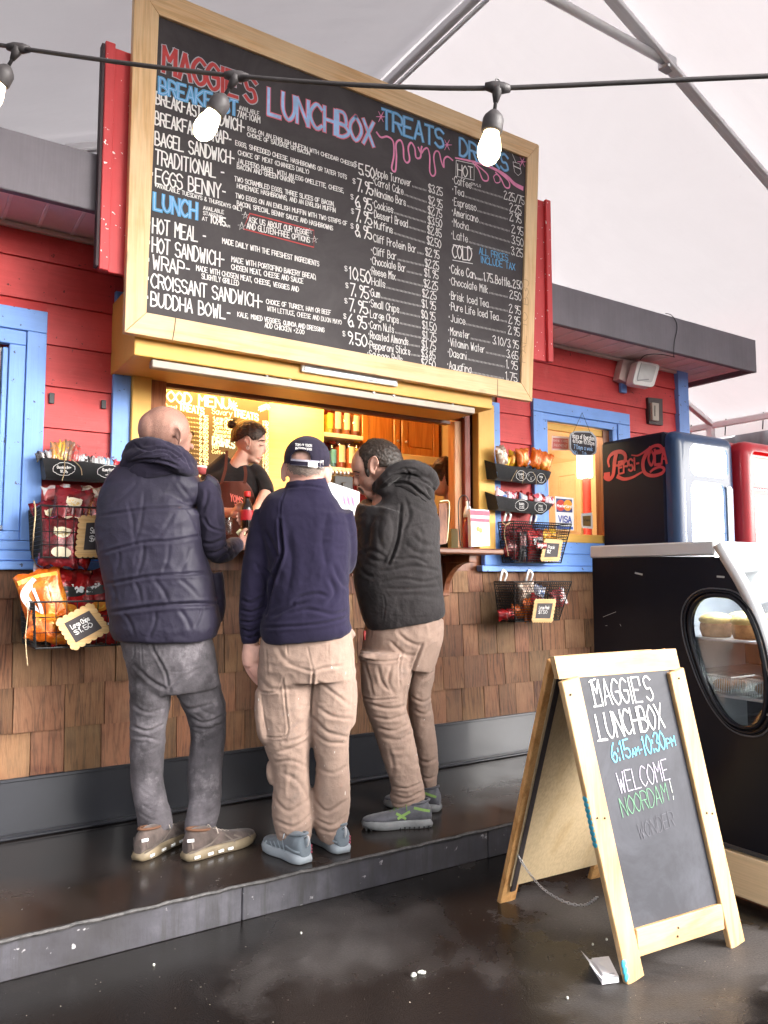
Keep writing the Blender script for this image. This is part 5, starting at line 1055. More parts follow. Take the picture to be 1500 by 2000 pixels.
t, yf = tray('long black cloth tray of chocolate bars and gum above the upper left basket', (84, 894), (262, 912), (90, 936), (262, 946), .12, [(125, 916, 38, 22, ('Chocolate Bars', '$1.95')), (213, 921, 40, 22, ('Gum/Halls', '$1.95'))])
cand = [((84, 888), (.03, .02, .02), 'dark wrapped bar'), ((93, 886), (.55, .5, .5), 'silver wrapped bar'), ((110, 880), (.8, .3, .04), 'orange wrapped bar'), ((122, 878), (.85, .5, .05), 'yellow wrapped bar'), ((134, 876), (.35, .15, .06), 'brown and gold wrapped bar'), ((145, 882), (.5, .06, .05), 'red striped bar'), ((158, 893), (.7, .7, .72), 'white gum pack'), ((172, 897), (.04, .03, .03), 'black gum pack'), ((186, 898), (.72, .7, .7), 'flat white gum pack'), ((203, 900), (.8, .8, .8), 'pale pink and white gum pack'), ((215, 902), (.1, .3, .55), 'blue gum pack'), ((230, 904), (.6, .03, .04), 'red cough drop pack')]
for i, (p, col, nm) in enumerate(cand):
    tall = 2 <= i <= 5; bag(Y(p[0], p[1]+3, yf+.05), .05 if tall else .065, .10 if tall else .045, .022, foil('foil_bar_%d' % i, col, tuple(min(1, c*.5+.1) for c in col), 40), nm+' in the long black cloth tray on the left', roll=rd.uniform(-.3, .3) if not tall else rd.uniform(-.15, .25), tilt=-.3, cat='candy bar', group='candy in the left cloth tray', seed=50+i, name='candy_bar')
twine('jute twine bow over the first chalk label of the left cloth tray', [Y(140, 898, yf-.01), Y(150, 905, yf-.012), Y(158, 915, yf-.012), Y(160, 928, yf-.01)]); twine('loose jute twine end hanging below the first chalk label on the left', [Y(126, 900, yf-.01), Y(126, 920, yf-.012), Y(121, 940, yf-.008)])
t, yf = tray('upper right black cloth tray heaped with orange and yellow snack packs', (967, 905), (1077, 921), (972, 936), (1066, 946), .13, [(1018, 929, 17, 17, ('CHIPS', '1.5')), (1037, 931, 15, 16, ('NUTS', '2')), (1057, 934, 14, 16, ('MIX', '2'))])
for i, (p, f_, wd, ht, ro, nm) in enumerate((((980, 892), 'clear', .11, .15, -.3, 'crumpled clear nut bag at the left'), ((985, 902), 'yellow', .08, .09, .3, 'small yellow snack pack low at the left'), ((1006, 898), 'yellow', .12, .11, .1, 'bright yellow snack bag in the middle'), ((1022, 893), 'orange', .13, .12, -.2, 'orange snack bag behind the yellow ones'), ((1030, 903), 'blue', .10, .07, .1, 'pale blue snack pack'), ((1018, 900), 'yellow', .10, .09, -.1, 'second yellow snack bag leaning on the orange one'), ((1047, 896), 'orange', .10, .13, .25, 'orange snack bag right of centre'), ((1062, 901), 'orange', .12, .13, .35, 'rightmost orange snack bag tilting outward'))):
    bag(Y(p[0], p[1], yf+.03+.02*(i % 3)), wd, ht, .05, F[f_], nm+' in the upper right cloth tray', roll=ro, rz=rd.uniform(-.4, .4), group='snack packs in the right cloth trays', seed=70+i)
for k, P in enumerate(([(1010, 918), (1003, 930), (998, 940)], [(1022, 920), (1022, 935), (1020, 945)], [(1041, 922), (1047, 934), (1047, 952)], [(1062, 926), (1068, 940), (1066, 958)])): twine('jute twine strand number %d from the left on the upper right cloth tray' % (k+1) if False else ('leftmost', 'second', 'third', 'rightmost')[k]+' jute twine strand dangling from the upper right cloth tray', [Y(*p, yf-.01) for p in P], .0016)
t, yf = tray('lower right black cloth tray with red and blue wrapped sweets', (968, 968), (1080, 984), (974, 996), (1064, 1005), .13, [(1019, 987, 22, 18, ('BARS', '2.25')), (1056, 991, 20, 18, ('MIX', '2.25'))])
for i, (p, f_, ro) in enumerate((((975, 962), 'pink', .2), ((986, 969), 'blue', -.1), ((998, 968), 'pink', .15), ((1012, 968), 'red', -.2), ((1022, 972), 'blue', .1), ((1036, 971), 'red', .2), ((1050, 971), 'pink', -.2), ((1060, 974), 'red', .3), ((1073, 977), 'pink', .1))):
    bag(Y(p[0], p[1]+2, yf+.03+.02*(i % 2)), .085, .065, .04, F[f_], ('leftmost pink and white sweet pack', 'pale blue sweet pack second from the left', 'pink sweet pack left of centre', 'red sweet pack before the middle', 'blue and white sweet pack at the middle', 'red sweet pack right of the middle', 'pink sweet pack left of the last red one', 'last red sweet pack near the card decals', 'rightmost pink sweet pack')[i]+' in the lower right cloth tray', roll=ro, rz=rd.uniform(-.4, .4), group='snack packs in the right cloth trays', seed=90+i)
# right upper basket
x0, x1 = Y(966, 1024, YW-.02)[0], Y(1092, 1030, YW-.14)[0]; zt, zb = Y(1000, 1022, YW-.05)[2], Y(1000, 1098, YW-.15)[2]
basket('upper right wire basket hung on two white hooks beside the brown shelf', x0, x1, zt, zb, YW-.055, .15, .035, .05, True, .03)
bag(Y(1045, 1066, YW-.13), .15, .22, .06, F['red'], 'bright red snack bag standing in the upper right basket', deco=[(M_pr_w, 'text', ('BITS', -.5, .5, .1, .18, .3, .012)), (M_pr_w, 'text', ('ON', -.3, .3, -.25, -.2, .25, .010))], seed=101); bag(Y(1000, 1072, YW-.11), .14, .12, .05, F['dred'], 'dark red snack bag low at the left of the upper right basket', roll=.3, seed=102); bag(Y(1020, 1068, YW-.13), .06, .20, .03, F['black'], 'narrow black snack stick pack in the upper right basket', roll=.05, seed=103); bag(Y(1010, 1046, YW-.09), .12, .10, .04, F['dred'], 'dark red snack bag at the back of the upper right basket', roll=-.3, seed=104)
bag(Y(1072, 1045, YW-.10), .14, .08, .04, F['yellow'], 'tan snack bag behind the chalk tag in the upper right basket', roll=-.1, seed=105); bag(Y(1058, 1066, YW-.215), .09, .035, .02, F['white'], 'white marker like pack clipped across the chalk tag', roll=-.08, seed=106)
tag_card('wooden chalk tag under the card decals in the upper right basket', [Y(a, b_, YW-.205) for a, b_ in ((1065, 1054), (1098, 1056), (1092, 1094), (1057, 1094))], ['Pack', '$2'])
twine('jute twine bow at the left of the upper right basket', [Y(980, 1018, YW-.2), Y(988, 1026, YW-.215), Y(997, 1020, YW-.2), Y(988, 1026, YW-.22), Y(985, 1045, YW-.21), Y(990, 1070, YW-.21), Y(993, 1086, YW-.21)])
x0, x1 = Y(962, 1132, YW-.03)[0], Y(1088, 1150, YW-.16)[0]; zt, zb = Y(1000, 1136, YW-.04)[2], Y(1000, 1214, YW-.17)[2]
basket('lower right wire basket hung on two white hooks over the shingles', x0, x1, zt, zb, YW-.045, .19, .04, .06, True, .03)
for i, (p, f_, wd, ht, ro, nm) in enumerate((((1028, 1160), 'clear', .14, .16, -.1, 'cream and yellow snack bag standing tallest'), ((1012, 1195), 'orange', .15, .08, .2, 'orange snack bag lying low'), ((1033, 1192), 'orange', .10, .15, -.1, 'orange snack bag right of the tall cream one'), ((1052, 1158), 'blue', .10, .10, .3, 'pale blue sweet bag near the top'), ((988, 1200), 'red', .13, .07, -.1, 'red snack bag at the bottom left'), ((1047, 1180), 'red', .12, .12, .3, 'red snack bag behind the chalk tag'), ((1090, 1168), 'white', .12, .12, -.3, 'white and red snack bag at the right'))):
    bag(Y(p[0], p[1], YW-.12-.02*(i % 3)), wd, ht, .05, F[f_], nm+' in the lower right basket', roll=ro, rz=rd.uniform(-.3, .3), seed=120+i)
tag_card('wooden chalk tag reading Large Pack on the lower right basket', [Y(a, b_, YW-.245) for a, b_ in ((1046, 1172), (1085, 1172), (1078, 1214), (1040, 1214))], ['Large Pack', '$1.50'])

# ================================================================ signs on the right window and wall
HS = thing('hours_sign', 'small black hours sign hanging on a string in the right window', 'sign', Y(1138, 870, YW-.03)); yy = YW-.035
def sc4(cx, cy, w_, h_, k=60):
    P = []
    for i in range(k):
        a = 2*math.pi*i/k; c, s = math.cos(a), math.sin(a); P.append((cx+w_/2*abs(c)**.35*math.copysign(1, c)*(1+.05*math.cos(4*a)), cy+h_/2*abs(s)**.35*math.copysign(1, s)*(1+.05*math.cos(4*a+0))+3.0*math.copysign(1, c)*abs(c)))
    return P
P = sc4(1139, 866, 50, 46); MB().prism([Y(a, b_, yy) for a, b_ in P], (0, .006, 0)).build('border', plain('sign_border_grey', (.35, .38, .42), .6), HS); P = sc4(1139, 866, 45, 41); MB().prism([Y(a, b_, yy-.001) for a, b_ in P], (0, .0008, 0)).build('chalk_face', M_chalk, HS)
def TX(m_, s, a, b_, h, wd, y, jit=.08): q0, q1 = Y(*a, y), Y(*b_, y); text(m_, s, q0, q1, (0, 0, np.linalg.norm(Y(a[0], a[1]-h, y)-q0)), wd, (0, -1, 0), 0, jit)
m_ = MB(); TX(m_, "Hours of Operation", (1118, 855), (1161, 861), 9, .004, yy-.0025); TX(m_, "6:15am-10:30pm", (1119, 864), (1161, 870), 8, .004, yy-.0025); m_.build('lettering', M_ct, HS); m_ = MB(); TX(m_, "7 Days a week", (1121, 876), (1158, 881), 8, .0035, yy-.0025); TX(m_, "Wifi", (1118, 886), (1128, 888), 7, .003, yy-.0025); TX(m_, "Tab", (1137, 888), (1146, 889), 6, .003, yy-.0025); m_.build('lettering', M_clb, HS)
m_ = MB().tube([Y(1119, 846, yy), Y(1137, 806, yy), Y(1154, 848, yy)], .0016, 5); m_.build('string', M_black, HS)
yg = YW+.043
def decal(name, label, pts, mat, th=.0015, y=yg, cat='sticker'): t = thing(name, label, cat, Y(*pts[0], y)); MB().prism([Y(a, b_, y) for a, b_ in pts], (0, th, 0)).build('card', mat, t); return t
yd = YW-.03
CD = decal('card_decal', 'white card sticker with red and orange circles on the right window', [(1084, 969), (1120, 973), (1121, 1036), (1086, 1034)], M_pr_w, y=yd)
MB().prism([Y(a, b_, yd-.001) for a, b_ in ((1086, 973), (1117, 976), (1118, 1001), (1087, 1000))], (0, .0008, 0)).build('print', plain('decal_navy', (.03, .04, .15), .4), CD)
for cx, m__ in ((1095, plain('decal_red', (.55, .03, .02), .4)), (1109, plain('decal_orange', (.80, .33, .03), .4))):
    MB().prism([Y(cx+8.5*math.cos(k*.314), 987+11*math.sin(k*.314), yd-.002-.0003*(cx > 1100)) for k in range(20)], (0, .0006, 0)).build('print', m__, CD)
m_ = MB(); TX(m_, "MasterCard", (1088, 990), (1116, 992), 5, .0045, yd-.003); m_.build('lettering', M_pr_w, CD); m_ = MB(); TX(m_, "VISA", (1091, 1019), (1116, 1021), 12, .009, yd-.003); m_.build('lettering', plain('decal_blue', (.04, .07, .32), .4), CD)
m_ = MB().prism([Y(a, b_, yd-.001) for a, b_ in ((1087, 1026), (1119, 1029), (1119, 1034), (1088, 1032))], (0, .0008, 0)); m_.build('print', plain('decal_blue2', (.05, .12, .45), .4), CD)
RS = decal('window_notice', 'small faded red notice behind the glass of the right window', [(1078, 851), (1112, 853), (1112, 880), (1077, 879)], plain('notice_pink', (.72, .55, .48), .5)); MB().prism([Y(a, b_, yg-.001) for a, b_ in ((1080, 855), (1110, 857), (1110, 877), (1079, 876))], (0, .0008, 0)).build('print', plain('notice_red', (.55, .12, .10), .5), RS)
m_ = MB(); TX(m_, "BANK CARD", (1081, 862), (1109, 864), 4, .002, yg-.0025); TX(m_, "PAYMENT", (1082, 872), (1108, 874), 5, .0025, yg-.0025); m_.build('lettering', plain('notice_pink2', (.72, .55, .48), .5), RS)
VD = decal('interac_notice', 'small white framed brown notice low at the right of the right window', [(1135, 1003), (1157, 1001), (1158, 1033), (1136, 1031)], M_pr_w); MB().prism([Y(a, b_, yg-.001) for a, b_ in ((1138, 1008), (1154, 1007), (1154, 1028), (1139, 1027))], (0, .0008, 0)).build('print', plain('notice_brown', (.25, .15, .05), .5), VD)
m_ = MB(); TX(m_, "Vies", (1140, 1018), (1152, 1018), 5, .003, yg-.0025); m_.build('lettering', M_pr_k, VD)
# floodlight, switch box
FLD = thing('floodlight', 'white square floodlight with a grey box fixed under the grey roof edge', 'floodlight', Y(1235, 728, YW-.1))
q = [Y(a, b_, YW-.06) for a, b_ in ((1218, 702), (1246, 706), (1236, 752), (1209, 740))]; MB().prism(q, (0, .06, 0)).build('box', plain('flood_box', (.62, .48, .44), .5), FLD)
q = [Y(a, b_, YW-.16) for a, b_ in ((1247, 703), (1290, 712), (1277, 757), (1235, 750))]; q2 = sum(q)/4; pts = []
for i in range(4):
    a, b_, c = q[i-1], q[i], q[(i+1) % 4]
    for s in np.linspace(0, 1, 5): pts.append((1-s)**2*(b_+(a-b_)*.16)+2*s*(1-s)*b_+s*s*(b_+(c-b_)*.16))
o = MB().prism(pts, (.01, .075, 0)).build('lamp_body', plain('flood_white', (.80, .78, .75), .35, 0, .03), FLD); bv = o.modifiers.new('b', 'BEVEL'); bv.width = .006; bv.segments = 2
pts2 = [q2+(p-q2)*.72+np.array([0, -.002, .008]) for p in pts]; MB().prism(pts2, (0, .0015, 0)).build('lens', plain('flood_lens', (.62, .62, .60), .15, coat=.5), FLD); 
m_ = MB(); ribbon(m_, [q2+(p-q2)*.70+np.array([0, -.005, .008]) for p in (q[0], q[3])], .006, (0, -1, 0)); ribbon(m_, [Y(1245, 743, YW-.165), Y(1267, 741, YW-.165)], .008, (0, -1, 0)); m_.build('clip', plain('clip_grey', (.25, .25, .25), .5), FLD)
SB = thing('switch_box', 'dark framed electric switch box on the red wall above the blue cooler', 'switch box', Y(1280, 800, YW-.02))
fr_ = [Y(a, b_, YW-.02) for a, b_ in ((1266, 776), (1294, 779), (1295, 831), (1268, 827))]; o = MB().prism(fr_, (0, .03, 0)).build('frame', plain('dark_brown_box', (.05, .035, .035), .5), SB); q = [Y(a, b_, YW-.045) for a, b_ in ((1274, 786), (1287, 788), (1287, 822), (1275, 820))]; MB().prism(q, (0, .024, 0)).build('cover', plain('cover_grey', (.45, .40, .33), .4), SB); m_ = MB(); ribbon(m_, [Y(1279, 793, YW-.047), Y(1279, 812, YW-.047)], .012, (0, -1, 0)); m_.build('switch', M_black, SB)

# ================================================================ string lights
def bulbstring():
    d0 = 2.0; P = [(-60, 78, 2.1), (0, 88, 2.05), (38, 94, 2.02), (120, 106, 2.0), (250, 124, 1.97), (400, 142, 1.93), (480, 150, 1.90), (600, 160, 1.87), (740, 168, 1.84), (860, 172, 1.82), (972, 172, 1.80), (1080, 168, 1.79), (1250, 160, 1.77), (1400, 153, 1.75), (1600, 144, 1.72)]
    pts = smoothpath([D(a, b_, d) for a, b_, d in P], 6); t = thing('light_string', 'black cable of warm round bulbs strung across in front of the menu board', 'string lights', pts[0])
    M_cab = plain('rubber_cable', (.045, .04, .042), .55, 0, .2, 30); MB().tube(pts, .0058, 8).build('cable', M_cab, t, True); mg = emis('bulb_glow', (1, .78, .46), 4.2)
    for px, py, d, tip in ((36, 94, 2.02, (17, 128)), (462, 149, 1.91, (440, 185)), (972, 171, 1.80, (966, 215))):
        j = D(px, py, d); q = D(tip[0], tip[1], d); ax = nz(q-j); m_ = MB(); e = nz(D(px+10, py+1, d)-j)
        m_.tube([j-e*.030, j-e*.012, j+e*.012, j+e*.030], [.008, .013, .013, .008], 12); m_.tube([j, j+ax*.012, j+ax*.035], [.014, .012, .006], 10); m_.tube([j, q], .0045, 8); k_ = m_.build('socket', M_cab, t, True)
        g_ = q; prof = [(.006, 0), (.012, .004), (.021, .014), (.0245, .022), (.0245, .048), (.023, .052)]; MB().lathe(g_, prof, 20, axis=ax).build('socket', M_cab, t, True)
        MB().lathe(g_+ax*.05, [(.017, 0), (.019, .008), (.0245, .026), (.027, .041), (.0255, .056), (.019, .069), (.009, .076), (.001, .078)], 20, axis=ax).build('bulb', mg, t, True)
    hk = D(972, 160, 1.8); MB().tube([hk+np.array([.006*math.cos(a), 0, .008*math.sin(a)]) for a in np.linspace(0, 6.28, 12)], .002, 5).build('eyelet', M_cab, t)
bulbstring()
# ================================================================ coolers
PCX, PCY0, PCY1, PCZ = 4.43, 3.25, 3.90, 2.283
M_pblue = plain('cooler_blue_gloss', (.014, .040, .105), .32, .0, .08, 3, .02, coat=.2, spec=.3); M_pdark = plain('cooler_side_dark', (.008, .007, .016), .5, 0, .1, 2, .05, 200, spec=.12)
M_logo = plain('logo_red', (.46, .035, .05), .5)
def rprism(x0, x1, z0, z1, r, y, th, n=6):
    P = []
    for cx, cz, a0 in ((x1-r, z1-r, 0), (x0+r, z1-r, 90), (x0+r, z0+r, 180), (x1-r, z0+r, 270)):
        for k in range(n+1): a = R(a0+90*k/n); P.append((cx+r*math.cos(a), y, cz+r*math.sin(a)))
    return P
def cooler(x0, x1, y0, y1, zt, body, door, label, lit, rr=.07, doorth=.09, lite=5.0):
    t = thing('drink_cooler', label, 'drink cooler', ((x0+x1)/2, (y0+y1)/2, ZS))
    MB().box(x0, x1, y0+doorth+.004, y1, ZS+.06, zt, .02).build('cabinet', body, t); MB().box(x0+.02, x1-.02, y0+.12, y1-.02, ZS, ZS+.06).build('plinth', M_black, t)
    # bowed door shell with window cut: ring between outer rounded outline and glass outlines
    o = MB(); n = 7; yf, yk = y0, y0+doorth; prof = [(0.0, yk), (0.0, yf+.055), (.008, yf+.03), (.022, yf+.012), (.045, yf+.002), (.075, yf)]
    rings = [[np.array(p) for p in rprism(x0+i, x1-i, ZS+.05+i, zt-i, max(.01, rr-i*.6), y_, 0, n)] for i, y_ in prof]; vs, fs = loft_rings(rings, False); o.add(vs, fs); dr = o.build('door', door, t, True)
    inner = rings[-1]; xi0, xi1, zi0, zi1 = x0+.075, x1-.075, ZS+.05+.075, zt-.075
    return t, dr, (xi0, xi1, zi0, zi1, yf), inner
def faceplate(parent, rect, holes, mat, y, name='door_face'):
    """flat face with rounded holes, built as strips between each hole's outline and its cell"""
    x0, x1, z0, z1, _ = rect; m_ = MB(); zs = [z1]+[(a[2]+b_[3])/2 for a, b_ in zip(holes[:-1], holes[1:])]+[z0]
    for h, (za, zb) in zip(holes, zip(zs[:-1], zs[1:])):
        P = rprism(h[0], h[1], h[2], h[3], h[4], y, 0, 6); cx, cz = (h[0]+h[1])/2, (h[2]+h[3])/2; Q = []
        for (px, _, pz) in P:
            dx, dz = px-cx, pz-cz; s = min((x1-cx)/dx if dx > 1e-6 else (x0-cx)/dx if dx < -1e-6 else 1e9, (za-cz)/dz if dz > 1e-6 else (zb-cz)/dz if dz < -1e-6 else 1e9); Q.append((cx+dx*s, y, cz+dz*s))
        k = len(P)
        for i in range(k):
            j = (i+1) % k; m_.add([P[i], P[j], Q[j], Q[i]], [(0, 1, 2, 3)])
            a, b_ = Q[i], Q[j]
            if abs(a[0]-b_[0]) > 1e-5 and abs(a[2]-b_[2]) > 1e-5:
                c = (a[0] if abs(a[0]-x0) < 1e-5 or abs(a[0]-x1) < 1e-5 else b_[0], y, a[2] if abs(a[2]-za) < 1e-5 or abs(a[2]-zb) < 1e-5 else b_[2]); m_.add([a, b_, c], [(0, 1, 2)])
            m_.add([P[i], P[j], (P[j][0], y+.02, P[j][2]), (P[i][0], y+.02, P[i][2])], [(0, 1, 2, 3)])
    return m_.build(name, mat, parent)
t, dr, rc, _ = cooler(PCX, 5.085, PCY0, PCY1, PCZ, M_pdark, M_pblue, 'tall dark blue cola cooler with a red script name on its side', True)
sx0, sx1 = 4.585, 5.045
faceplate(dr, (PCX+.075, 5.085-.075, ZS+.125, PCZ-.075, 0), [(4.575, 5.005, 1.985, 2.20, .06), (4.575, 4.955, .45, 1.945, .06)], M_pblue, PCY0+.0005)
MB().box(4.555, 5.02, PCY0+.018, PCY0+.03, 1.97, 2.205, 0).build('light_panel', emis('cooler_header_light', (.92, .96, 1.0), 2.6), t); MB().box(4.56, 4.97, PCY0+.021, PCY0+.024, .43, 1.96, 0).build('glass', M_glass, dr)
IN = plain('cooler_inside', (.8, .82, .85), .4, 0, .03); MB().box(PCX+.03, 5.05, PCY0+.075, PCY0+.08, .3, 1.96).build('glow_panel', emis('cooler_inside_light', (.88, .95, 1.0), 3.0), t)  # glowing panel just behind the glass stands for the lit cooler inside
for z in (.75, 1.02, 1.30, 1.6): MB().box(PCX+.06, 5.03, PCY0+.05, PCY0+.07, z, z+.008).build('rack', M_alu, t)
MB().box(4.965, 4.985, PCY0-.035, PCY0-.004, .7, 1.93, .008).build('handle', M_alu, dr); MB().box(4.99, 5.03, PCY0-.012, PCY0-.001, .7, 1.92, .004).build('handle_recess', plain('mid_blue', (.04, .13, .34), .25, coat=.5), dr)
# swash lettering on the side
xs_ = PCX-.002
def XP(L, m_, wd, fn=None, sm=True): P = [X(1150+a/4.166, 820+b_/4.166, xs_) for a, b_ in L]; ribbon(m_, smoothpath(P, 6) if sm else P, wd, (-1, 0, 0), 0, 0, fn)
m_ = MB(); fat = lambda t: .55+.6*math.sin(math.pi*t); 
XP([(225, 265), (212, 330), (205, 400), (195, 455), (165, 485), (130, 470), (140, 445)], m_, .034, lambda t: 1.0-.35*t)
XP([(165, 375), (158, 330), (180, 285), (225, 262), (270, 262), (298, 292), (290, 340), (250, 368), (225, 372)], m_, .026, fat); XP([(135, 452), (160, 448)], m_, .04)
XP([(235, 462), (285, 482), (350, 470), (420, 432), (445, 418)], m_, .026, lambda t: 1.1-.8*t)
XP([(355, 288), (400, 290), (450, 262), (510, 222), (560, 208), (590, 225), (585, 255), (555, 262)], m_, .028, lambda t: .3+.9*t)
XP([(500, 232), (460, 290), (440, 350), (450, 420), (490, 450), (545, 452), (600, 430), (612, 398), (580, 382), (530, 400), (505, 420)], m_, .028, lambda t: 1.15-.6*t); m_.build('swash_logo', M_logo, t)
m_ = MB()
def XT(s, a, b_, h, wd): q0, q1 = X(1150+a[0]/4.166, 820+a[1]/4.166, xs_), X(1150+b_[0]/4.166, 820+b_[1]/4.166, xs_); text(m_, s, q0, q1, (0, 0, h), wd, (-1, 0, 0), .0005, .05)
XT("EPSI-", (245, 440), (412, 400), .085, .014); XT("OLA", (490, 375), (634, 352), .105, .017); m_.build('lettering', M_logo, t)
# red cooler standing further forward
RX0, RX1, RY0 = 5.12, 5.86, 3.19
M_cred = plain('cooler_red_gloss', (.42, .018, .028), .3, 0, .06, 3, .02, coat=.25, spec=.3)
t, dr, rc, _ = cooler(RX0, RX1, RY0, 3.88, 2.27, M_cred, M_cred, 'red cola cooler with a glowing front, right of the blue cooler', True, .09, .12)
faceplate(dr, (RX0+.075, RX1-.075, ZS+.125, 2.27-.075, 0), [(RX0+.10, RX1-.10, 1.95, 2.15, .02), (RX0+.095, RX1-.095, .42, 1.88, .03)], M_cred, RY0+.0005)
MB().box(RX0+.08, RX1-.08, RY0+.016, RY0+.025, 1.94, 2.17).build('header_sign', emis('cooler_header_red', (.9, .25, .2), .9, (.5, .05, .05)), t)
m_ = MB(); text(m_, "Coca-Cola", (RX0+.13, RY0+.013, 1.99), (RX1-.13, RY0+.013, 1.99), (.02, 0, .11), .014, (0, -1, 0), 0, .15); m_.build('lettering', emis('script_glow', (1, .45, .25), 1.6, (.9, .5, .4)), t)
MB().box(RX0+.04, RX1-.04, RY0+.021, RY0+.024, .40, 1.93).build('glass', M_glass, dr); MB().box(RX0+.04, RX1-.04, RY0+.09, RY0+.1, .3, 1.93).build('glow_panel', emis('cooler_inside_light2', (.9, .96, 1.0), 2.2), t)  # panel behind the glass glows in place of a lit interior
for z in (.75, 1.02, 1.30, 1.6): MB().box(RX0+.05, RX1-.05, RY0+.05, RY0+.08, z, z+.008).build('rack', M_alu, t)
# ================================================================ bakery display case (stands on the lower ground on a plywood plinth)
CX = 2.95; CX2 = 4.15; DC = thing('display_case', 'black bakery display case with silver top rim and oval side window', 'display case', (3.5, 2.25, 0))
M_case = plain('case_black', (.006, .006, .010), .28, 0, .2, 2, .03, 40, spec=.25); M_rim = plain('case_silver_rim', (.60, .60, .61), .35, .3, .05, 3, .02)
def S(px, py, x=CX): return X(px, py, x)
curve = [S(1395, 1068), S(1412, 1098), S(1437, 1140), S(1462, 1190), S(1482, 1245), S(1497, 1300)]
c0 = curve[-1]; curve += [np.array([CX, c0[1]-.035*(k+1), c0[2]-.14*(k+1)]) for k in range(3)]
cs = smoothpath(curve, 5); yfr = cs[-1][1]
zb_ = .205; yb_ = 2.665
outline = [np.array([CX, yb_, zb_]), np.array([CX, yb_, 1.40]), np.array([CX, S(1395, 1090)[1], 1.385])]+[p for p in cs if p[2] < 1.375]+[np.array([CX, yfr+.0, .55]), np.array([CX, 1.62, zb_])]
# side panel with an oval opening
ov = [(1408, 1163), (1436, 1170), (1462, 1198), (1480, 1240), (1492, 1290), (1498, 1345), (1494, 1392), (1478, 1418), (1452, 1421), (1424, 1408), (1398, 1375), (1378, 1335), (1362, 1290), (1350, 1245), (1348, 1205), (1360, 1178), (1382, 1164)]
ovp = smoothpath([S(*p) for p in ov], 3, closed=True); oc = sum(ovp)/len(ovp)
def hit(dy, dz):
    best = 1e9
    for a, b_ in zip(outline, outline[1:]+outline[:1]):
        ax, az, bx, bz = a[1]-oc[1], a[2]-oc[2], b_[1]-oc[1], b_[2]-oc[2]; ex, ez = bx-ax, bz-az; den = dy*ez-dz*ex
        if abs(den) < 1e-9: continue
        t_ = (ax*ez-az*ex)/den; u = (ax*dz-az*dy)/den
        if t_ > 1e-6 and -1e-6 <= u <= 1+1e-6: best = min(best, t_)
    return best
angs = sorted([math.atan2(p[2]-oc[2], p[1]-oc[1]) for p in ovp]+[math.atan2(p[2]-oc[2], p[1]-oc[1]) for p in outline]); angs = [a for i, a in enumerate(angs) if i == 0 or a-angs[i-1] > 1e-4]
def ovhit(a):
    dy, dz = math.cos(a), math.sin(a); best = None
    for p, q in zip(ovp, ovp[1:]+ovp[:1]):
        ax, az, bx, bz = p[1]-oc[1], p[2]-oc[2], q[1]-oc[1], q[2]-oc[2]; ex, ez = bx-ax, bz-az; den = dy*ez-dz*ex
        if abs(den) < 1e-12: continue
        t_ = (ax*ez-az*ex)/den; u = (ax*dz-az*dy)/den
        if t_ > 0 and -1e-6 <= u <= 1+1e-6: best = t_
    return best
m_ = MB(); rI, rO = [], []
for a in angs: dy, dz = math.cos(a), math.sin(a); ri, ro = ovhit(a), hit(dy, dz); rI.append((oc[1]+dy*ri, oc[2]+dz*ri)); rO.append((oc[1]+dy*ro, oc[2]+dz*ro))
k = len(angs)
for xx in (CX, CX+.03):
    vs = [(xx, *p) for p in rI]+[(xx, *p) for p in rO]; m_.add(vs, [(i, (i+1) % k, k+(i+1) % k, k+i) for i in range(k)])
m_.add([(x, *p) for p in rI for x in (CX, CX+.03)], [(2*i, 2*i+1, 2*((i+1) % k)+1, 2*((i+1) % k)) for i in range(k)]); m_.build('side_panel', M_case, DC)
for gr, rad, col in ((1.0, .010, M_case), (1.13, .007, M_case), (1.22, .0035, plain('rubber_grey', (.08, .08, .09), .3))):
    P = [np.array([CX-.004, oc[1]+(p[1]-oc[1])*(gr+(.12 if gr > 1 else 0)*0), oc[2]+(p[2]-oc[2])*(1+(gr-1)*.5)]) for p in ovp]; MB().tube(P, rad, 8, closed=True).build('window_gasket', col, DC, True)
MB().prism([p+np.array([.012, 0, 0]) for p in ovp], (.003, 0, 0)).build('side_glass', glassm('case_glass', mixf=.25, tint=(.9, .93, .95)), DC)
# top and silver rim
zt = S(1300, 1062)[2]; MB().box(CX-.006, CX2, S(1395, 1064)[1]-.0, yb_+.01, 1.392, 1.452, .006).build('top_rim', M_rim, DC); 
P = [np.array([CX-.004, p[1], p[2]]) for p in cs]; m_ = MB(); off = [nz(np.cross(nz(P[min(i+1, len(P)-1)]-P[max(i-1, 0)]), (1, 0, 0))) for i in range(len(P))]; off = [o if o[1] < 0 else -o for o in off]
rg = [[p-o*.0+np.array([-.004, 0, 0]), p+o*.036+np.array([-.004, 0, 0]), p+o*.036+np.array([.04, 0, 0]), p+np.array([.04, 0, 0])] for p, o in zip(P, off)]; vs, fs = loft_rings(rg); m_.add(vs, fs); m_.build('corner_trim', M_rim, DC, True)
rg = [[p+o*.02+np.array([.045, 0, 0]), p+o*.024+np.array([.045, 0, 0]), p+o*.024+np.array([CX2-CX-.03, 0, 0]), p+o*.02+np.array([CX2-CX-.03, 0, 0])] for p, o in zip(P, off)]; vs, fs = loft_rings(rg); MB().add(vs, fs).build('curved_glass', glassm('case_front_glass', mixf=1.1, tint=(.9, .93, .93)), DC, True)
MB().box(CX+.031, CX2, 1.66, yb_-.03, .22, .40, .004).build('lower_cabinet', M_case, DC); MB().box(CX+.031, CX2, yb_-.03, yb_, .2, 1.39).build('back_panel', plain('case_back', (.5, .52, .55), .4), DC); MB().box(CX2, CX2+.03, 1.70, yb_, .2, 1.39).build('far_panel', M_case, DC)
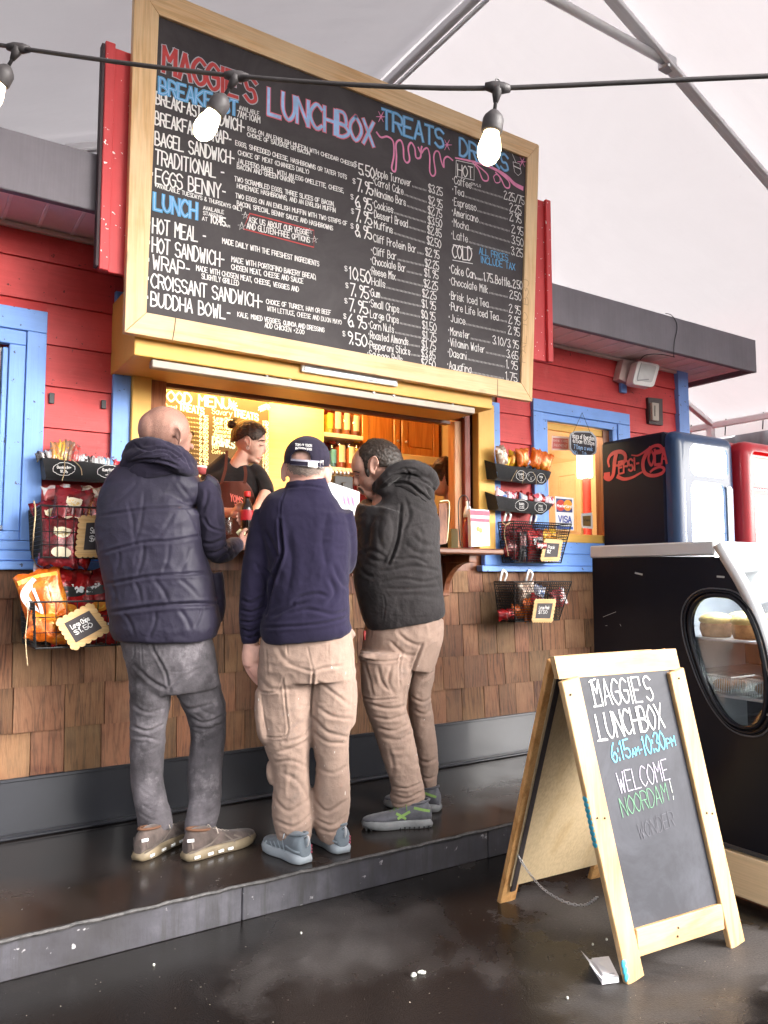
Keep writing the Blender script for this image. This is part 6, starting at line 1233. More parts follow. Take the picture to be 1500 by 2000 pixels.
MB().box(CX+.06, CX2-.06, 1.99, 2.04, 1.355, 1.388, .004).build('tube_light', emis('case_tube', (.93, .97, 1.0), 16), DC)
MB().box(CX-.008, CX+.0, 1.64, 2.0, .205, .222, .002).build('bottom_strip', plain('strip_grey', (.06, .06, .065), .35, .4), DC)
for i, (z, y0) in enumerate(((.46, 1.72), (.80, 1.76), (1.03, 1.84))):
    MB().box(CX+.035, CX2-.01, y0, yb_-.05, z, z+.012, .002).build('shelf', M_steel if i else M_alu, DC)
M_cake = plain('cake_crumb', (.48, .25, .09), .8, 0, .4, 25, .5, 80); M_ice = plain('yellow_icing', (.85, .62, .22), .5, 0, .25, 30, .6, 60); M_clam = glassm('clear_plastic_box', mixf=.5, rough=.08, tint=(.9, .9, .88))
nl = ('nearest the oval window glass', 'second from the oval window', 'third along the upper shelf', 'deepest along the upper shelf'); r5 = random.Random(8)
for i in range(4):
    y_ = 1.93+.15*(i % 2); x_ = CX+.12+.20*(i//2)
    t = thing('iced_cake', 'yellow iced cake on the upper case shelf, '+nl[i], 'cake', (x_, y_, 1.042), 'cakes in the display case'); MB().lathe((x_, y_, 1.043), [(.058, 0), (.068, .03), (.066, .055), (.05, .075)], 18).build('sponge', M_cake, t, True)
    m_ = MB().ell((x_, y_, 1.043+.072), (.071, .071, .032), n=16)
    for q in range(26): a, b_ = r5.uniform(0, 6.3), r5.uniform(.0, .06); m_.ell((x_+b_*math.cos(a), y_+b_*math.sin(a), 1.043+.095-b_*.35), (.012, .012, .009), n=6)
    m_.build('icing', M_ice, t, True)
for i in range(4):
    x_ = CX+.13+.21*(i//2); y_ = 1.86+.19*(i % 2); z_ = .813 if i < 2 else .473; t = thing('pastry_box', 'clear ribbed pastry box with brown pastries on the %s shelf of the case, %s' % ('middle' if i < 2 else 'bottom', ('front left', 'rear left')[i % 2]) if True else '', 'pastry box', (x_, y_, z_), 'pastry boxes in the display case')
    m_ = MB(); [m_.ell((x_-.045+.045*k, y_-.03+.05*(k % 2), z_+.028), (.032, .036, .022), n=10) for k in range(3)]; m_.build('pastry', M_cake, t, True)
    m_ = MB(); 
    for k in range(16): xx = x_-.085+.17*k/15; m_.tube([(xx, y_-.082, z_+.004), (xx, y_-.076, z_+.07)], .0018, 4); yy = y_-.08+.16*k/15; m_.tube([(x_-.088, yy, z_+.004), (x_-.082, yy, z_+.07)], .0018, 4)
    m_.tube([(x_-.085, y_-.08, z_+.07), (x_+.085, y_-.08, z_+.07), (x_+.085, y_+.08, z_+.07), (x_-.085, y_+.08, z_+.07)], .003, 5, closed=True); m_.build('ribbed_edge', plain('clear_rib', (.6, .6, .58), .15, coat=.8), t); MB().box(x_-.082, x_+.082, y_-.077, y_+.077, z_+.002, z_+.075, .01).build('cover', M_clam, t)
m_ = MB().box(CX-.012, CX2+.03, 1.60, yb_+.02, .03, .198, .004); m_.build('plinth', wood('plinth_ply', (.62, .46, .28), (.52, .37, .2), (.7, .55, .36), 1, .6, .6, .3, .1, rings=3), DC)
m_ = MB(); [m_.box(CX+a, CX+a+.06, 1.63, yb_, 0, .03) for a in (.05, .6, 1.05)]; m_.build('skid', M_brown, DC)
# scratches, small label marks
m_ = MB(); q = lambda *p: X(*p, CX-.0015)
for a, b_ in (((1241, 1119), (1254, 1122)), ((1401, 1126), (1414, 1127)), ((1183, 1222), (1186, 1222)), ((1211, 1219), (1213, 1223)), ((1178, 1205), (1203, 1195)), ((1490, 1393), (1499, 1396))): ribbon(m_, [q(*a), q(*b_)], .008 if b_[0]-a[0] > 8 and b_[1]-a[1] > 0 else .002, (-1, 0, 0))
m_.build('scuff', plain('scuff_grey', (.4, .4, .4), .6), DC)
# ================================================================ A-frame sidewalk sign
AF = thing('sidewalk_sign', 'pine framed A-shaped chalkboard sign standing open on the wet asphalt', 'sidewalk sign', (2.3, 2.05, 0))
BL, BR = np.array([2.077, 1.777, 0.]), np.array([2.655, 1.735, 0.]); TL = np.array([1.872, 1.862, 1.042]); TR = TL+(BR-BL)
uu = nz(((TL-BL)+(TR-BR))/2); ww = nz(BR-BL); nn = nz(np.cross(ww, uu)); nn = nn if nn[1] < 0 else -nn
M_pa = wood('sign_pine', (.47, .295, .145), (.38, .215, .085), (.52, .37, .205), 2, .5, 1.0, .7, .2, rings=4); M_pah = wood('sign_pine_level', (.47, .295, .145), (.38, .215, .085), (.52, .37, .205), 0, .5, 1.0, .6, .2, rings=4)
TH = .022; wl = .078
def abeam(mb, a, b_, wdir, wd): mb.beam(a, b_, wdir, wd, TH, .0025)
Wd = np.linalg.norm(BR-BL); Hh = np.linalg.norm(TL-BL)
def AP(u, v, off=0.0): return BL+(BR-BL)*u+(TL-BL+(TR-BR-TL+BL)*u)*v+nn*off
lw = wl/Wd
MB().beam(AP(lw/2, 0), AP(lw/2, .928), ww, wl, TH, .003).build('leg', M_pa, AF); MB().beam(AP(1-lw/2, .0), AP(1-lw/2, .928), ww, wl, TH, .003).build('leg', M_pa, AF)
MB().prism([AP(0, .93), AP(lw, .93), AP(1-lw, .93), AP(1, .93), AP(1, 1), AP(0, 1)] and [AP(0, .9295), AP(1-lw*.1, .9295), AP(1-lw*.1, 1.0), AP(0, 1.0)], -nn*TH*1.02+nn*0).build('top_rail', M_pah, AF)
MB().beam(AP(lw+.001, .105), AP(1-lw-.001, .105), uu, .085, TH*.9, .003).build('bottom_rail', M_pah, AF)
M_ab = chalkmat('sign_chalkboard', (.020, .021, .028), (.16, .165, .20), .6, .30)
MB().prism([AP(lw*.8, .12, -.004), AP(1-lw*.8, .12, -.004), AP(1-lw*.8, .94, -.004), AP(lw*.8, .94, -.004)], -nn*.006).build('chalkboard', M_ab, AF)
# rear frame
rBL, rBR = np.array([2.150, 2.470, 0.]), np.array([2.72, 2.44, 0.]); rTL, rTR = TL+np.array([.03, .05, -.004]), TR+np.array([.03, .05, -.004])
nr = nz(np.cross(rBR-rBL, rTL-rBL)); nr = nr if nr[1] > 0 else -nr
def RP_(u, v, off=0.0): return rBL+(rBR-rBL)*u+(rTL-rBL)*v+nr*off
M_pr = wood('sign_pine_worn', (.60, .33, .13), (.46, .22, .07), None, 2, .5, 1.0, .6, .2, rings=4)
MB().beam(RP_(lw/2, 0), RP_(lw/2, .99), ww, wl, TH, .003).build('leg', M_pr, AF); MB().beam(RP_(1-lw/2, 0), RP_(1-lw/2, .99), ww, wl, TH, .003).build('leg', M_pr, AF); MB().beam(RP_(lw, .965), RP_(1-lw, .965), nz(rTL-rBL), .07, TH*.98, .003).build('top_rail', M_pah, AF)
MB().prism([RP_(lw*.35, .085, -.012), RP_(1-lw*.35, .085, -.012), RP_(1-lw*.35, .95, -.012), RP_(lw*.35, .95, -.012)], -nr*.004).build('plywood_back', wood('birch_ply', (.50, .38, .23), (.42, .30, .16), (.56, .44, .28), 2, .6, .5, 0, .15, rings=3), AF)
MB().beam(RP_(lw*.62, .06, -.016), RP_(lw*.62, .94, -.016), ww, .022, .006).build('dark_edge_strip', M_chalk, AF)
M_rs = plain('rust_screw', (.10, .06, .04), .6, .4)
for u, v in ((lw*.3, .5), (lw*.7, .495), (1-lw*.3, .44), (1-lw*.65, .445), (.45, .09), (.47, .115), (lw*.3, .88), (1-lw*.5, .9)): MB().ell(AP(u, v, .0115), (.004, .004, .004), n=8).build('screw', M_rs, AF, True)
m_ = MB()
for v0, v1, u in ((.43, .52, .0), (.10, .155, .0)): m_.add([AP(u, v0, .0), AP(u, v1, 0), AP(u, v1, -.021), AP(u, v0, -.021)], [(0, 1, 2, 3)])
P = [BL+(TL-BL)*v-ww*.0006 for v in np.linspace(.42, .56, 9)]; m2 = MB(); [m2.ell(p-nn*.0+nn*0, (.003, .011, .011), n=8) for p in P]; m2.build('paint_smear', plain('teal_paint_side', (.03, .26, .36), .6), AF, True); m2 = MB(); P = [BL+(TL-BL)*v+ww*.004+nn*.008 for v in (.02, .04, .06)]; [m2.ell(p, (.012, .005, .016), n=8) for p in P]
m2.build('paint_smear', plain('teal_paint', (.03, .26, .36), .6), AF, True)
n0 = AP(0, 0, .0)-nn*.004
def PA(px, py): return PL(px, py, AP(.5, .5, -.0035), nn)
def TA(m_, s, a, b_, h, wd, jit=.08, wob=.08): q0, q1 = PA(*a), PA(*b_); up = uu*np.linalg.norm(PA(a[0]-h*.22, a[1]-h)-q0); text(m_, s, q0, q1, up, wd*.82, nn, .0014, jit, wob=wob)
M_as = plain('chalk_sign_white', (.80, .79, .78), .9, 0, .12, 60, 0)
m_ = MB(); TA(m_, "MAGGIE'S", (1162, 1379), (1277, 1368), 50, .0062); TA(m_, "LUNCHBOX", (1172, 1446), (1298, 1420), 50, .0068); 
for a, b_ in (((1150, 1332), (1162, 1326)), ((1160, 1380), (1174, 1378)), ((1168, 1447), (1182, 1443))): ribbon(m_, [PA(*a), PA(*b_)], .005, nn, .0005)
m_.build('lettering', M_as, AF)
m_ = MB(); TA(m_, "6:15", (1197, 1490), (1232, 1478), 36, .0058); TA(m_, "AM-", (1235, 1478), (1255, 1470), 14, .0045); TA(m_, "10:30", (1258, 1475), (1300, 1462), 36, .0058); TA(m_, "PM", (1303, 1462), (1320, 1455), 18, .004); m_.build('lettering', plain('chalk_sky', (.14, .50, .72), .9, 0, .15, 50, 0), AF)
m_ = MB(); TA(m_, "WELCOME", (1210, 1550), (1308, 1521), 40, .0034); m_.build('lettering', plain('chalk_lilac', (.46, .42, .52), .9, 0, .3, 60, 0), AF)
m_ = MB(); TA(m_, "NOORDAM", (1216, 1596), (1307, 1563), 36, .0030); m_.build('lettering', plain('chalk_green', (.12, .27, .16), .9, 0, .3, 60, 0), AF); m_ = MB(); TA(m_, "!", (1310, 1562), (1320, 1560), 40, .0034); m_.build('lettering', plain('chalk_pale', (.45, .5, .45), .9), AF)
m_ = MB(); TA(m_, "WONDER", (1250, 1640), (1318, 1612), 30, .0028); m_.build('lettering', plain('chalk_faint', (.085, .083, .098), .9, 0, .3, 60, 0), AF)
# chain
CH = thing('chain', 'thin galvanised chain drooping between the two halves of the sidewalk sign', 'chain', (2.2, 2.1, .15))
P = smoothpath([PL(1006, 1661, RP_(.02, .3), nr), *[D(a, b_, d) for a, b_, d in ((1030, 1700, 2.98), (1060, 1735, 2.88), (1100, 1760, 2.78), (1140, 1768, 2.70))], PL(1180, 1757, BL, nn)-nn*.03], 40)
L = 0; last = P[0]; kk = 0; ch = []
for a, b_ in zip(P[:-1], P[1:]):
    L += np.linalg.norm(b_-a)
    if L > .0135:
        L = 0; tdir = Vector(nz(b_-a)); sidev = tdir.cross(Vector((0, 0, 1))).normalized(); upv = sidev.cross(tdir); w_ = sidev if kk % 2 else upv; pts = [Vector(b_)+tdir*.0095*math.cos(t_)+w_*.0045*math.sin(t_) for t_ in np.linspace(0, 2*math.pi, 9)[:-1]]
        MB().tube(pts, .0016, 4, closed=True).build('chain_link', M_steel, CH, True); kk += 1
# napkin packet, litter
NP = thing('napkin_packet', 'small crumpled white paper packet lying at the foot of the sidewalk sign', 'litter', Z(1180, 1905, 0))
q = [Z(1151, 1883, .004), Z(1189, 1880, .004), Z(1209, 1918, .004), Z(1176, 1922, .004)]; q = [np.array([p[0], p[1], .003]) for p in q]; MB().prism([q[0], q[1], q[2], q[3]], (0, 0, .016)).build('packet', plain('packet_white', (.72, .72, .76), .4, 0, .05, 20, .5, 90), NP)
MB().add([q[0]+[0, 0, .017], q[3]+[0, 0, .017], q[3]+[-.028, .0, .045], q[0]+[-.030, .01, .05]], [(0, 1, 2, 3)]).add([q[0]+[0.01, 0, .018], q[1]+[0, 0, .022], q[2]+[0, 0, .018], q[3]+[0.01, 0, .024]], [(0, 1, 2, 3)]).build('fold', plain('packet_fold', (.78, .78, .82), .4), NP)
m_ = MB(); ribbon(m_, [Z(1178, 1903, .023), Z(1199, 1901, .023)], .006, (0, 0, 1)); m_.build('print', M_cg, NP)
M_lit = plain('crumb_white', (.50, .50, .44), .8, 0, .3, 80)
for i, (a, lb) in enumerate((((806, 1903), 'pair of pale crumbs on the wet asphalt, left one'), ((824, 1898), 'pair of pale crumbs on the wet asphalt, right one'), ((1185, 1836), 'small pale pebble between the crumbs and the sign foot'), ((1110, 1947), 'small pale pebble near the bottom edge below the chain'), ((302, 1881), 'small pale pebble near the step on the left'), ((588, 1822), 'tiny pale pebble close to the step front'), ((1158, 1845), 'tiny white speck left of the sign foot'))):
    p = Z(*a, .006); m_ = MB(); r5 = random.Random(i); [m_.ell(p+np.array([r5.uniform(-.008, .008), r5.uniform(-.008, .008), -.002]), (.009*(.5 if i > 1 else 1), .007*(.6 if i > 1 else 1), .005), n=7) for _ in range(4 if i < 2 else 1)]; m_.build('crumb', M_lit, None, True, label=lb, cat='litter', group='crumbs on the asphalt')
# ================================================================ people
def skin(name, col, blotch=(.5, .2, .16), stub=None):
    m, nt, b = newmat(name); v = mapping(nt)
    n = tex(nt, 'ShaderNodeTexNoise', 14, v, Detail=5.0); r = ramp(nt, [(.35, tuple(c*.85 for c in col)), (.65, tuple(min(1, c*1.12) for c in col))]); nt.links.new(n.outputs[0], r.inputs[0])
    n2 = tex(nt, 'ShaderNodeTexNoise', 6, v, Detail=3.0); r2 = ramp(nt, [(.5, (0, 0, 0)), (.8, (.4,)*3)]); nt.links.new(n2.outputs[0], r2.inputs[0]); c = mixc(nt, r2.outputs[0], r.outputs[0], blotch)
    if stub:
        n7 = tex(nt, 'ShaderNodeTexNoise', 420, v, Detail=2.0); r7 = ramp(nt, [(.46, (0, 0, 0)), (.62, (.55,)*3)]); nt.links.new(n7.outputs[0], r7.inputs[0]); n8 = tex(nt, 'ShaderNodeTexNoise', 9, v, Detail=3.0); r8 = ramp(nt, [(.38, (.15,)*3), (.6, (1,)*3)]); nt.links.new(n8.outputs[0], r8.inputs[0])
        m8 = nt.nodes.new('ShaderNodeMath'); m8.operation = 'MULTIPLY'; nt.links.new(r7.outputs[0], m8.inputs[0]); nt.links.new(r8.outputs[0], m8.inputs[1]); c = mixc(nt, m8.outputs[0], c, stub)
    nt.links.new(c, b.inputs['Base Color']); b.inputs['Roughness'].default_value = .5; b.inputs['Specular IOR Level'].default_value = .35
    b.inputs['Subsurface Weight'].default_value = .08; b.inputs['Subsurface Radius'].default_value = (.012, .005, .003); b.inputs['Subsurface Scale'].default_value = .6
    n3 = tex(nt, 'ShaderNodeTexNoise', 320, v, Detail=2.0); bump(nt, b, n3.outputs[0], .25, .0015); n4 = tex(nt, 'ShaderNodeTexNoise', 60, v, Detail=3.0); bump(nt, b, n4.outputs[0], .12, .003); return m
def hairm(name, c1, c2, st=(40, 40, 300), rough=.5):
    m, nt, b = newmat(name); v = mapping(nt, st); n = tex(nt, 'ShaderNodeTexNoise', 1.0, v, Detail=4.0, Distortion=.4); r = ramp(nt, [(.35, c1), (.68, c2)]); nt.links.new(n.outputs[0], r.inputs[0]); nt.links.new(r.outputs[0], b.inputs['Base Color'])
    b.inputs['Roughness'].default_value = rough; b.inputs['Specular IOR Level'].default_value = .3; bump(nt, b, n.outputs[0], .8, .004); return m
fwd = np.array(nz([Fv[0], Fv[1], 0.0])); UPV = np.array([0, 0, 1.0])
def ellat(mb, px, py, d, rw, rd, rh, yaw=0, rollv=0, pitch=0, n=22):
    """ellipsoid centred at a pixel and depth: half sizes in px (w, h) and metres (depth)"""
    s = d/FPX; M = Matrix.Rotation(-AZ, 3, 'Z') @ Matrix.Rotation(yaw, 3, 'Z') @ Matrix.Rotation(pitch, 3, 'X') @ Matrix.Rotation(rollv, 3, 'Y')
    mb.ell(D(px, py, d), (rw*s, rd, rh*s), M, n)
def ear(mb, px, py, d, h, w, tilt=0, turn=0.6, side=1):
    """ear: rim ring, bowl and lobe; h, w in px"""
    s = d/FPX; c = D(px, py, d); M = Matrix.Rotation(-AZ, 3, 'Z') @ Matrix.Rotation(turn*side, 3, 'Z') @ Matrix.Rotation(tilt, 3, 'Y')
    P = []
    for k in range(15):
        a = R(-70+k*250/14) if side > 0 else R(250-k*250/14); P.append(np.array(c)+np.array(M@Vector((math.cos(a)*w*s*.5*(1.0 if math.sin(a) > 0 else .8), -.004, math.sin(a)*h*s*.5))))
    mb.tube(P, [.0045+.001*math.sin(k) for k in range(15)], 8)
    mb.ell(c, (w*s*.42, .0055, h*s*.42), M, 12); mb.ell(np.array(c)+np.array(M@Vector((0, 0, -h*s*.42))), (w*s*.26, .006, h*s*.14), M, 10)
def bowl(me, px, py, r, dep):
    """press a hollow (ear bowl, eye socket) into the surface facing the viewer"""
    V, N = getv(me); x, y, d = projv(V); vd = V-CAM; vd /= np.linalg.norm(vd, axis=1)[:, None]; f = np.clip(-(N*vd).sum(1)*2, 0, 1)
    rx, ry = r; setv(me, V-N*(f*dep*np.exp(-((x-px)/rx)**2-((y-py)/ry)**2))[:, None])
def person(label, loc, cat='person'): return thing('person', label, cat, loc)
def put(name, me, mat, par_, **kw):
    me.materials.clear(); me.materials.append(mat); return link(name, me, par_, **kw)
def laces(t, pts): MB().tube(smoothpath(pts, 4), .0025, 5).build('lace', plain('lace', (.55, .52, .48), .8), t, True)
def shoe(par_, heel, toe, ht, mats, wd=.048, sole=.026, tongue=True, zf=None, name='shoe', collar=.5, curl=.012, STR=None):
    """a trainer from heel to toe points on the deck; ht is the ankle height"""
    zf = ZS if zf is None else zf; h = np.array([heel[0], heel[1], zf]); t_ = np.array([toe[0], toe[1], zf]); ax = nz(t_-h); L = np.linalg.norm(t_-h); sd = np.cross(ax, UPV)
    prof = [(0.0, .50, .62), (.05, .72, .95), (.15, .84, 1.0), (.28, .80, .98), (.42, .80, .74), (.56, .95, .56), (.70, 1.05, .46), (.84, .98, .36), (.94, .70, .27), (1.0, .34, .17)]
    def ring(u, w, h_, z0, k=18, flare=1.0):
        c = h+ax*(u*L); out = []
        for i in range(k):
            a = 2*math.pi*i/k; cc, ss = math.cos(a), math.sin(a); zz = z0+(h_/2)*(1+math.copysign(abs(ss)**.8, ss)); nar = 1-.32*max(0, ss) ; out.append(c+sd*w*wd*nar*math.copysign(abs(cc)**.8, cc)+UPV*(zz+curl*max(0, u-.75)*2))
        return out
    up = MB(); rg = [ring(u, w, ht*hh, sole*.8) for u, w, hh in prof]; vs, fs = loft_rings(rg); up.add(vs, fs); me = fuse(up, .0045, 3, 'shoe'); s_ = put(name, me, mats[0], par_)
    so = MB(); K = 26; P = []
    for sg in (1, -1):
        us = np.linspace(0, 1, K//2); us = us if sg > 0 else us[::-1]
        for u in us: w = np.interp(u, [p[0] for p in prof], [p[1] for p in prof])*1.10; P.append((u, sg*w))
    def sr(z, g): return [h+ax*((u-.5)*L*g+.5*L)+sd*w*wd*g+UPV*(z+curl*max(0, u-.75)*2) for u, w in P]
    rg = [sr(.001, .95), sr(.004, 1.0), sr(sole*.6, 1.03), sr(sole, .99), sr(sole*1.25, .93)]; vs, fs = loft_rings(rg); so.add(vs, fs); so.build('sole', mats[1], s_, True)
    if len(mats) > 2 and mats[2]:
        m_ = MB(); q = [h+ax*(.60-.055*k)*L+UPV*(sole*.8+ht*(.50+.065*k)) for k in range(5)]
        for k, p in enumerate(q): m_.tube([p-sd*wd*.42-UPV*.012, p-sd*wd*.2+UPV*.001, p+sd*wd*.2+UPV*.001, p+sd*wd*.42-UPV*.012], .0028, 5)
        m_.tube(smoothpath([q[-1], q[-1]+sd*.03+UPV*.012, q[-1]+sd*.045-UPV*.01], 4), .0022, 5); m_.tube(smoothpath([q[-1], q[-1]-sd*.03+UPV*.010, q[-1]-sd*.04-UPV*.012], 4), .0022, 5); m_.build('lace', mats[2], s_, True)
    if len(mats) > 3 and mats[3]:
        m_ = MB(); 
        for sg in (1, -1):
            for a, b_ in (STR if STR else (((.05, .55), (.26, .72)), ((.50, .28), (.34, .55)), ((.40, .25), (.52, .5)))):
                pts = []
                for s in np.linspace(0, 1, 6):
                    u = a[0]+(b_[0]-a[0])*s; v = a[1]+(b_[1]-a[1])*s; w = np.interp(u, [p[0] for p in prof], [p[1] for p in prof]); hh = np.interp(u, [p[0] for p in prof], [p[2] for p in prof]); pts.append(h+ax*u*L+sd*sg*w*wd*(1.0-.22*max(0, v*1.0/hh-.3))+UPV*(sole*.8+ht*min(v, hh*.8)))
                ribbon(m_, pts, .012 if not STR else .007, sd*sg, .002)
        m_.build('stripe', mats[3], s_)
    cl = MB(); c = h+ax*.18*L+UPV*(sole*.7+ht*.94); cl.tube([c+ax*math.cos(a)*L*.155+sd*math.sin(a)*wd*.60-UPV*.010*math.cos(a) for a in np.linspace(0, 2*math.pi, 17)[:-1]], .0055, 7, closed=True); cl.build('collar', mats[4] if len(mats) > 4 else mats[0], s_, True); return s_
def fingers(mb, palm, dirv, side, nrm, s=1.0, curl=.5, thumb=True, tside=1, spread=.10):
    """palm centre, pointing direction, side (towards the thumb), palm normal (fingers curl towards it)"""
    palm, d, sd, nr = map(np.array, (palm, nz(dirv), nz(side), nz(nrm)))
    mb.tube([palm-d*.045*s, palm-d*.02*s, palm+d*.02*s, palm+d*.042*s], [.027*s, .035*s, .039*s, .036*s], 12, sq=.55) if False else None
    for u in (-1, 1): mb.ell(palm+sd*.018*u*s, (.030*s, .030*s, .022*s), None, 12)
    mb.ell(palm-d*.035*s, (.030*s, .030*s, .026*s), None, 12); mb.ell(palm+d*.022*s, (.032*s, .032*s, .022*s), None, 12)
    for k, (off, L) in enumerate(((.030, .068), (.010, .078), (-.011, .072), (-.031, .056))):
        p = palm+sd*off*s+d*.030*s; dd = nz(d+sd*spread*(1.5-k)*.5); pts = [p]; a = curl*.5+.05*k
        for seg in (.46, .30, .24): dd2 = nz(dd*math.cos(a)+nr*math.sin(a)); pts.append(pts[-1]+dd2*L*seg*s); a += curl*.75
        limb(mb, pts, [.0098*s, .0092*s, .0084*s, .0070*s], 9, 3); mb.ell(pts[-1], (.0072*s,)*3, None, 8)
    if thumb:
        p = palm+sd*.026*s-d*.028*s; limb(mb, [p, p+nz(sd*.8+d*.55+nr*.35)*.035*s, p+nz(sd*.55+d*.85+nr*.45)*.062*s, p+nz(sd*.35+d+nr*.5)*.082*s], [.0145*s, .012*s, .0105*s, .008*s], 9, 3)
def sd_(px, py, d): return D(px, py, d)

# ---------------------------------------------------------------- man 1: shaved head, blue quilted vest over a hooded top, washed grey jeans
d1 = 3.36
m1 = person('man with shaved head in quilted navy vest and faded grey jeans at the window', Z(330, 1670, ZS))
SK1 = skin('skin_man_one', (.40, .215, .165), stub=(.10, .065, .055)); b_ = MB()
ellat(b_, 322, 838, d1, 49, .088, 45, rollv=.12); ellat(b_, 338, 862, d1+.035, 34, .066, 38, rollv=.15); ellat(b_, 300, 838, d1-.01, 30, .075, 36)
ellat(b_, 362, 866, d1+.075, 10, .03, 22); ellat(b_, 369, 851, d1+.09, 6.5, .02, 9); ellat(b_, 353, 893, d1+.06, 17, .045, 12); ellat(b_, 374, 872, d1+.12, 5, .018, 7)
slab(b_, [(290, 352, 860, d1+.01, .058), (288, 350, 900, d1+.01, .062), (275, 365, 945, d1+.03, .06), (240, 378, 980, d1+.03, .07), (238, 382, 1080, d1+.03, .08), (250, 405, 1180, d1+.03, .09), (250, 410, 1250, d1+.03, .09), (265, 400, 1310, d1+.04, .09)], 24)
for st in ([(262, 330, 1280, d1+.03, .06), (264, 318, 1400, d1+.03, .052), (270, 318, 1500, d1+.05, .048), (285, 320, 1600, d1+.03, .036), (290, 322, 1640, d1+.02, .034)], [(345, 410, 1280, d1+.06, .06), (375, 430, 1400, d1+.10, .052), (378, 425, 1500, d1+.09, .048), (372, 412, 1600, d1+.04, .036), (374, 412, 1640, d1+.04, .034)]): slab(b_, st, 16)
sh = sd_(400, 955, d1+.02); el = sd_(420, 1080, d1+.05); wr = sd_(462, 1062, d1+.30); limb(b_, [sh-fwd*-.03, (sh+el)/2, el, (el+wr)/2, wr], [.032, .036, .034, .032, .026], 12)
fingers(b_, sd_(478, 1062, d1+.36), sd_(492, 1052, d1+.42)-sd_(466, 1064, d1+.30), UPV*.9-Rv*.3, Rv*.2+UPV*.4, .95, .7)
sl = sd_(226, 960, d1+.02); e2 = sd_(214, 1090, d1+.12); w2 = sd_(262, 1110, d1+.34); limb(b_, [sl, (sl+e2)/2, e2, (e2+w2)/2, w2], [.045, .043, .038, .034, .026], 12)
fingers(b_, sd_(280, 1108, d1+.40), nz(Rv*.6+fwd), UPV, -fwd*.2+Rv, .95, .8)
ear(b_, 348, 852, d1-.074, 31, 16, tilt=-.10, turn=-.35); me = fuse(b_, .0052, 3, 'body'); bowl(me, 350, 853, (3, 8), .007); bowl(me, 340, 857, (3, 14), .004); put('body', me, SK1, m1)
m_ = MB(); m_.tube(smoothpath([D(375, 843, d1+.075), D(378, 846, d1+.10), D(377, 850, d1+.12)], 3), .0035, 6); m_.build('eyebrow', hairm('brow_dark', (.02, .014, .01), (.05, .035, .03)), m1, True)
m_ = MB(); m_.ell(D(371.5, 859, d1+.097), (.006, .006, .006), None, 10); m_.build('eye', M_black, m1, True)
NV = fabric('vest_nylon', (.0175, .0145, .031), .16, .6, .03, 600, spec=.35, wr=.3, vs=4); ST = fabric('hooded_top_cotton', (.026, .022, .040), .22, .9, .08, 700, spec=.15, vs=9)
v_ = MB()
slab(v_, [(285, 360, 905, d1+.03, .075), (255, 388, 920, d1+.03, .10), (222, 412, 938, d1+.03, .115), (203, 408, 958, d1+.03, .128), (193, 398, 990, d1+.025, .14), (191, 396, 1030, d1+.02, .15), (195, 399, 1075, d1+.02, .153), (201, 407, 1110, d1+.02, .155), (207, 417, 1145, d1+.02, .156), (213, 424, 1180, d1+.02, .158), (219, 427, 1200, d1+.02, .155), (218, 428, 1222, d1+.02, .158), (226, 420, 1246, d1+.02, .15)], 40, 2.5, 5)
slab(v_, [(392, 436, 1120, d1+.10, .05), (405, 441, 1160, d1+.10, .05), (406, 441, 1190, d1+.10, .05), (404, 434, 1212, d1+.10, .045)], 16)
limb(v_, [sd_(398, 938, d1+.02), sd_(415, 948, d1+.03), sd_(424, 975, d1+.05)], [.035, .034, .024], 14)
me = fuse(v_, .0062, 4, 'vest')
Q = lambda y0, y1, x0=196, x1=400: ([(x0, y0+6), ((x0+x1)/2-20, (y0+y1)/2), ((x0+x1)/2+40, (y0+y1)/2-4), (x1, y1)])
cr = [(Q(1002, 990, 192, 398), 3.0, .006), (Q(1075, 1045, 198, 398), 3.2, .007), (Q(1135, 1117, 210, 415), 3.4, .009), (Q(1190, 1178, 216, 432), 4.0, .012)]
for x0_, y0_, x1_, y1_, w_, dp in ((250, 980, 262, 1060, 5, .004), (282, 960, 262, 1068, 5, .004), (340, 1000, 300, 1060, 6, .004), (360, 985, 392, 1050, 5, .006), (280, 1060, 268, 1125, 5, .005), (330, 1060, 318, 1120, 5, .004), (372, 1070, 350, 1120, 6, .005), (262, 1135, 275, 1180, 5, .005), (300, 1130, 330, 1178, 6, .006), (350, 1130, 392, 1172, 5, .006), (240, 1195, 262, 1240, 5, .006), (305, 1196, 290, 1245, 5, .006), (350, 1190, 372, 1230, 6, .007), (395, 1180, 380, 1225, 4, .009), (232, 1075, 225, 1120, 5, .005), (215, 1140, 225, 1180, 5, .005), (300, 905, 260, 935, 5, .006), (330, 912, 345, 935, 5, .005), (345, 940, 385, 1000, 5, .005), (270, 940, 220, 985, 6, .004)): cr.append((((x0_, y0_), ((x0_+x1_)/2+4, (y0_+y1_)/2), (x1_, y1_)), w_*.8, dp*.6))
creases(me, cr, .0032, (9, 9, 12)); put('vest', me, NV, m1)
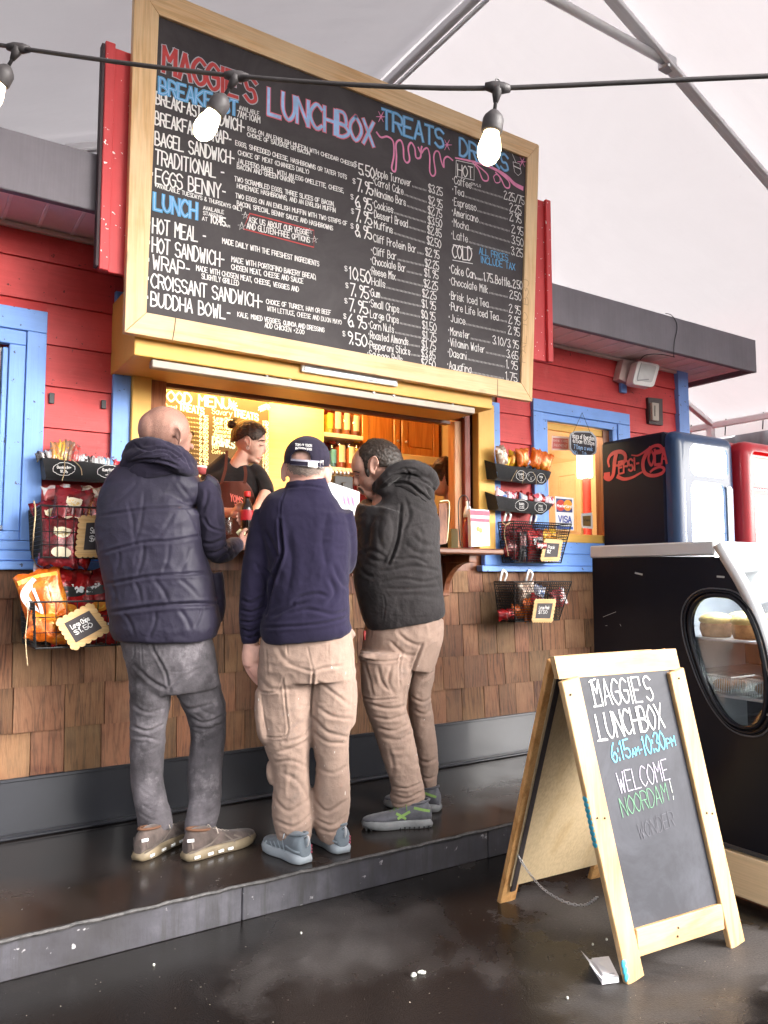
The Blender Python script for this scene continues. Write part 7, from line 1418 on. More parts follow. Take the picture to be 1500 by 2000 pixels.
# armhole trim
s_ = MB(); limb(s_, [sd_(396, 945, d1+.03), sd_(410, 985, d1+.02), sd_(414, 1030, d1+.03), sd_(421, 1072, d1+.06), sd_(440, 1076, d1+.16), sd_(458, 1066, d1+.27), sd_(464, 1064, d1+.31)], [.056, .058, .057, .055, .050, .041, .034], 18, 5)
me = fuse(s_, .0055, 3, 'sleeve'); creases(me, [(((398, 1010), (410, 1030), (436, 1038)), 3, .006), (((396, 1060), (415, 1062), (440, 1052)), 3.5, .008), (((402, 1080), (425, 1078), (448, 1062)), 3, .008), (((425, 1095), (445, 1080), (458, 1068)), 3, .007), (((440, 1062), (446, 1078), (452, 1096)), 2.5, .005), (((452, 1056), (457, 1070), (460, 1086)), 2.5, .005), (((395, 1000), (404, 975), (404, 955)), 4, .006), (((425, 960), (424, 1000), (430, 1030)), 5, .004)], .0025, (12, 12, 10)); put('sleeve', me, ST, m1)
s_ = MB(); limb(s_, [sd_(222, 955, d1+.04), sd_(212, 1020, d1+.06), sd_(214, 1085, d1+.12), sd_(240, 1105, d1+.26), sd_(262, 1108, d1+.34)], [.055, .055, .052, .044, .034], 16, 5); put('sleeve', fuse(s_, .0065, 3, 'sleeve'), ST, m1)
h_ = MB()
cz = lambda px, py, d: D(px, py, d)
ringc = [(253, 893, -.02), (262, 874, -.06), (285, 868, -.10), (320, 874, -.115), (348, 888, -.085), (366, 900, -.03), (368, 905, .05), (345, 895, .11), (300, 880, .12), (262, 880, .06)]
P = smoothpath([cz(a, b2, d1+.02+c) for a, b2, c in ringc], 4, closed=True); h_.tube(P, .034, 12, closed=True)
P = smoothpath([cz(a+(2 if a > 310 else -4), b2+20, d1+.02+c*1.12) for a, b2, c in ringc], 4, closed=True); h_.tube(P, .036, 12, closed=True)
slab(h_, [(262, 350, 868, d1+.03, .085), (256, 366, 890, d1+.02, .11), (248, 378, 912, d1+.02, .125), (262, 372, 935, d1+.02, .11)], 28)
hc = MB(); me = fuse(h_, .0055, 4, 'hood')
creases(me, [(((256, 895), (285, 880), (318, 876), (345, 888), (366, 905)), 2.4, .009), (((250, 905), (280, 898), (320, 900), (350, 912)), 2.6, .008), (((300, 885), (325, 884), (343, 898), (352, 890)), 2.0, .010), (((322, 864), (340, 874), (352, 884)), 2.0, .007), (((262, 866), (275, 876), (300, 880)), 2.2, .006), (((250, 915), (265, 905), (300, 906), (330, 912), (345, 920)), 2.6, .009), (((355, 885), (366, 898), (373, 915)), 2.2, .006), (((300, 903), (308, 896), (330, 893)), 2.0, .007)], .003, (16, 16, 22)); put('hood', me, ST, m1)
JN = fabric('grey_washed_denim', (.095, .086, .095), .55, .9, .05, 1100, stains=(.23, .21, .225), spec=.15, vs=7, wr=.5)
j_ = MB()
slab(j_, [(232, 422, 1215, d1+.03, .12), (238, 414, 1245, d1+.03, .125), (248, 421, 1285, d1+.03, .13), (256, 426, 1320, d1+.035, .12), (258, 430, 1345, d1+.04, .10)], 36, 2.4)
slab(j_, [(254, 342, 1310, d1+.02, .095), (256, 333, 1350, d1+.02, .09), (255, 328, 1390, d1+.02, .085), (255, 323, 1430, d1+.03, .08), (255, 319, 1475, d1+.04, .074), (257, 317, 1520, d1+.04, .070), (262, 325, 1560, d1+.03, .068), (267, 334, 1590, d1+.0, .066), (271, 337, 1612, d1-.01, .064), (276, 337, 1628, d1-.02, .058)], 28)
slab(j_, [(330, 424, 1305, d1+.05, .10), (345, 431, 1345, d1+.07, .095), (365, 441, 1388, d1+.10, .09), (373, 441, 1430, d1+.11, .08), (370, 436, 1470, d1+.11, .076), (366, 432, 1520, d1+.09, .072), (369, 432, 1560, d1+.07, .068), (365, 427, 1592, d1+.03, .066), (362, 422, 1612, d1+.01, .064), (364, 421, 1628, d1+.0, .058)], 28)
me = fuse(j_, .006, 4, 'jeans')
cr = [(((330, 1345), (322, 1310), (300, 1270), (290, 1240)), 3.0, .007), (((330, 1350), (345, 1330), (400, 1300)), 3.5, .006), (((262, 1300), (295, 1330), (325, 1345)), 4, .006), (((340, 1360), (370, 1385), (425, 1370)), 3.5, .006), (((262, 1380), (290, 1392), (325, 1382)), 3.5, .006), (((372, 1400), (400, 1412), (440, 1395)), 3.2, .009), (((375, 1420), (405, 1424), (438, 1412)), 3, .007), (((258, 1418), (290, 1428), (322, 1414)), 3.2, .008), (((258, 1440), (285, 1440), (318, 1450)), 3, .006), (((274, 1245), (278, 1300)), 1.6, .003), (((306, 1246), (315, 1305), (365, 1310), (387, 1290), (384, 1243)), 1.6, .0035), (((420, 1280), (432, 1350), (436, 1420), (428, 1560)), 1.8, .004), (((262, 1260), (262, 1282), (250, 1300)), 2, .004)]
cr += zigzag(264, 1545, 330, 1615, 7, 2.6, .009)+zigzag(368, 1555, 430, 1615, 7, 2.4, .009)+zigzag(258, 1395, 322, 1470, 6, 3.2, .006)+zigzag(374, 1380, 438, 1450, 6, 3.2, .007)
creases(me, [(a, w_, dp*.8) for a, w_, dp in cr], .0038, (14, 14, 9)); put('jeans', me, JN, m1)
SH1 = fabric('taupe_suede', (.085, .064, .057), .4, .8, .2, 500, stains=(.20, .17, .15), wr=.4, vs=16); PT1 = fabric('pale_suede_patch', (.14, .115, .10), .3, .85, .1); SO1 = plain('tan_sole', (.21, .165, .105), .5, 0, .2, 25, .3); OR = plain('orange_lining', (.12, .055, .03), .9); LC = plain('beige_lace', (.42, .36, .31), .8)
for hl, to, i in (((268, 1683), (382, 1622), 0), ((360, 1682), (494, 1642), 1)):
    h0, t0 = Z(*hl, ZS), Z(*to, ZS); s = shoe(m1, h0, t0, .098, (SH1, SO1, LC, PT1, OR), .047, .032, curl=.014, STR=(((.02, .10), (.30, .30)), ((.30, .30), (.42, .55)), ((.45, .20), (.72, .22)), ((.72, .22), (.62, .40)), ((.04, .62), (.05, .30)), ((.50, .50), (.62, .14)), ((.86, .10), (.84, .30))))
    a_ = nz(t0-h0); sd = np.cross(a_, UPV); L = np.linalg.norm(t0-h0); m_ = MB()
    for u in (.10, .28, .42, .55): p = h0+a_*u*L+sd*.048*np.interp(u, [0, .1, .3, .6], [.6, .85, .92, 1.1])*1.04; p[2] = ZS+.017; m_.box(-.013, .013, -.003, .003, -.005, .005, .001, 0, Matrix.Translation(Vector(p)) @ Matrix.Rotation(math.atan2(a_[1], a_[0]), 4, 'Z'))
    p = h0-a_*.002+UPV*.085; m_.box(-.014, .014, -.003, .003, -.006, .006, .001, 0, Matrix.Translation(Vector(p+a_*.012+sd*.028)) @ Matrix.Rotation(math.atan2(a_[1], a_[0])-.5, 4, 'Z')); m_.build('reflective_patch', plain('reflective', (.85, .85, .85), .4), s)
FD = thing('wrapped_sandwich', 'pale wrapped sandwich in the hand of the man in the navy vest', 'sandwich', sd_(474, 1040, d1+.38)); m_ = MB(); m_.prism([sd_(461, 1040, d1+.36), sd_(468, 1033, d1+.36), sd_(478, 1038, d1+.36), sd_(477, 1044, d1+.36), sd_(468, 1049, d1+.36)], fwd*.03); m_.build('wrapper', plain('cream_paper', (.66, .62, .38), .6, 0, .1, 30, .4), FD)
CP = thing('soup_cup', 'small white cup with red band held beyond the shoulder of the man in the vest', 'cup', sd_(392, 925, d1+.5)); q = sd_(391, 926, d1+.42); MB().lathe(q, [(.026, 0), (.030, .025), (.031, .028), (.029, .030)], 18).build('cup', plain('cup_red', (.4, .08, .08), .4), CP, True); MB().lathe(q+UPV*.030, [(.032, 0), (.033, .008), (.028, .010)], 18).build('lid', M_white, CP, True)

# ---------------------------------------------------------------- man 2: navy cap and sweater, khaki cargo trousers
d2 = 3.30
m2 = person('man in navy cap, navy sweater and khaki cargo trousers, middle of the three', Z(600, 1670, ZS))
SK2 = skin('skin_man_two', (.62, .36, .29), (.62, .22, .18)); b_ = MB()
ellat(b_, 599, 900, d2+.01, 41, .095, 46); ellat(b_, 598, 915, d2-.0, 39, .085, 34); slab(b_, [(566, 631, 905, d2, .065), (565, 632, 940, d2, .066), (545, 650, 975, d2+.01, .075), (515, 668, 1005, d2+.02, .085), (520, 665, 1100, d2+.02, .09), (535, 660, 1200, d2+.02, .09), (530, 665, 1300, d2+.03, .09)], 24)
slab(b_, [(560, 618, 930, d2+.06, .05), (565, 628, 945, d2+.05, .05)], 16)
for st in ([(530, 600, 1290, d2+.02, .06), (535, 600, 1400, d2+.02, .055), (548, 600, 1500, d2+.02, .05), (560, 598, 1600, d2+.01, .036), (562, 596, 1650, d2, .034)], [(622, 685, 1290, d2+.03, .06), (625, 680, 1400, d2+.03, .055), (628, 672, 1500, d2+.04, .05), (630, 666, 1600, d2+.05, .036), (632, 664, 1645, d2+.06, .034)]): slab(b_, st, 16)
s0, e0, w0 = sd_(520, 1000, d2+.02), sd_(500, 1130, d2-.01), sd_(490, 1252, d2+.02); limb(b_, [s0, (s0+e0)/2, e0, (e0+w0)/2, w0, sd_(491, 1268, d2+.02)], [.045, .043, .038, .034, .028, .026], 14)
# hanging left hand: palm edge seen, fingers curled slightly inward
dh = d2+.02
limb(b_, [sd_(491, 1258, dh), sd_(489, 1280, dh), sd_(488, 1300, dh)], [.034, .037, .030], 14)
limb(b_, [sd_(501, 1262, dh-.01), sd_(504, 1278, dh-.015), sd_(500, 1292, dh-.015)], [.022, .020, .014], 12)      # ball of the thumb
for (pts, r_) in (([(479, 1290, .0), (484, 1308, .0), (494, 1324, .0), (504, 1336, .0)], .0105), ([(486, 1298, -.010), (491, 1309, -.014), (498, 1320, -.014), (506, 1332, -.010)], .0105), ([(493, 1298, -.016), (497, 1308, -.020), (502, 1318, -.020), (507, 1327, -.016)], .0100), ([(500, 1296, -.014), (503, 1304, -.018), (506, 1311, -.018), (507, 1318, -.014)], .0092)):
    limb(b_, [sd_(a, b2, dh+c) for a, b2, c in pts], [r_*1.15, r_, r_*.95, r_*.75], 10, 4); a, b2, c = pts[-1]; b_.ell(sd_(a, b2, dh+c), (r_*.78,)*3, None, 8)
limb(b_, [sd_(503, 1270, dh-.01), sd_(507, 1285, dh-.012), sd_(506, 1300, dh-.008), sd_(502, 1311, dh-.006)], [.015, .0125, .011, .008], 10)
s0, e0, w0 = sd_(662, 1002, d2+.03), sd_(670, 1100, d2+.12), sd_(650, 1088, d2+.34); limb(b_, [s0, (s0+e0)/2, e0, (e0+w0)/2, w0], [.036, .036, .034, .032, .026], 12); fingers(b_, sd_(645, 1084, d2+.40), fwd-Rv*.3, -UPV, UPV*.5+fwd*.2, .95, .5)
ear(b_, 557, 921, d2+.0, 38, 17, tilt=.10, turn=.5, side=-1); ear(b_, 639, 924, d2+.0, 38, 17, tilt=-.08, turn=.5)
me = fuse(b_, .0045, 2, 'body'); put('body', me, SK2, m2)
# grey short hair under the cap
hr = MB(); ellat(hr, 598, 912, d2-.006, 38.5, .083, 34); me = fuse(hr, .005, 2, 'hair'); V, N = getv(me); x, y, d = projv(V); lo = np.clip((y-935)/8, 0, 1)[:, None]; setv(me, V-N*lo*.014+N*(.0012*noise3(V, (300, 300, 300)))[:, None]); put('hair', me, hairm('grey_stubble', (.16, .12, .10), (.38, .30, .26), (300, 300, 500), .8), m2)
CAPM = fabric('navy_cap_cotton', (.020, .016, .032), .2, .9, .08, 900, vs=20)
c_ = MB(); rings = []
def capring(t_, rx, ry, py, dd): return None
cme = MB(); ellat(cme, 600, 897, d2+.008, 45.5, .108, 45.5); me = fuse(cme, .0045, 2, 'cap')
# trim the shell: drop faces below the band line and inside the rear arch
import bmesh
def cut(me, keep):
    bm = bmesh.new(); bm.from_mesh(me); V = np.array([f.calc_center_median()[:] for f in bm.faces]); x, y, d = projv(V); k = keep(x, y, V); bmesh.ops.delete(bm, geom=[f for f, q in zip(bm.faces, k) if not q], context='FACES'); bm.to_mesh(me); bm.free(); me.update()
near = lambda V: (V-CAM)@Fv < d2+.0
def keepcap(x, y, V):
    band = 903+(x-556)*.07; below = y > band+1.5; arch = near(V) & (((x-588)/20.5)**2+((y-898)/19)**2 < 1) & (y < 905) ; front = (V-CAM)@Fv > d2+.02
    return ~(below & ~front) & ~arch & ~(y > 925)
cut(me, keepcap); o = put('cap', me, CAPM, m2); sm = o.modifiers.new('s', 'SOLIDIFY'); sm.thickness = .0022; sm.offset = 0
def capS(px, py, off=.002):
    """point on the rear of the cap's dome seen at a pixel"""
    c = D(600, 897, d2+.008); s = (d2+.008)/FPX; r = nz(ray(px, py)); A_ = np.array([Rv, fwd, UPV]); o_ = A_@(CAM-c)/np.array([45.5*s, .108, 45.5*s]); q = A_@r/np.array([45.5*s, .108, 45.5*s]); a, b2, c2 = q@q, o_@q, o_@o_-1; disc = b2*b2-a*c2
    t_ = (-b2-math.sqrt(max(disc, 0)))/a; return CAM+r*(t_-off)
M_strap = plain('strap_grey', (.42, .40, .48), .7); M_buck = plain('buckle_silver', (.75, .72, .70), .3, .6)
m_ = MB(); 
for dy, mt in ((0, 0), (8.5, 0)): ribbon(m_, [capS(x, 898+dy+(x-568)*.072, .004) for x in np.linspace(569, 629, 14)], .0075, -fwd)
so_ = m_.build('strap', M_strap, o); m_ = MB(); ribbon(m_, [capS(x, 902+(x-568)*.072, .003) for x in np.linspace(569, 629, 14)], .022, -fwd); m_.build('strap', CAPM, o)
m_ = MB(); ribbon(m_, [capS(x, 903+(x-568)*.072, .0065) for x in (606, 611, 616)], .026, -fwd); m_.box(-.0, .0, 0, 0, 0, 0); m_.tube([capS(626, 899, .006), capS(631, 900, .006), capS(631, 915, .006), capS(625, 914, .006)], .0022, 6, closed=True); m_.build('buckle', M_buck, o)
m_ = MB(); P0, P1 = capS(577, 872.5), capS(609, 874); text(m_, "TOM OLSSON", capS(577, 871), capS(609, 873), (0, 0, .010), .0021, -fwd, .004, .04); text(m_, "INTERIORS", capS(577, 878), capS(609, 880), (0, 0, .009), .0019, -fwd, .004, .04); m_.build('lettering', M_ct, o)
m_ = MB(); ribbon(m_, smoothpath([capS(x, y, .003) for x, y in ((568, 900), (569, 887), (578, 879.5), (589, 878), (600, 880.5), (607, 888), (608, 902))], 4), .005, -fwd); m_.build('arch_binding', CAPM, o); MB().ell(D(600, 852.5, d2+.008), (.006, .006, .004)).build('button', CAPM, o, True)
m_ = MB(); slab(m_, [(570, 630, 893, d2+.12, .05), (572, 628, 899, d2+.14, .06)], 18); put('brim', fuse(m_, .006, 2, 'brim'), CAPM, o)
SW = fabric('navy_sweater_knit', (.0165, .0135, .033), .12, .95, .08, 1300, spec=.12, vs=6, wr=.25)
s_ = MB()
slab(s_, [(559, 636, 938, d2+.005, .072), (555, 643, 955, d2+.005, .085), (532, 662, 972, d2+.01, .105), (512, 676, 990, d2+.015, .122), (505, 682, 1015, d2+.02, .135), (512, 686, 1050, d2+.02, .142), (520, 684, 1095, d2+.02, .148), (524, 682, 1140, d2+.02, .15), (522, 683, 1185, d2+.02, .153), (512, 686, 1215, d2+.02, .155), (510, 687, 1232, d2+.02, .152), (516, 683, 1246, d2+.02, .145)], 40, 2.5, 5)
s0, e0, w0 = sd_(524, 1000, d2+.02), sd_(500, 1120, d2-.005), sd_(489, 1240, d2+.02)
limb(s_, [s0, sd_(515, 1040, d2+.01), sd_(508, 1080, d2), e0, sd_(495, 1165, d2), sd_(490, 1205, d2+.01)], [.060, .066, .066, .062, .058, .053], 20, 5)
limb(s_, [sd_(490, 1205, d2+.01), sd_(489, 1232, d2+.02), sd_(490, 1256, d2+.02)], [.053, .044, .037], 18, 5)
limb(s_, [sd_(664, 1002, d2+.02), sd_(672, 1050, d2+.05), sd_(672, 1100, d2+.12), sd_(662, 1095, d2+.24), sd_(655, 1085, d2+.34)], [.058, .058, .054, .046, .036], 18, 5)
me = fuse(s_, .0062, 4, 'sweater')
cr = [(((546, 1015), (549, 1050), (551, 1082), (540, 1115), (528, 1160), (520, 1200)), 3.2, .022), (((548, 975), (547, 1010)), 1.6, .004), (((560, 952), (552, 975), (547, 1000)), 1.6, .0035), (((566, 1185), (585, 1168), (620, 1160), (640, 1166)), 4, .007), (((530, 1205), (560, 1190), (600, 1175)), 4.5, .009), (((560, 1200), (600, 1190), (650, 1200), (680, 1192)), 4, .006), (((512, 1226), (560, 1224), (630, 1218), (685, 1204)), 3.2, .008), (((644, 1130), (655, 1160), (640, 1180)), 5, .007), (((650, 1100), (665, 1135), (682, 1150)), 5, .006), (((470, 1170), (490, 1178), (514, 1164)), 3.5, .007), (((468, 1190), (492, 1196), (516, 1184)), 3, .008), (((466, 1212), (490, 1216), (512, 1206)), 2.8, .009), (((472, 1228), (490, 1234), (508, 1224)), 2.4, .008), (((476, 1243), (490, 1246), (505, 1240)), 2.2, .006), (((515, 1110), (530, 1125), (534, 1150)), 4, .008), (((498, 1100), (515, 1130), (520, 1160)), 4, .006), (((520, 1040), (535, 1070), (545, 1090)), 4.5, .006), (((562, 953), (600, 949), (634, 955)), 2.4, .006), (((560, 1040), (570, 1100), (560, 1160)), 9, .005), (((640, 1000), (630, 1060), (640, 1110)), 9, .005)]
creases(me, cr, .0028, (10, 10, 7)); put('sweater', me, SW, m2)
KH = fabric('khaki_cotton', (.29, .205, .165), .12, .9, .05, 900, stains=(.20, .15, .13), streaks=(.6, .55, .5), spec=.1, vs=5, wr=.45)
t_ = MB()
slab(t_, [(512, 686, 1232, d2+.02, .12), (508, 690, 1262, d2+.02, .128), (505, 692, 1295, d2+.02, .132), (504, 694, 1325, d2+.02, .12)], 36, 2.5)
slab(t_, [(504, 612, 1305, d2+.01, .105), (505, 611, 1350, d2+.01, .100), (507, 609, 1400, d2+.01, .095), (516, 608, 1450, d2+.01, .09), (530, 605, 1490, d2+.01, .085), (534, 606, 1530, d2+.01, .084), (530, 610, 1570, d2+.01, .086), (535, 611, 1605, d2+.0, .084), (545, 608, 1640, d2-.01, .076), (551, 604, 1652, d2-.01, .070)], 30)
slab(t_, [(610, 695, 1305, d2+.03, .105), (607, 693, 1350, d2+.03, .10), (605, 692, 1400, d2+.03, .095), (609, 682, 1440, d2+.03, .09), (615, 682, 1485, d2+.04, .085), (613, 684, 1530, d2+.04, .082), (609, 684, 1570, d2+.05, .082), (611, 679, 1600, d2+.05, .08), (620, 674, 1630, d2+.05, .070), (622, 670, 1640, d2+.05, .064)], 30)
slab(t_, [(500, 522, 1345, d2+.0, .06), (500, 526, 1385, d2+.0, .075), (504, 530, 1425, d2+.0, .075), (512, 534, 1446, d2+.0, .06)], 18); slab(t_, [(684, 696, 1330, d2+.05, .06), (684, 698, 1370, d2+.05, .07), (680, 694, 1415, d2+.05, .06)], 14)
slab(t_, [(672, 690, 1230, d2+.02, .02), (676, 695, 1238, d2+.02, .018), (680, 694, 1244, d2+.02, .012)], 12); slab(t_, [(521, 534, 1490, d2+.0, .03), (520, 534, 1512, d2+.0, .035), (526, 536, 1530, d2+.0, .03)], 12)
me = fuse(t_, .006, 4, 'cargo_trousers')
cr = [(((612, 1312), (609, 1350), (606, 1400)), 2.6, .016), (((612, 1312), (630, 1306), (668, 1300)), 3.5, .007), (((612, 1312), (590, 1306), (560, 1296)), 3.5, .006), (((505, 1320), (530, 1345), (600, 1345)), 5, .005), (((502, 1345), (520, 1353), (545, 1348), (553, 1324)), 2.0, .006), (((553, 1325), (558, 1380), (562, 1432), (540, 1440), (515, 1438)), 2.0, .008), (((510, 1356), (516, 1400), (522, 1430)), 1.8, .005), (((560, 1430), (585, 1400), (602, 1372)), 4, .005), (((565, 1448), (590, 1440), (606, 1420)), 3.5, .006), (((535, 1470), (570, 1462), (604, 1445)), 3.5, .006), (((616, 1330), (640, 1345), (686, 1380)), 4, .005), (((610, 1400), (640, 1430), (682, 1440)), 4, .007), (((612, 1430), (640, 1450), (680, 1452)), 3.5, .006), (((620, 1380), (650, 1400), (690, 1405)), 4, .005), (((536, 1490), (570, 1486), (602, 1500)), 4, .005), (((536, 1560), (565, 1585), (606, 1560)), 4, .006), (((534, 1600), (575, 1615), (609, 1590)), 3.5, .008), (((545, 1625), (580, 1640), (606, 1618)), 3, .008), (((612, 1560), (640, 1585), (680, 1560)), 4, .007), (((616, 1600), (650, 1612), (678, 1590)), 3, .008), (((620, 1618), (650, 1626), (675, 1610)), 3, .007), (((550, 1510), (580, 1525), (603, 1560)), 5, .005), (((620, 1500), (650, 1510), (680, 1495)), 4, .004), (((560, 1252), (562, 1280)), 1.8, .004), (((640, 1250), (642, 1290)), 1.6, .003), (((540, 1262), (560, 1290), (600, 1300)), 5, .004), (((520, 1260), (523, 1320)), 2, .003), (((600, 1262), (612, 1312)), 1.8, .004)]
creases(me, [(a, w_, dp*.75) for a, w_, dp in cr], .0040, (12, 12, 8)); put('cargo_trousers', me, KH, m2)
pk = MB(); slab(pk, [(502, 556, 1338, d2-.045, .055), (502, 556, 1352, d2-.05, .06), (506, 552, 1358, d2-.048, .056)], 20); 
SG = fabric('grey_blue_mesh_shoe', (.13, .155, .18), .15, .75, .2, 600, wr=.4, vs=20); SOG = plain('grey_sole', (.26, .29, .32), .55, 0, .1, 20, .2); PT2 = plain('pale_overlay', (.30, .35, .39), .6); LG = plain('grey_lace', (.34, .38, .42), .8); PKM = plain('pink_mark', (.42, .08, .12), .6)
for hl, to in (((598, 1688), (505, 1668)), ((672, 1668), (614, 1652))):
    h0, t0 = Z(*hl, ZS), Z(*to, ZS); t0 = h0+nz((t0-h0)*[1, 1, 0]+fwd*.12*(1))*.285; s = shoe(m2, h0, t0, .092, (SG, SOG, LG, PT2), .05, .03, STR=(((.32, .10), (.40, .55)), ((.40, .08), (.50, .45)), ((.48, .08), (.58, .38)), ((.56, .08), (.66, .32)), ((.02, .30), (.30, .40)), ((.80, .06), (.76, .28))))
    a_ = nz(t0-h0); sd = np.cross(a_, UPV); m_ = MB()
    for k in range(3): m_.box(-.006, .006, -.002, .002, -.0035, .0035, 0, 0, Matrix.Translation(Vector(h0-a_*.0+sd*.030*(1 if (sd@Rv) > 0 else -1)+UPV*(.040+.012*k)+a_*.010)) @ Matrix.Rotation(math.atan2(a_[1], a_[0])+.6, 4, 'Z'))
    m_.build('heel_mark', PKM, s); MB().tube(smoothpath([h0+a_*.01+UPV*.10, h0-a_*.012+UPV*.112, h0-a_*.014+UPV*.085, h0-a_*.004+UPV*.07], 4), .005, 6, sq=.6).build('heel_loop', plain('loop_grey', (.38, .38, .40), .7), s, True)

# ---------------------------------------------------------------- man 3: black hooded jacket, khaki trousers, head bent down to the left
d3 = 3.74
m3 = person('dark haired man in black hooded jacket and khaki trousers bending over the counter', Z(800, 1600, ZS))
SK3 = skin('skin_man_three', (.52, .29, .22), (.50, .22, .17)); b_ = MB()
ellat(b_, 737, 902, d3, 46, .078, 41, rollv=.30); ellat(b_, 715, 905, d3, 29, .068, 36, rollv=.25); ellat(b_, 718, 930, d3, 18, .056, 23, rollv=.45); ellat(b_, 725, 946, d3, 17, .050, 15, rollv=.4); ellat(b_, 700, 915, d3, 12, .045, 22, rollv=.1)
limb(b_, [D(694, 924, d3-.01), D(694.5, 933, d3-.012), D(694, 941, d3-.014), D(696.5, 947, d3-.012)], [.008, .0095, .0125, .012], 12); ellat(b_, 695.5, 945, d3-.014, 4.5, .013, 4); ellat(b_, 703, 955, d3, 7, .024, 4.5, rollv=.5); ellat(b_, 709, 961, d3, 8, .026, 5, rollv=.5); ellat(b_, 692.5, 917, d3, 4.5, .040, 5); ellat(b_, 722, 967, d3, 11, .032, 8, rollv=.5)
limb(b_, [D(742, 915, d3), D(752, 945, d3+.01), D(770, 975, d3+.02)], [.062, .062, .07], 16)
slab(b_, [(730, 830, 970, d3+.02, .09), (715, 840, 1040, d3+.02, .10), (718, 845, 1120, d3+.02, .10), (725, 850, 1220, d3+.02, .10), (722, 850, 1290, d3+.03, .09)], 22)
for st in ([(718, 795, 1280, d3-.03, .06), (728, 785, 1400, d3-.04, .055), (758, 806, 1500, d3-.05, .045), (775, 812, 1590, d3-.05, .035)], [(795, 848, 1280, d3+.12, .06), (805, 840, 1400, d3+.14, .05), (812, 846, 1500, d3+.18, .042), (818, 846, 1560, d3+.20, .035)]): slab(b_, st, 14)
s0, e0, w0 = sd_(755, 1010, d3-.08), sd_(735, 1100, d3-.06), sd_(700, 1110, d3+.14); limb(b_, [s0, (s0+e0)/2, e0, (e0+w0)/2, w0], [.045, .043, .038, .034, .026], 12); fingers(b_, sd_(690, 1104, d3+.22), fwd-Rv*.2, UPV, -UPV*.3+fwd*.2, .95, .5)
ear(b_, 731, 909, d3-.090, 34, 17, tilt=.12, turn=.35, side=-1)
me = fuse(b_, .0042, 2, 'body'); bowl(me, 696, 925, (5, 4), .006); bowl(me, 730, 911, (3, 8), .005); bowl(me, 703, 952, (3, 2.2), .004); bowl(me, 706, 957.5, (5, 1.5), .005); put('body', me, SK3, m3)
HR3 = hairm('dark_brown_hair', (.012, .008, .006), (.045, .030, .022), (160, 160, 60), .45)
h_ = MB(); ellat(h_, 714.5, 905, d3-.060, 5.5, .012, 14, rollv=-.12); ellat(h_, 739, 899, d3, 49, .086, 42.5, rollv=.30); ellat(h_, 751, 910, d3, 34, .083, 33, rollv=.3); me = fuse(h_, .0042, 2, 'hair')
def keep3(x, y, V):
    # hairline: temple, round the ear, nape
    dd = (V-CAM)@Fv; nearh = dd < d3+.2
    line = np.interp(y, [850, 862, 872, 882, 890, 898, 915, 935], [726, 717, 705, 701, 702, 709, 712, 712]); earz = ((x-729)/11.5)**2+((y-911)/21)**2 < 1; nape = (y > 912+(x-735)*-.02) & (x > 738) & (y > 903+(x-738)*.30)
    return (x > line) & ~earz & ~nape & ~((y > 898) & (x < 740) & (x > 718.5)) & (y < 945)
cut(me, keep3); V, N = getv(me); setv(me, V+N*(.0025*noise3(V, (130, 130, 130))+.0015)[:, None]); o = put('hair', me, HR3, m3); sm = o.modifiers.new('s', 'SOLIDIFY'); sm.thickness = .006; sm.offset = -1
m_ = MB(); ellat(m_, 717, 921, d3-.063, 4.6, .006, 12, rollv=-.30); me = fuse(m_, .003, 1, 'sideburn'); put('sideburn', me, HR3, m3)
m_ = MB(); rb = random.Random(9)
for k in range(420):
    u, vv = rb.random(), rb.random(); px = 716+u*62; t0 = (px-716)/62; top = 866+8*abs(t0-.35)+22*t0**2; py = top+vv*(28)
    c = D(px, py, d3-.070+.03*abs(vv-.9)+.02*abs(t0-.4)); dr = nz(Rv*(.5+.4*rb.random())+UPV*(-.55-.5*t0+rb.uniform(-.2, .2))); m_.tube([c, c+dr*.012-fwd*.003, c+dr*.024], [.0010, .0009, .0004], 3)
m_.build('hair_strands', HR3, m3, kind='stuff')
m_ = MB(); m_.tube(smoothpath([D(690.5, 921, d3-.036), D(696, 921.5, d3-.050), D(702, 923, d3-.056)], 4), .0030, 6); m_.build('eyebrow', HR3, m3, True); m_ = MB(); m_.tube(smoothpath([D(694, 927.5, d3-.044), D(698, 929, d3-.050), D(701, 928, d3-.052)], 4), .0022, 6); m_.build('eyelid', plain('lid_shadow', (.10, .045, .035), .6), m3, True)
m_ = MB(); limb(m_, [D(700.5, 953, d3-.018), D(706, 956.5, d3-.028), D(710, 962, d3-.034)], [.006, .006, .005], 8); m_.build('moustache', hairm('moustache_hair', (.04, .025, .02), (.12, .08, .06), (300, 300, 300)), m3, True)
JK = fabric('black_nylon_shell', (.022, .019, .020), .3, .75, .1, 500, spec=.2, wr=.6, vs=8, streaks=None)
s_ = MB()
slab(s_, [(735, 800, 955, d3+.0, .09), (716, 835, 968, d3+.0, .115), (702, 852, 985, d3+.01, .13), (692, 858, 1010, d3+.01, .142), (694, 859, 1050, d3+.01, .15), (690, 861, 1090, d3+.01, .155), (690, 864, 1130, d3+.01, .158), (697, 868, 1165, d3+.01, .16), (707, 872, 1196, d3+.01, .16), (716, 870, 1216, d3+.01, .152)], 40, 2.5, 5)
limb(s_, [sd_(765, 1000, d3-.085), sd_(752, 1035, d3-.10), sd_(742, 1075, d3-.09), sd_(728, 1105, d3-.05), sd_(708, 1108, d3+.06), sd_(697, 1108, d3+.15)], [.066, .068, .066, .060, .050, .040], 20, 5)
limb(s_, [sd_(735, 948, d3-.03), sd_(752, 955, d3-.06), sd_(780, 960, d3-.05)], [.035, .04, .045], 14)
me = fuse(s_, .0065, 4, 'jacket')
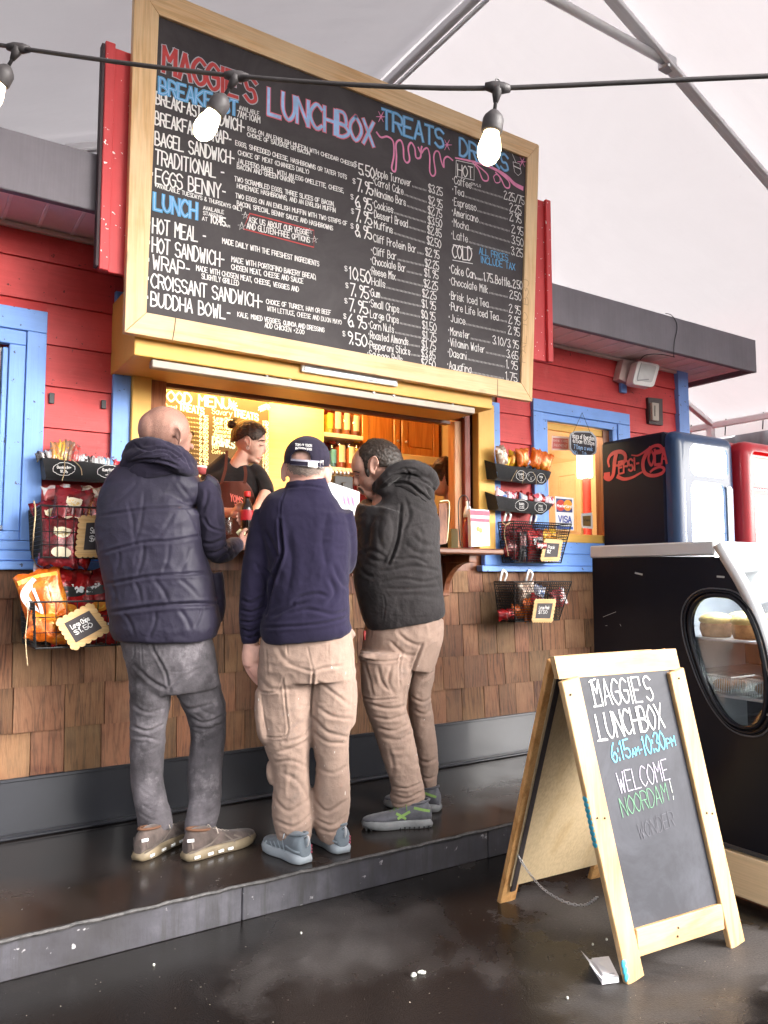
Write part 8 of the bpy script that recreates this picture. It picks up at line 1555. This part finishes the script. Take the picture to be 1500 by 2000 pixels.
cr = [(((783, 985), (781, 1020), (776, 1055), (766, 1085), (758, 1102)), 3.0, .018), (((792, 975), (800, 1005), (792, 1030), (786, 1035)), 4, .010), (((845, 1022), (815, 1026), (785, 1036)), 2.2, .006), (((762, 1090), (785, 1092), (812, 1090), (838, 1104)), 3.0, .011), (((740, 1118), (770, 1112), (810, 1106), (860, 1116)), 3.5, .012), (((745, 1140), (780, 1130), (830, 1136), (862, 1128)), 3.5, .010), (((755, 1150), (800, 1150), (862, 1146)), 3.2, .009), (((748, 1216), (752, 1180), (748, 1160)), 1.8, .005), (((710, 1080), (730, 1075), (755, 1090)), 4, .009), (((700, 1060), (722, 1090), (745, 1096)), 4, .008), (((725, 1010), (718, 1045), (726, 1080)), 5, .006), (((745, 1000), (738, 1040), (748, 1075)), 5, .006), (((800, 985), (830, 1000), (852, 1008)), 4, .006), (((805, 1045), (830, 1065), (850, 1062)), 5, .007), (((790, 1060), (812, 1078), (850, 1082)), 4.5, .007), (((820, 1030), (826, 1060), (818, 1088)), 5, .005), (((775, 1165), (820, 1162), (868, 1172)), 5, .005), (((718, 1196), (780, 1204), (868, 1206)), 1.6, .003), (((690, 1085), (712, 1120), (730, 1126)), 4, .010), (((762, 1000), (770, 1040), (764, 1075)), 5, .006)]
creases(me, [(a, w_, dp*(.75 if dp > .012 else .5)) for a, w_, dp in cr], .0028, (16, 16, 11)); put('jacket', me, JK, m3)
h_ = MB()
P = smoothpath([D(a, b2, d3+c) for a, b2, c in ((748, 942, -.085), (775, 918, -.10), (805, 912, -.09), (835, 925, -.05), (845, 945, .02), (825, 935, .10), (785, 925, .12), (755, 940, .06))], 4, closed=True); h_.tube(P, .035, 12, closed=True)
slab(h_, [(765, 835, 908, d3+.01, .07), (752, 845, 925, d3+.01, .10), (748, 855, 950, d3+.01, .115), (770, 860, 975, d3+.01, .11), (800, 860, 995, d3-.01, .08), (825, 858, 1004, d3-.02, .05)], 28)
limb(h_, [D(738, 958, d3-.06), D(750, 938, d3-.085), D(770, 918, d3-.09)], [.022, .03, .034], 12)
me = fuse(h_, .0055, 4, 'hood')
creases(me, [(((745, 950), (770, 930), (800, 926), (830, 940)), 2.6, .008), (((762, 945), (795, 944), (820, 962), (850, 990)), 3, .014), (((790, 915), (800, 925), (795, 938)), 2.4, .006), (((808, 935), (835, 945), (855, 965)), 2.4, .008), (((780, 955), (805, 968), (822, 990)), 3, .010), (((760, 925), (790, 915), (815, 918)), 2.4, .006), (((830, 950), (845, 975), (852, 1000)), 2.6, .007), (((815, 975), (835, 982), (845, 975)), 2.4, .006)], .003, (16, 16, 16)); put('hood', me, JK, m3)
t_ = MB()
slab(t_, [(718, 868, 1200, d3+.01, .13), (712, 867, 1230, d3+.01, .135), (706, 860, 1265, d3+.02, .13), (702, 850, 1295, d3+.02, .12)], 34, 2.4)
slab(t_, [(702, 812, 1275, d3-.03, .11), (703, 806, 1310, d3-.04, .105), (706, 799, 1350, d3-.045, .098), (714, 797, 1385, d3-.05, .092), (727, 805, 1420, d3-.05, .086), (740, 813, 1460, d3-.05, .080), (753, 821, 1500, d3-.05, .074), (762, 826, 1530, d3-.05, .072), (761, 830, 1555, d3-.05, .072), (765, 824, 1574, d3-.05, .066)], 28)
slab(t_, [(790, 852, 1275, d3+.09, .09), (795, 847, 1320, d3+.11, .088), (797, 841, 1355, d3+.12, .082), (800, 847, 1400, d3+.14, .078), (808, 853, 1450, d3+.16, .072), (816, 856, 1490, d3+.18, .068), (822, 854, 1520, d3+.19, .064), (828, 852, 1545, d3+.20, .058)], 26)
slab(t_, [(699, 740, 1276, d3-.09, .05), (700, 742, 1288, d3-.095, .05)], 14); slab(t_, [(838, 850, 1290, d3+.10, .05), (838, 849, 1320, d3+.11, .055), (834, 844, 1342, d3+.12, .05)], 12)
me = fuse(t_, .006, 4, 'cargo_trousers')
cr = [(((700, 1284), (720, 1290), (750, 1292), (780, 1288), (786, 1274)), 2.2, .009), (((783, 1275), (780, 1310), (782, 1345)), 2.0, .007), (((712, 1298), (722, 1330), (728, 1358)), 3, .006), (((706, 1362), (735, 1368), (778, 1364)), 2.2, .008), (((825, 1258), (812, 1290), (800, 1330), (796, 1360)), 3.0, .014), (((775, 1235), (800, 1255), (824, 1262)), 4, .006), (((760, 1250), (790, 1278), (815, 1280)), 4, .006), (((720, 1375), (760, 1385), (796, 1378)), 3.5, .008), (((728, 1400), (765, 1405), (800, 1392)), 3.2, .007), (((733, 1420), (770, 1428), (805, 1410)), 3.2, .007), (((745, 1440), (780, 1445), (808, 1430)), 4, .005), (((765, 1535), (795, 1540), (826, 1528)), 2.8, .009), (((764, 1552), (795, 1560), (826, 1545)), 2.8, .009), (((757, 1565), (785, 1572), (822, 1558)), 2.4, .007), (((802, 1360), (825, 1372), (845, 1362)), 3.2, .007), (((804, 1385), (828, 1395), (846, 1385)), 3.2, .006), (((812, 1480), (835, 1490), (854, 1480)), 3.2, .006), (((822, 1515), (838, 1522), (853, 1514)), 2.6, .006), (((760, 1460), (768, 1500), (764, 1530)), 4, .005), (((738, 1300), (745, 1330), (760, 1350)), 4, .006), (((765, 1300), (758, 1330), (770, 1355)), 4, .005), (((826, 1330), (838, 1322), (846, 1310)), 2.4, .006), (((735, 1210), (728, 1228), (722, 1245)), 2, .005)]
creases(me, [(a, w_, dp*.75) for a, w_, dp in cr], .0040, (12, 12, 8)); put('cargo_trousers', me, KH, m3)
BT = plain('red_tool', (.30, .03, .03), .5); MB().tube([D(712, 1232, d3-.10), D(711, 1250, d3-.10)], .008, 8, sq=.6).build('pocket_tool', BT, m3, True)
SB3 = fabric('grey_running_shoe', (.085, .085, .10), .25, .7, .2, 600, wr=.4, vs=20); SO3 = plain('grey_tread', (.17, .175, .18), .6, 0, .2, 25, .3); GR = plain('lime_stripe', (.22, .36, .10), .6); LG3 = plain('green_lace', (.10, .20, .03), .8)
h0, t0 = Z(842, 1612, ZS), Z(708, 1618, ZS); s = shoe(m3, h0, t0, .095, (SB3, SO3, LG3, GR), .048, .03); a_ = nz(t0-h0); sd = np.cross(a_, UPV); L = np.linalg.norm(t0-h0); m_ = MB()
for k in range(14): u = .06+.9*k/13; c = h0+a_*u*L; m_.box(-.004, .004, -.046, .046, -.001, .010, .001, 0, Matrix.Translation(Vector((c[0], c[1], ZS+.002))) @ Matrix.Rotation(math.atan2(a_[1], a_[0]), 4, 'Z'))
m_.build('tread_lug', M_black, s, kind='stuff')
h0 = Z(860, 1584, ZS); t0 = Z(742, 1572, ZS); shoe(m3, h0, h0+nz(t0-h0)*.29, .095, (SB3, SO3, LG3, GR), .048, .03)

# ---------------------------------------------------------------- worker 1: hair in a bun, black top, brown apron
d4 = 4.48
w1 = person('worker with hair in a bun, black t-shirt and brown apron leaning at the window', D(460, 1500, d4)*[1, 1, 0]+[0, 0, ZS])
SK4 = skin('skin_worker_one', (.62, .37, .28), (.62, .25, .2)); b_ = MB()
ellat(b_, 489, 856, d4, 31, .078, 33, rollv=-.25); ellat(b_, 496, 868, d4, 22, .068, 30, rollv=-.2); ellat(b_, 498, 882, d4, 15, .055, 19, rollv=-.15); ellat(b_, 493, 895, d4, 13, .048, 10, rollv=-.1)
limb(b_, [D(515, 860, d4-.01), D(517, 869, d4-.012), D(518.5, 878, d4-.014), D(516, 885, d4-.012)], [.009, .008, .0095, .009], 10); ellat(b_, 514, 861, d4-.02, 5, .025, 3); ellat(b_, 508, 891, d4-.012, 4.5, .018, 2.6); ellat(b_, 507, 896, d4-.012, 4.5, .018, 2.8); ellat(b_, 501, 902, d4-.005, 6.5, .025, 4.5)
limb(b_, [D(480, 885, d4+.0), D(470, 900, d4+.0), D(462, 915, d4)], [.050, .050, .056], 16)
slab(b_, [(446, 488, 915, d4+.02, .055), (415, 505, 938, d4+.02, .07), (402, 515, 1000, d4+.02, .09), (410, 505, 1080, d4+.05, .09), (410, 510, 1180, d4+.08, .09)], 22)
limb(b_, [D(504, 938, d4), D(519, 957, d4-.02), D(512, 975, d4-.12), D(494, 1010, d4-.28)], [.044, .036, .032, .024], 12); 
hand1 = D(484, 1015, d4-.36); fingers(b_, hand1+Rv*.018, UPV*.05-Rv*.9-fwd*.3, UPV, fwd*.2-Rv*.2+UPV*.0-fwd*.8, .85, .65)
limb(b_, [D(408, 945, d4), D(404, 985, d4-.05), D(430, 1000, d4-.15), D(456, 1000, d4-.25), D(465, 994, d4-.30)], [.044, .036, .032, .024, .020], 12); fingers(b_, D(466, 1000, d4-.34), Rv*.6+UPV*.3-fwd*.3, UPV, -fwd, .8, .6)
ear(b_, 484, 863, d4-.088, 20, 12, tilt=-.15, turn=-.1); me = fuse(b_, .005, 2, 'body'); bowl(me, 512, 871, (4, 3), .005); bowl(me, 485, 865, (2.4, 5), .004); put('body', me, SK4, w1)
HR4 = hairm('auburn_brown_hair', (.018, .008, .005), (.060, .026, .014), (60, 60, 220), .4); h_ = MB(); ellat(h_, 486, 851, d4, 36, .088, 31, rollv=-.12); ellat(h_, 466, 862, d4, 16, .07, 22); me = fuse(h_, .0045, 2, 'hair')
def keep4(x, y, V): line = np.interp(x, [440, 452, 462, 478, 484, 494, 504, 514, 530], [868, 864, 862, 852, 850, 860, 859, 850, 838]); return y < line
cut(me, keep4); V, N = getv(me); setv(me, V+N*(.002*noise3(V, (110, 110, 40))+.001)[:, None]); o = put('hair', me, HR4, w1); sm = o.modifiers.new('s', 'SOLIDIFY'); sm.thickness = .006; sm.offset = -1
h_ = MB(); rb = random.Random(2)
for k in range(14): a = rb.uniform(0, 6.3); ellat(h_, 453+4*math.cos(a), 829+4*math.sin(a), d4+rb.uniform(-.02, .02), 6.5, .018, 5.5, rollv=rb.uniform(-1, 1), n=10)
me = fuse(h_, .004, 1, 'hair_bun'); put('hair_bun', me, HR4, w1)
m_ = MB(); [m_.tube(smoothpath([D(453, 826, d4), D(453+rb.uniform(-7, 9), 818+rb.uniform(-2, 4), d4), D(453+rb.uniform(-10, 14), 818+rb.uniform(-3, 8), d4)], 4), .0012, 4) for _ in range(12)]; m_.build('hair_strands', HR4, w1, kind='stuff')
m_ = MB(); m_.tube(smoothpath([D(504, 894.5, d4-.044), D(508, 894, d4-.038), D(511.5, 893.5, d4-.026)], 3), .0022, 6); m_.build('lips', plain('lips_pink', (.42, .12, .11), .5), w1, True)
MB().tube([D(484+2.2*math.cos(a), 875+3*math.sin(a), d4-.092) for a in np.linspace(0, 6.28, 10)[:-1]], .0014, 5, closed=True).build('earring', M_steel, w1, True)
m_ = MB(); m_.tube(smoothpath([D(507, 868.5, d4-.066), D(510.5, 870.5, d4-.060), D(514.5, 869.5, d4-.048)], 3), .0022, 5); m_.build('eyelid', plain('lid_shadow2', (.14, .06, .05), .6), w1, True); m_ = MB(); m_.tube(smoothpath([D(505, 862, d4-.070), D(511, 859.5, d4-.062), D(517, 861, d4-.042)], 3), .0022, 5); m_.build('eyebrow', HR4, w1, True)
BK = fabric('black_cotton', (.012, .009, .009), .3, .9, .2, 900); s_ = MB()
limb(s_, [D(446, 892, d4-.0), D(428, 912, d4), D(405, 935, d4)], [.036, .050, .055], 14)
limb(s_, [D(490, 912, d4), D(502, 922, d4), D(512, 940, d4)], [.030, .045, .05], 12)
slab(s_, [(438, 490, 907, d4+.02, .066), (408, 515, 930, d4+.02, .09), (390, 524, 945, d4+.02, .10), (386, 520, 965, d4+.02, .105), (396, 518, 1010, d4+.03, .11), (402, 515, 1090, d4+.05, .11), (402, 518, 1190, d4+.08, .11)], 32, 2.4)
limb(s_, [D(505, 932, d4), D(517, 950, d4-.015), D(521, 966, d4-.05)], [.052, .050, .045], 14); limb(s_, [D(404, 940, d4), D(398, 965, d4-.02), D(402, 985, d4-.05)], [.055, .052, .048], 14)
me = fuse(s_, .0065, 3, 'shirt'); creases(me, [(((500, 935), (505, 960), (500, 990)), 3, .006), (((420, 935), (412, 960), (420, 1000)), 3, .006), (((385, 950), (405, 955), (420, 945)), 3, .005)], .002); put('shirt', me, BK, w1)
AP_ = fabric('brown_apron', (.085, .022, .012), .15, .8, .2, 800); a_ = MB(); vs = []
X0 = [(432, 478, 940), (425, 492, 958), (412, 504, 1000), (408, 508, 1060), (408, 512, 1180)]; A2 = smoothpath([np.array(q, float) for q in X0], 4)
nx = 10
for q in A2: 
    for i in range(nx+1): s = i/nx; px = q[0]+(q[1]-q[0])*s; vs.append(D(px, q[2], d4-.088-.035*math.sin(math.pi*s)+.004*math.sin(s*14)+.03*(q[2]-940)/240))
a_.add(vs, [(j*(nx+1)+i, j*(nx+1)+i+1, (j+1)*(nx+1)+i+1, (j+1)*(nx+1)+i) for j in range(len(A2)-1) for i in range(nx)]); ao = a_.build('apron', AP_, w1, True); sm = ao.modifiers.new('s', 'SOLIDIFY'); sm.thickness = .003
m_ = MB(); ribbon(m_, smoothpath([D(478, 942, d4-.108), D(480, 925, d4-.100), D(478, 912, d4-.080)], 4), .018, -fwd); ribbon(m_, smoothpath([D(433, 942, d4-.108), D(440, 918, d4-.088), D(442, 898, d4-.070), D(443, 882, d4-.055)], 4), .016, -fwd); m_.build('apron_strap', AP_, ao)
m_ = MB(); text(m_, "YOMS", D(450, 978, d4-.128), D(474, 986, d4-.128), UPV*.040, .0055, -fwd, 0, .2); text(m_, "TUBS", D(458, 992, d4-.128), D(472, 995, d4-.128), UPV*.022, .004, -fwd, 0, .2); m_.build('lettering', plain('coral_print', (.68, .16, .12), .7), ao)
BO = thing('cola_bottle', 'red capped cola bottle with red label held up by the worker with the bun', 'bottle', D(482, 1030, d4-.40)); c = D(482, 1030, d4-.40); s = (d4-.40)/FPX
MB().lathe(c, [(8*s, -8*s), (11.5*s, -5*s), (12*s, 2*s), (12.4*s, 14*s), (12.4*s, 34*s), (11*s, 41*s), (7.5*s, 48*s), (5.2*s, 54*s), (5*s, 60*s)], 24).build('bottle_body', plain('dark_cola', (.014, .006, .004), .08, 0, .1, coat=.8), BO, True)
MB().lathe(c+UPV*60*s, [(6.5*s, 0), (6.8*s, 1*s), (6.8*s, 9*s), (6*s, 10.5*s), (.001, 10.8*s)], 20).build('cap', plain('red_cap', (.62, .02, .02), .35), BO, True); MB().lathe(c, [(12.75*s, 13.5*s), (12.8*s, 14*s), (12.8*s, 33*s), (12.75*s, 33.5*s)], 24).build('paper_label', plain('red_label', (.50, .015, .025), .35), BO, True)
TJ = thing('tip_jar', 'glass jar with black lettering on the counter beside the vest sleeve', 'jar', D(445, 1050, d4-.2)); MB().lathe(D(443, 1046, d4-.16), [(.03, 0), (.034, .01), (.034, .10), (.028, .115), (.028, .125)], 18).build('glass', M_jar, TJ, True)

# ---------------------------------------------------------------- worker 2: half hidden behind the pine post
d5 = 5.38
w2 = person('second worker with short dark fringe looking down behind the man in black', D(868, 1400, d5)*[1, 1, 0]+[0, 0, ZS])
b_ = MB(); ellat(b_, 866, 932, d5, 23, .078, 34, rollv=.1); ellat(b_, 856, 942, d5, 17, .06, 26); ellat(b_, 860, 957, d5, 15, .05, 12); limb(b_, [D(843, 930, d5), D(840.5, 940, d5), D(841, 946, d5)], [.008, .010, .012], 10); ellat(b_, 850, 953, d5, 4, .02, 4)
limb(b_, [D(876, 955, d5+.01), D(882, 975, d5+.02), D(885, 990, d5+.02)], [.048, .050, .06], 14); slab(b_, [(860, 915, 985, d5+.03, .07), (850, 940, 1010, d5+.03, .09), (850, 940, 1100, d5+.03, .09)], 20); ear(b_, 870, 937, d5-.065, 20, 11, turn=.1, side=-1); me = fuse(b_, .0055, 2, 'body'); put('body', me, SK4, w2)
h_ = MB(); ellat(h_, 869, 925, d5, 27, .088, 34, rollv=.05); me = fuse(h_, .005, 2, 'hair')
def keep5(x, y, V): line = np.interp(x+6, [840, 850, 856, 862, 868, 874, 880, 900], [912, 914, 922, 932, 944, 926, 950, 962]); return (y < line)
cut(me, keep5); V, N = getv(me); setv(me, V+N*(.003*noise3(V, (70, 70, 30))+.001)[:, None]); o = put('hair', me, HR4, w2); sm = o.modifiers.new('s', 'SOLIDIFY'); sm.thickness = .006; sm.offset = -1
m_ = MB(); [m_.tube(smoothpath([D(852+k*1.6, 906, d5-.075), D(847+k*1.8, 916, d5-.085), D(845+k*2.2, 922+k*.8, d5-.075)], 4), [.0035]*6+[.002]*2+[.001] if False else .0028, 5) for k in range(9)]; m_.build('fringe', HR4, w2, True)
s_ = MB(); slab(s_, [(872, 908, 978, d5+.02, .07), (856, 935, 996, d5+.03, .095), (848, 945, 1030, d5+.03, .11), (850, 945, 1180, d5+.03, .11)], 26); put('shirt', fuse(s_, .007, 3, 'shirt'), BK, w2)
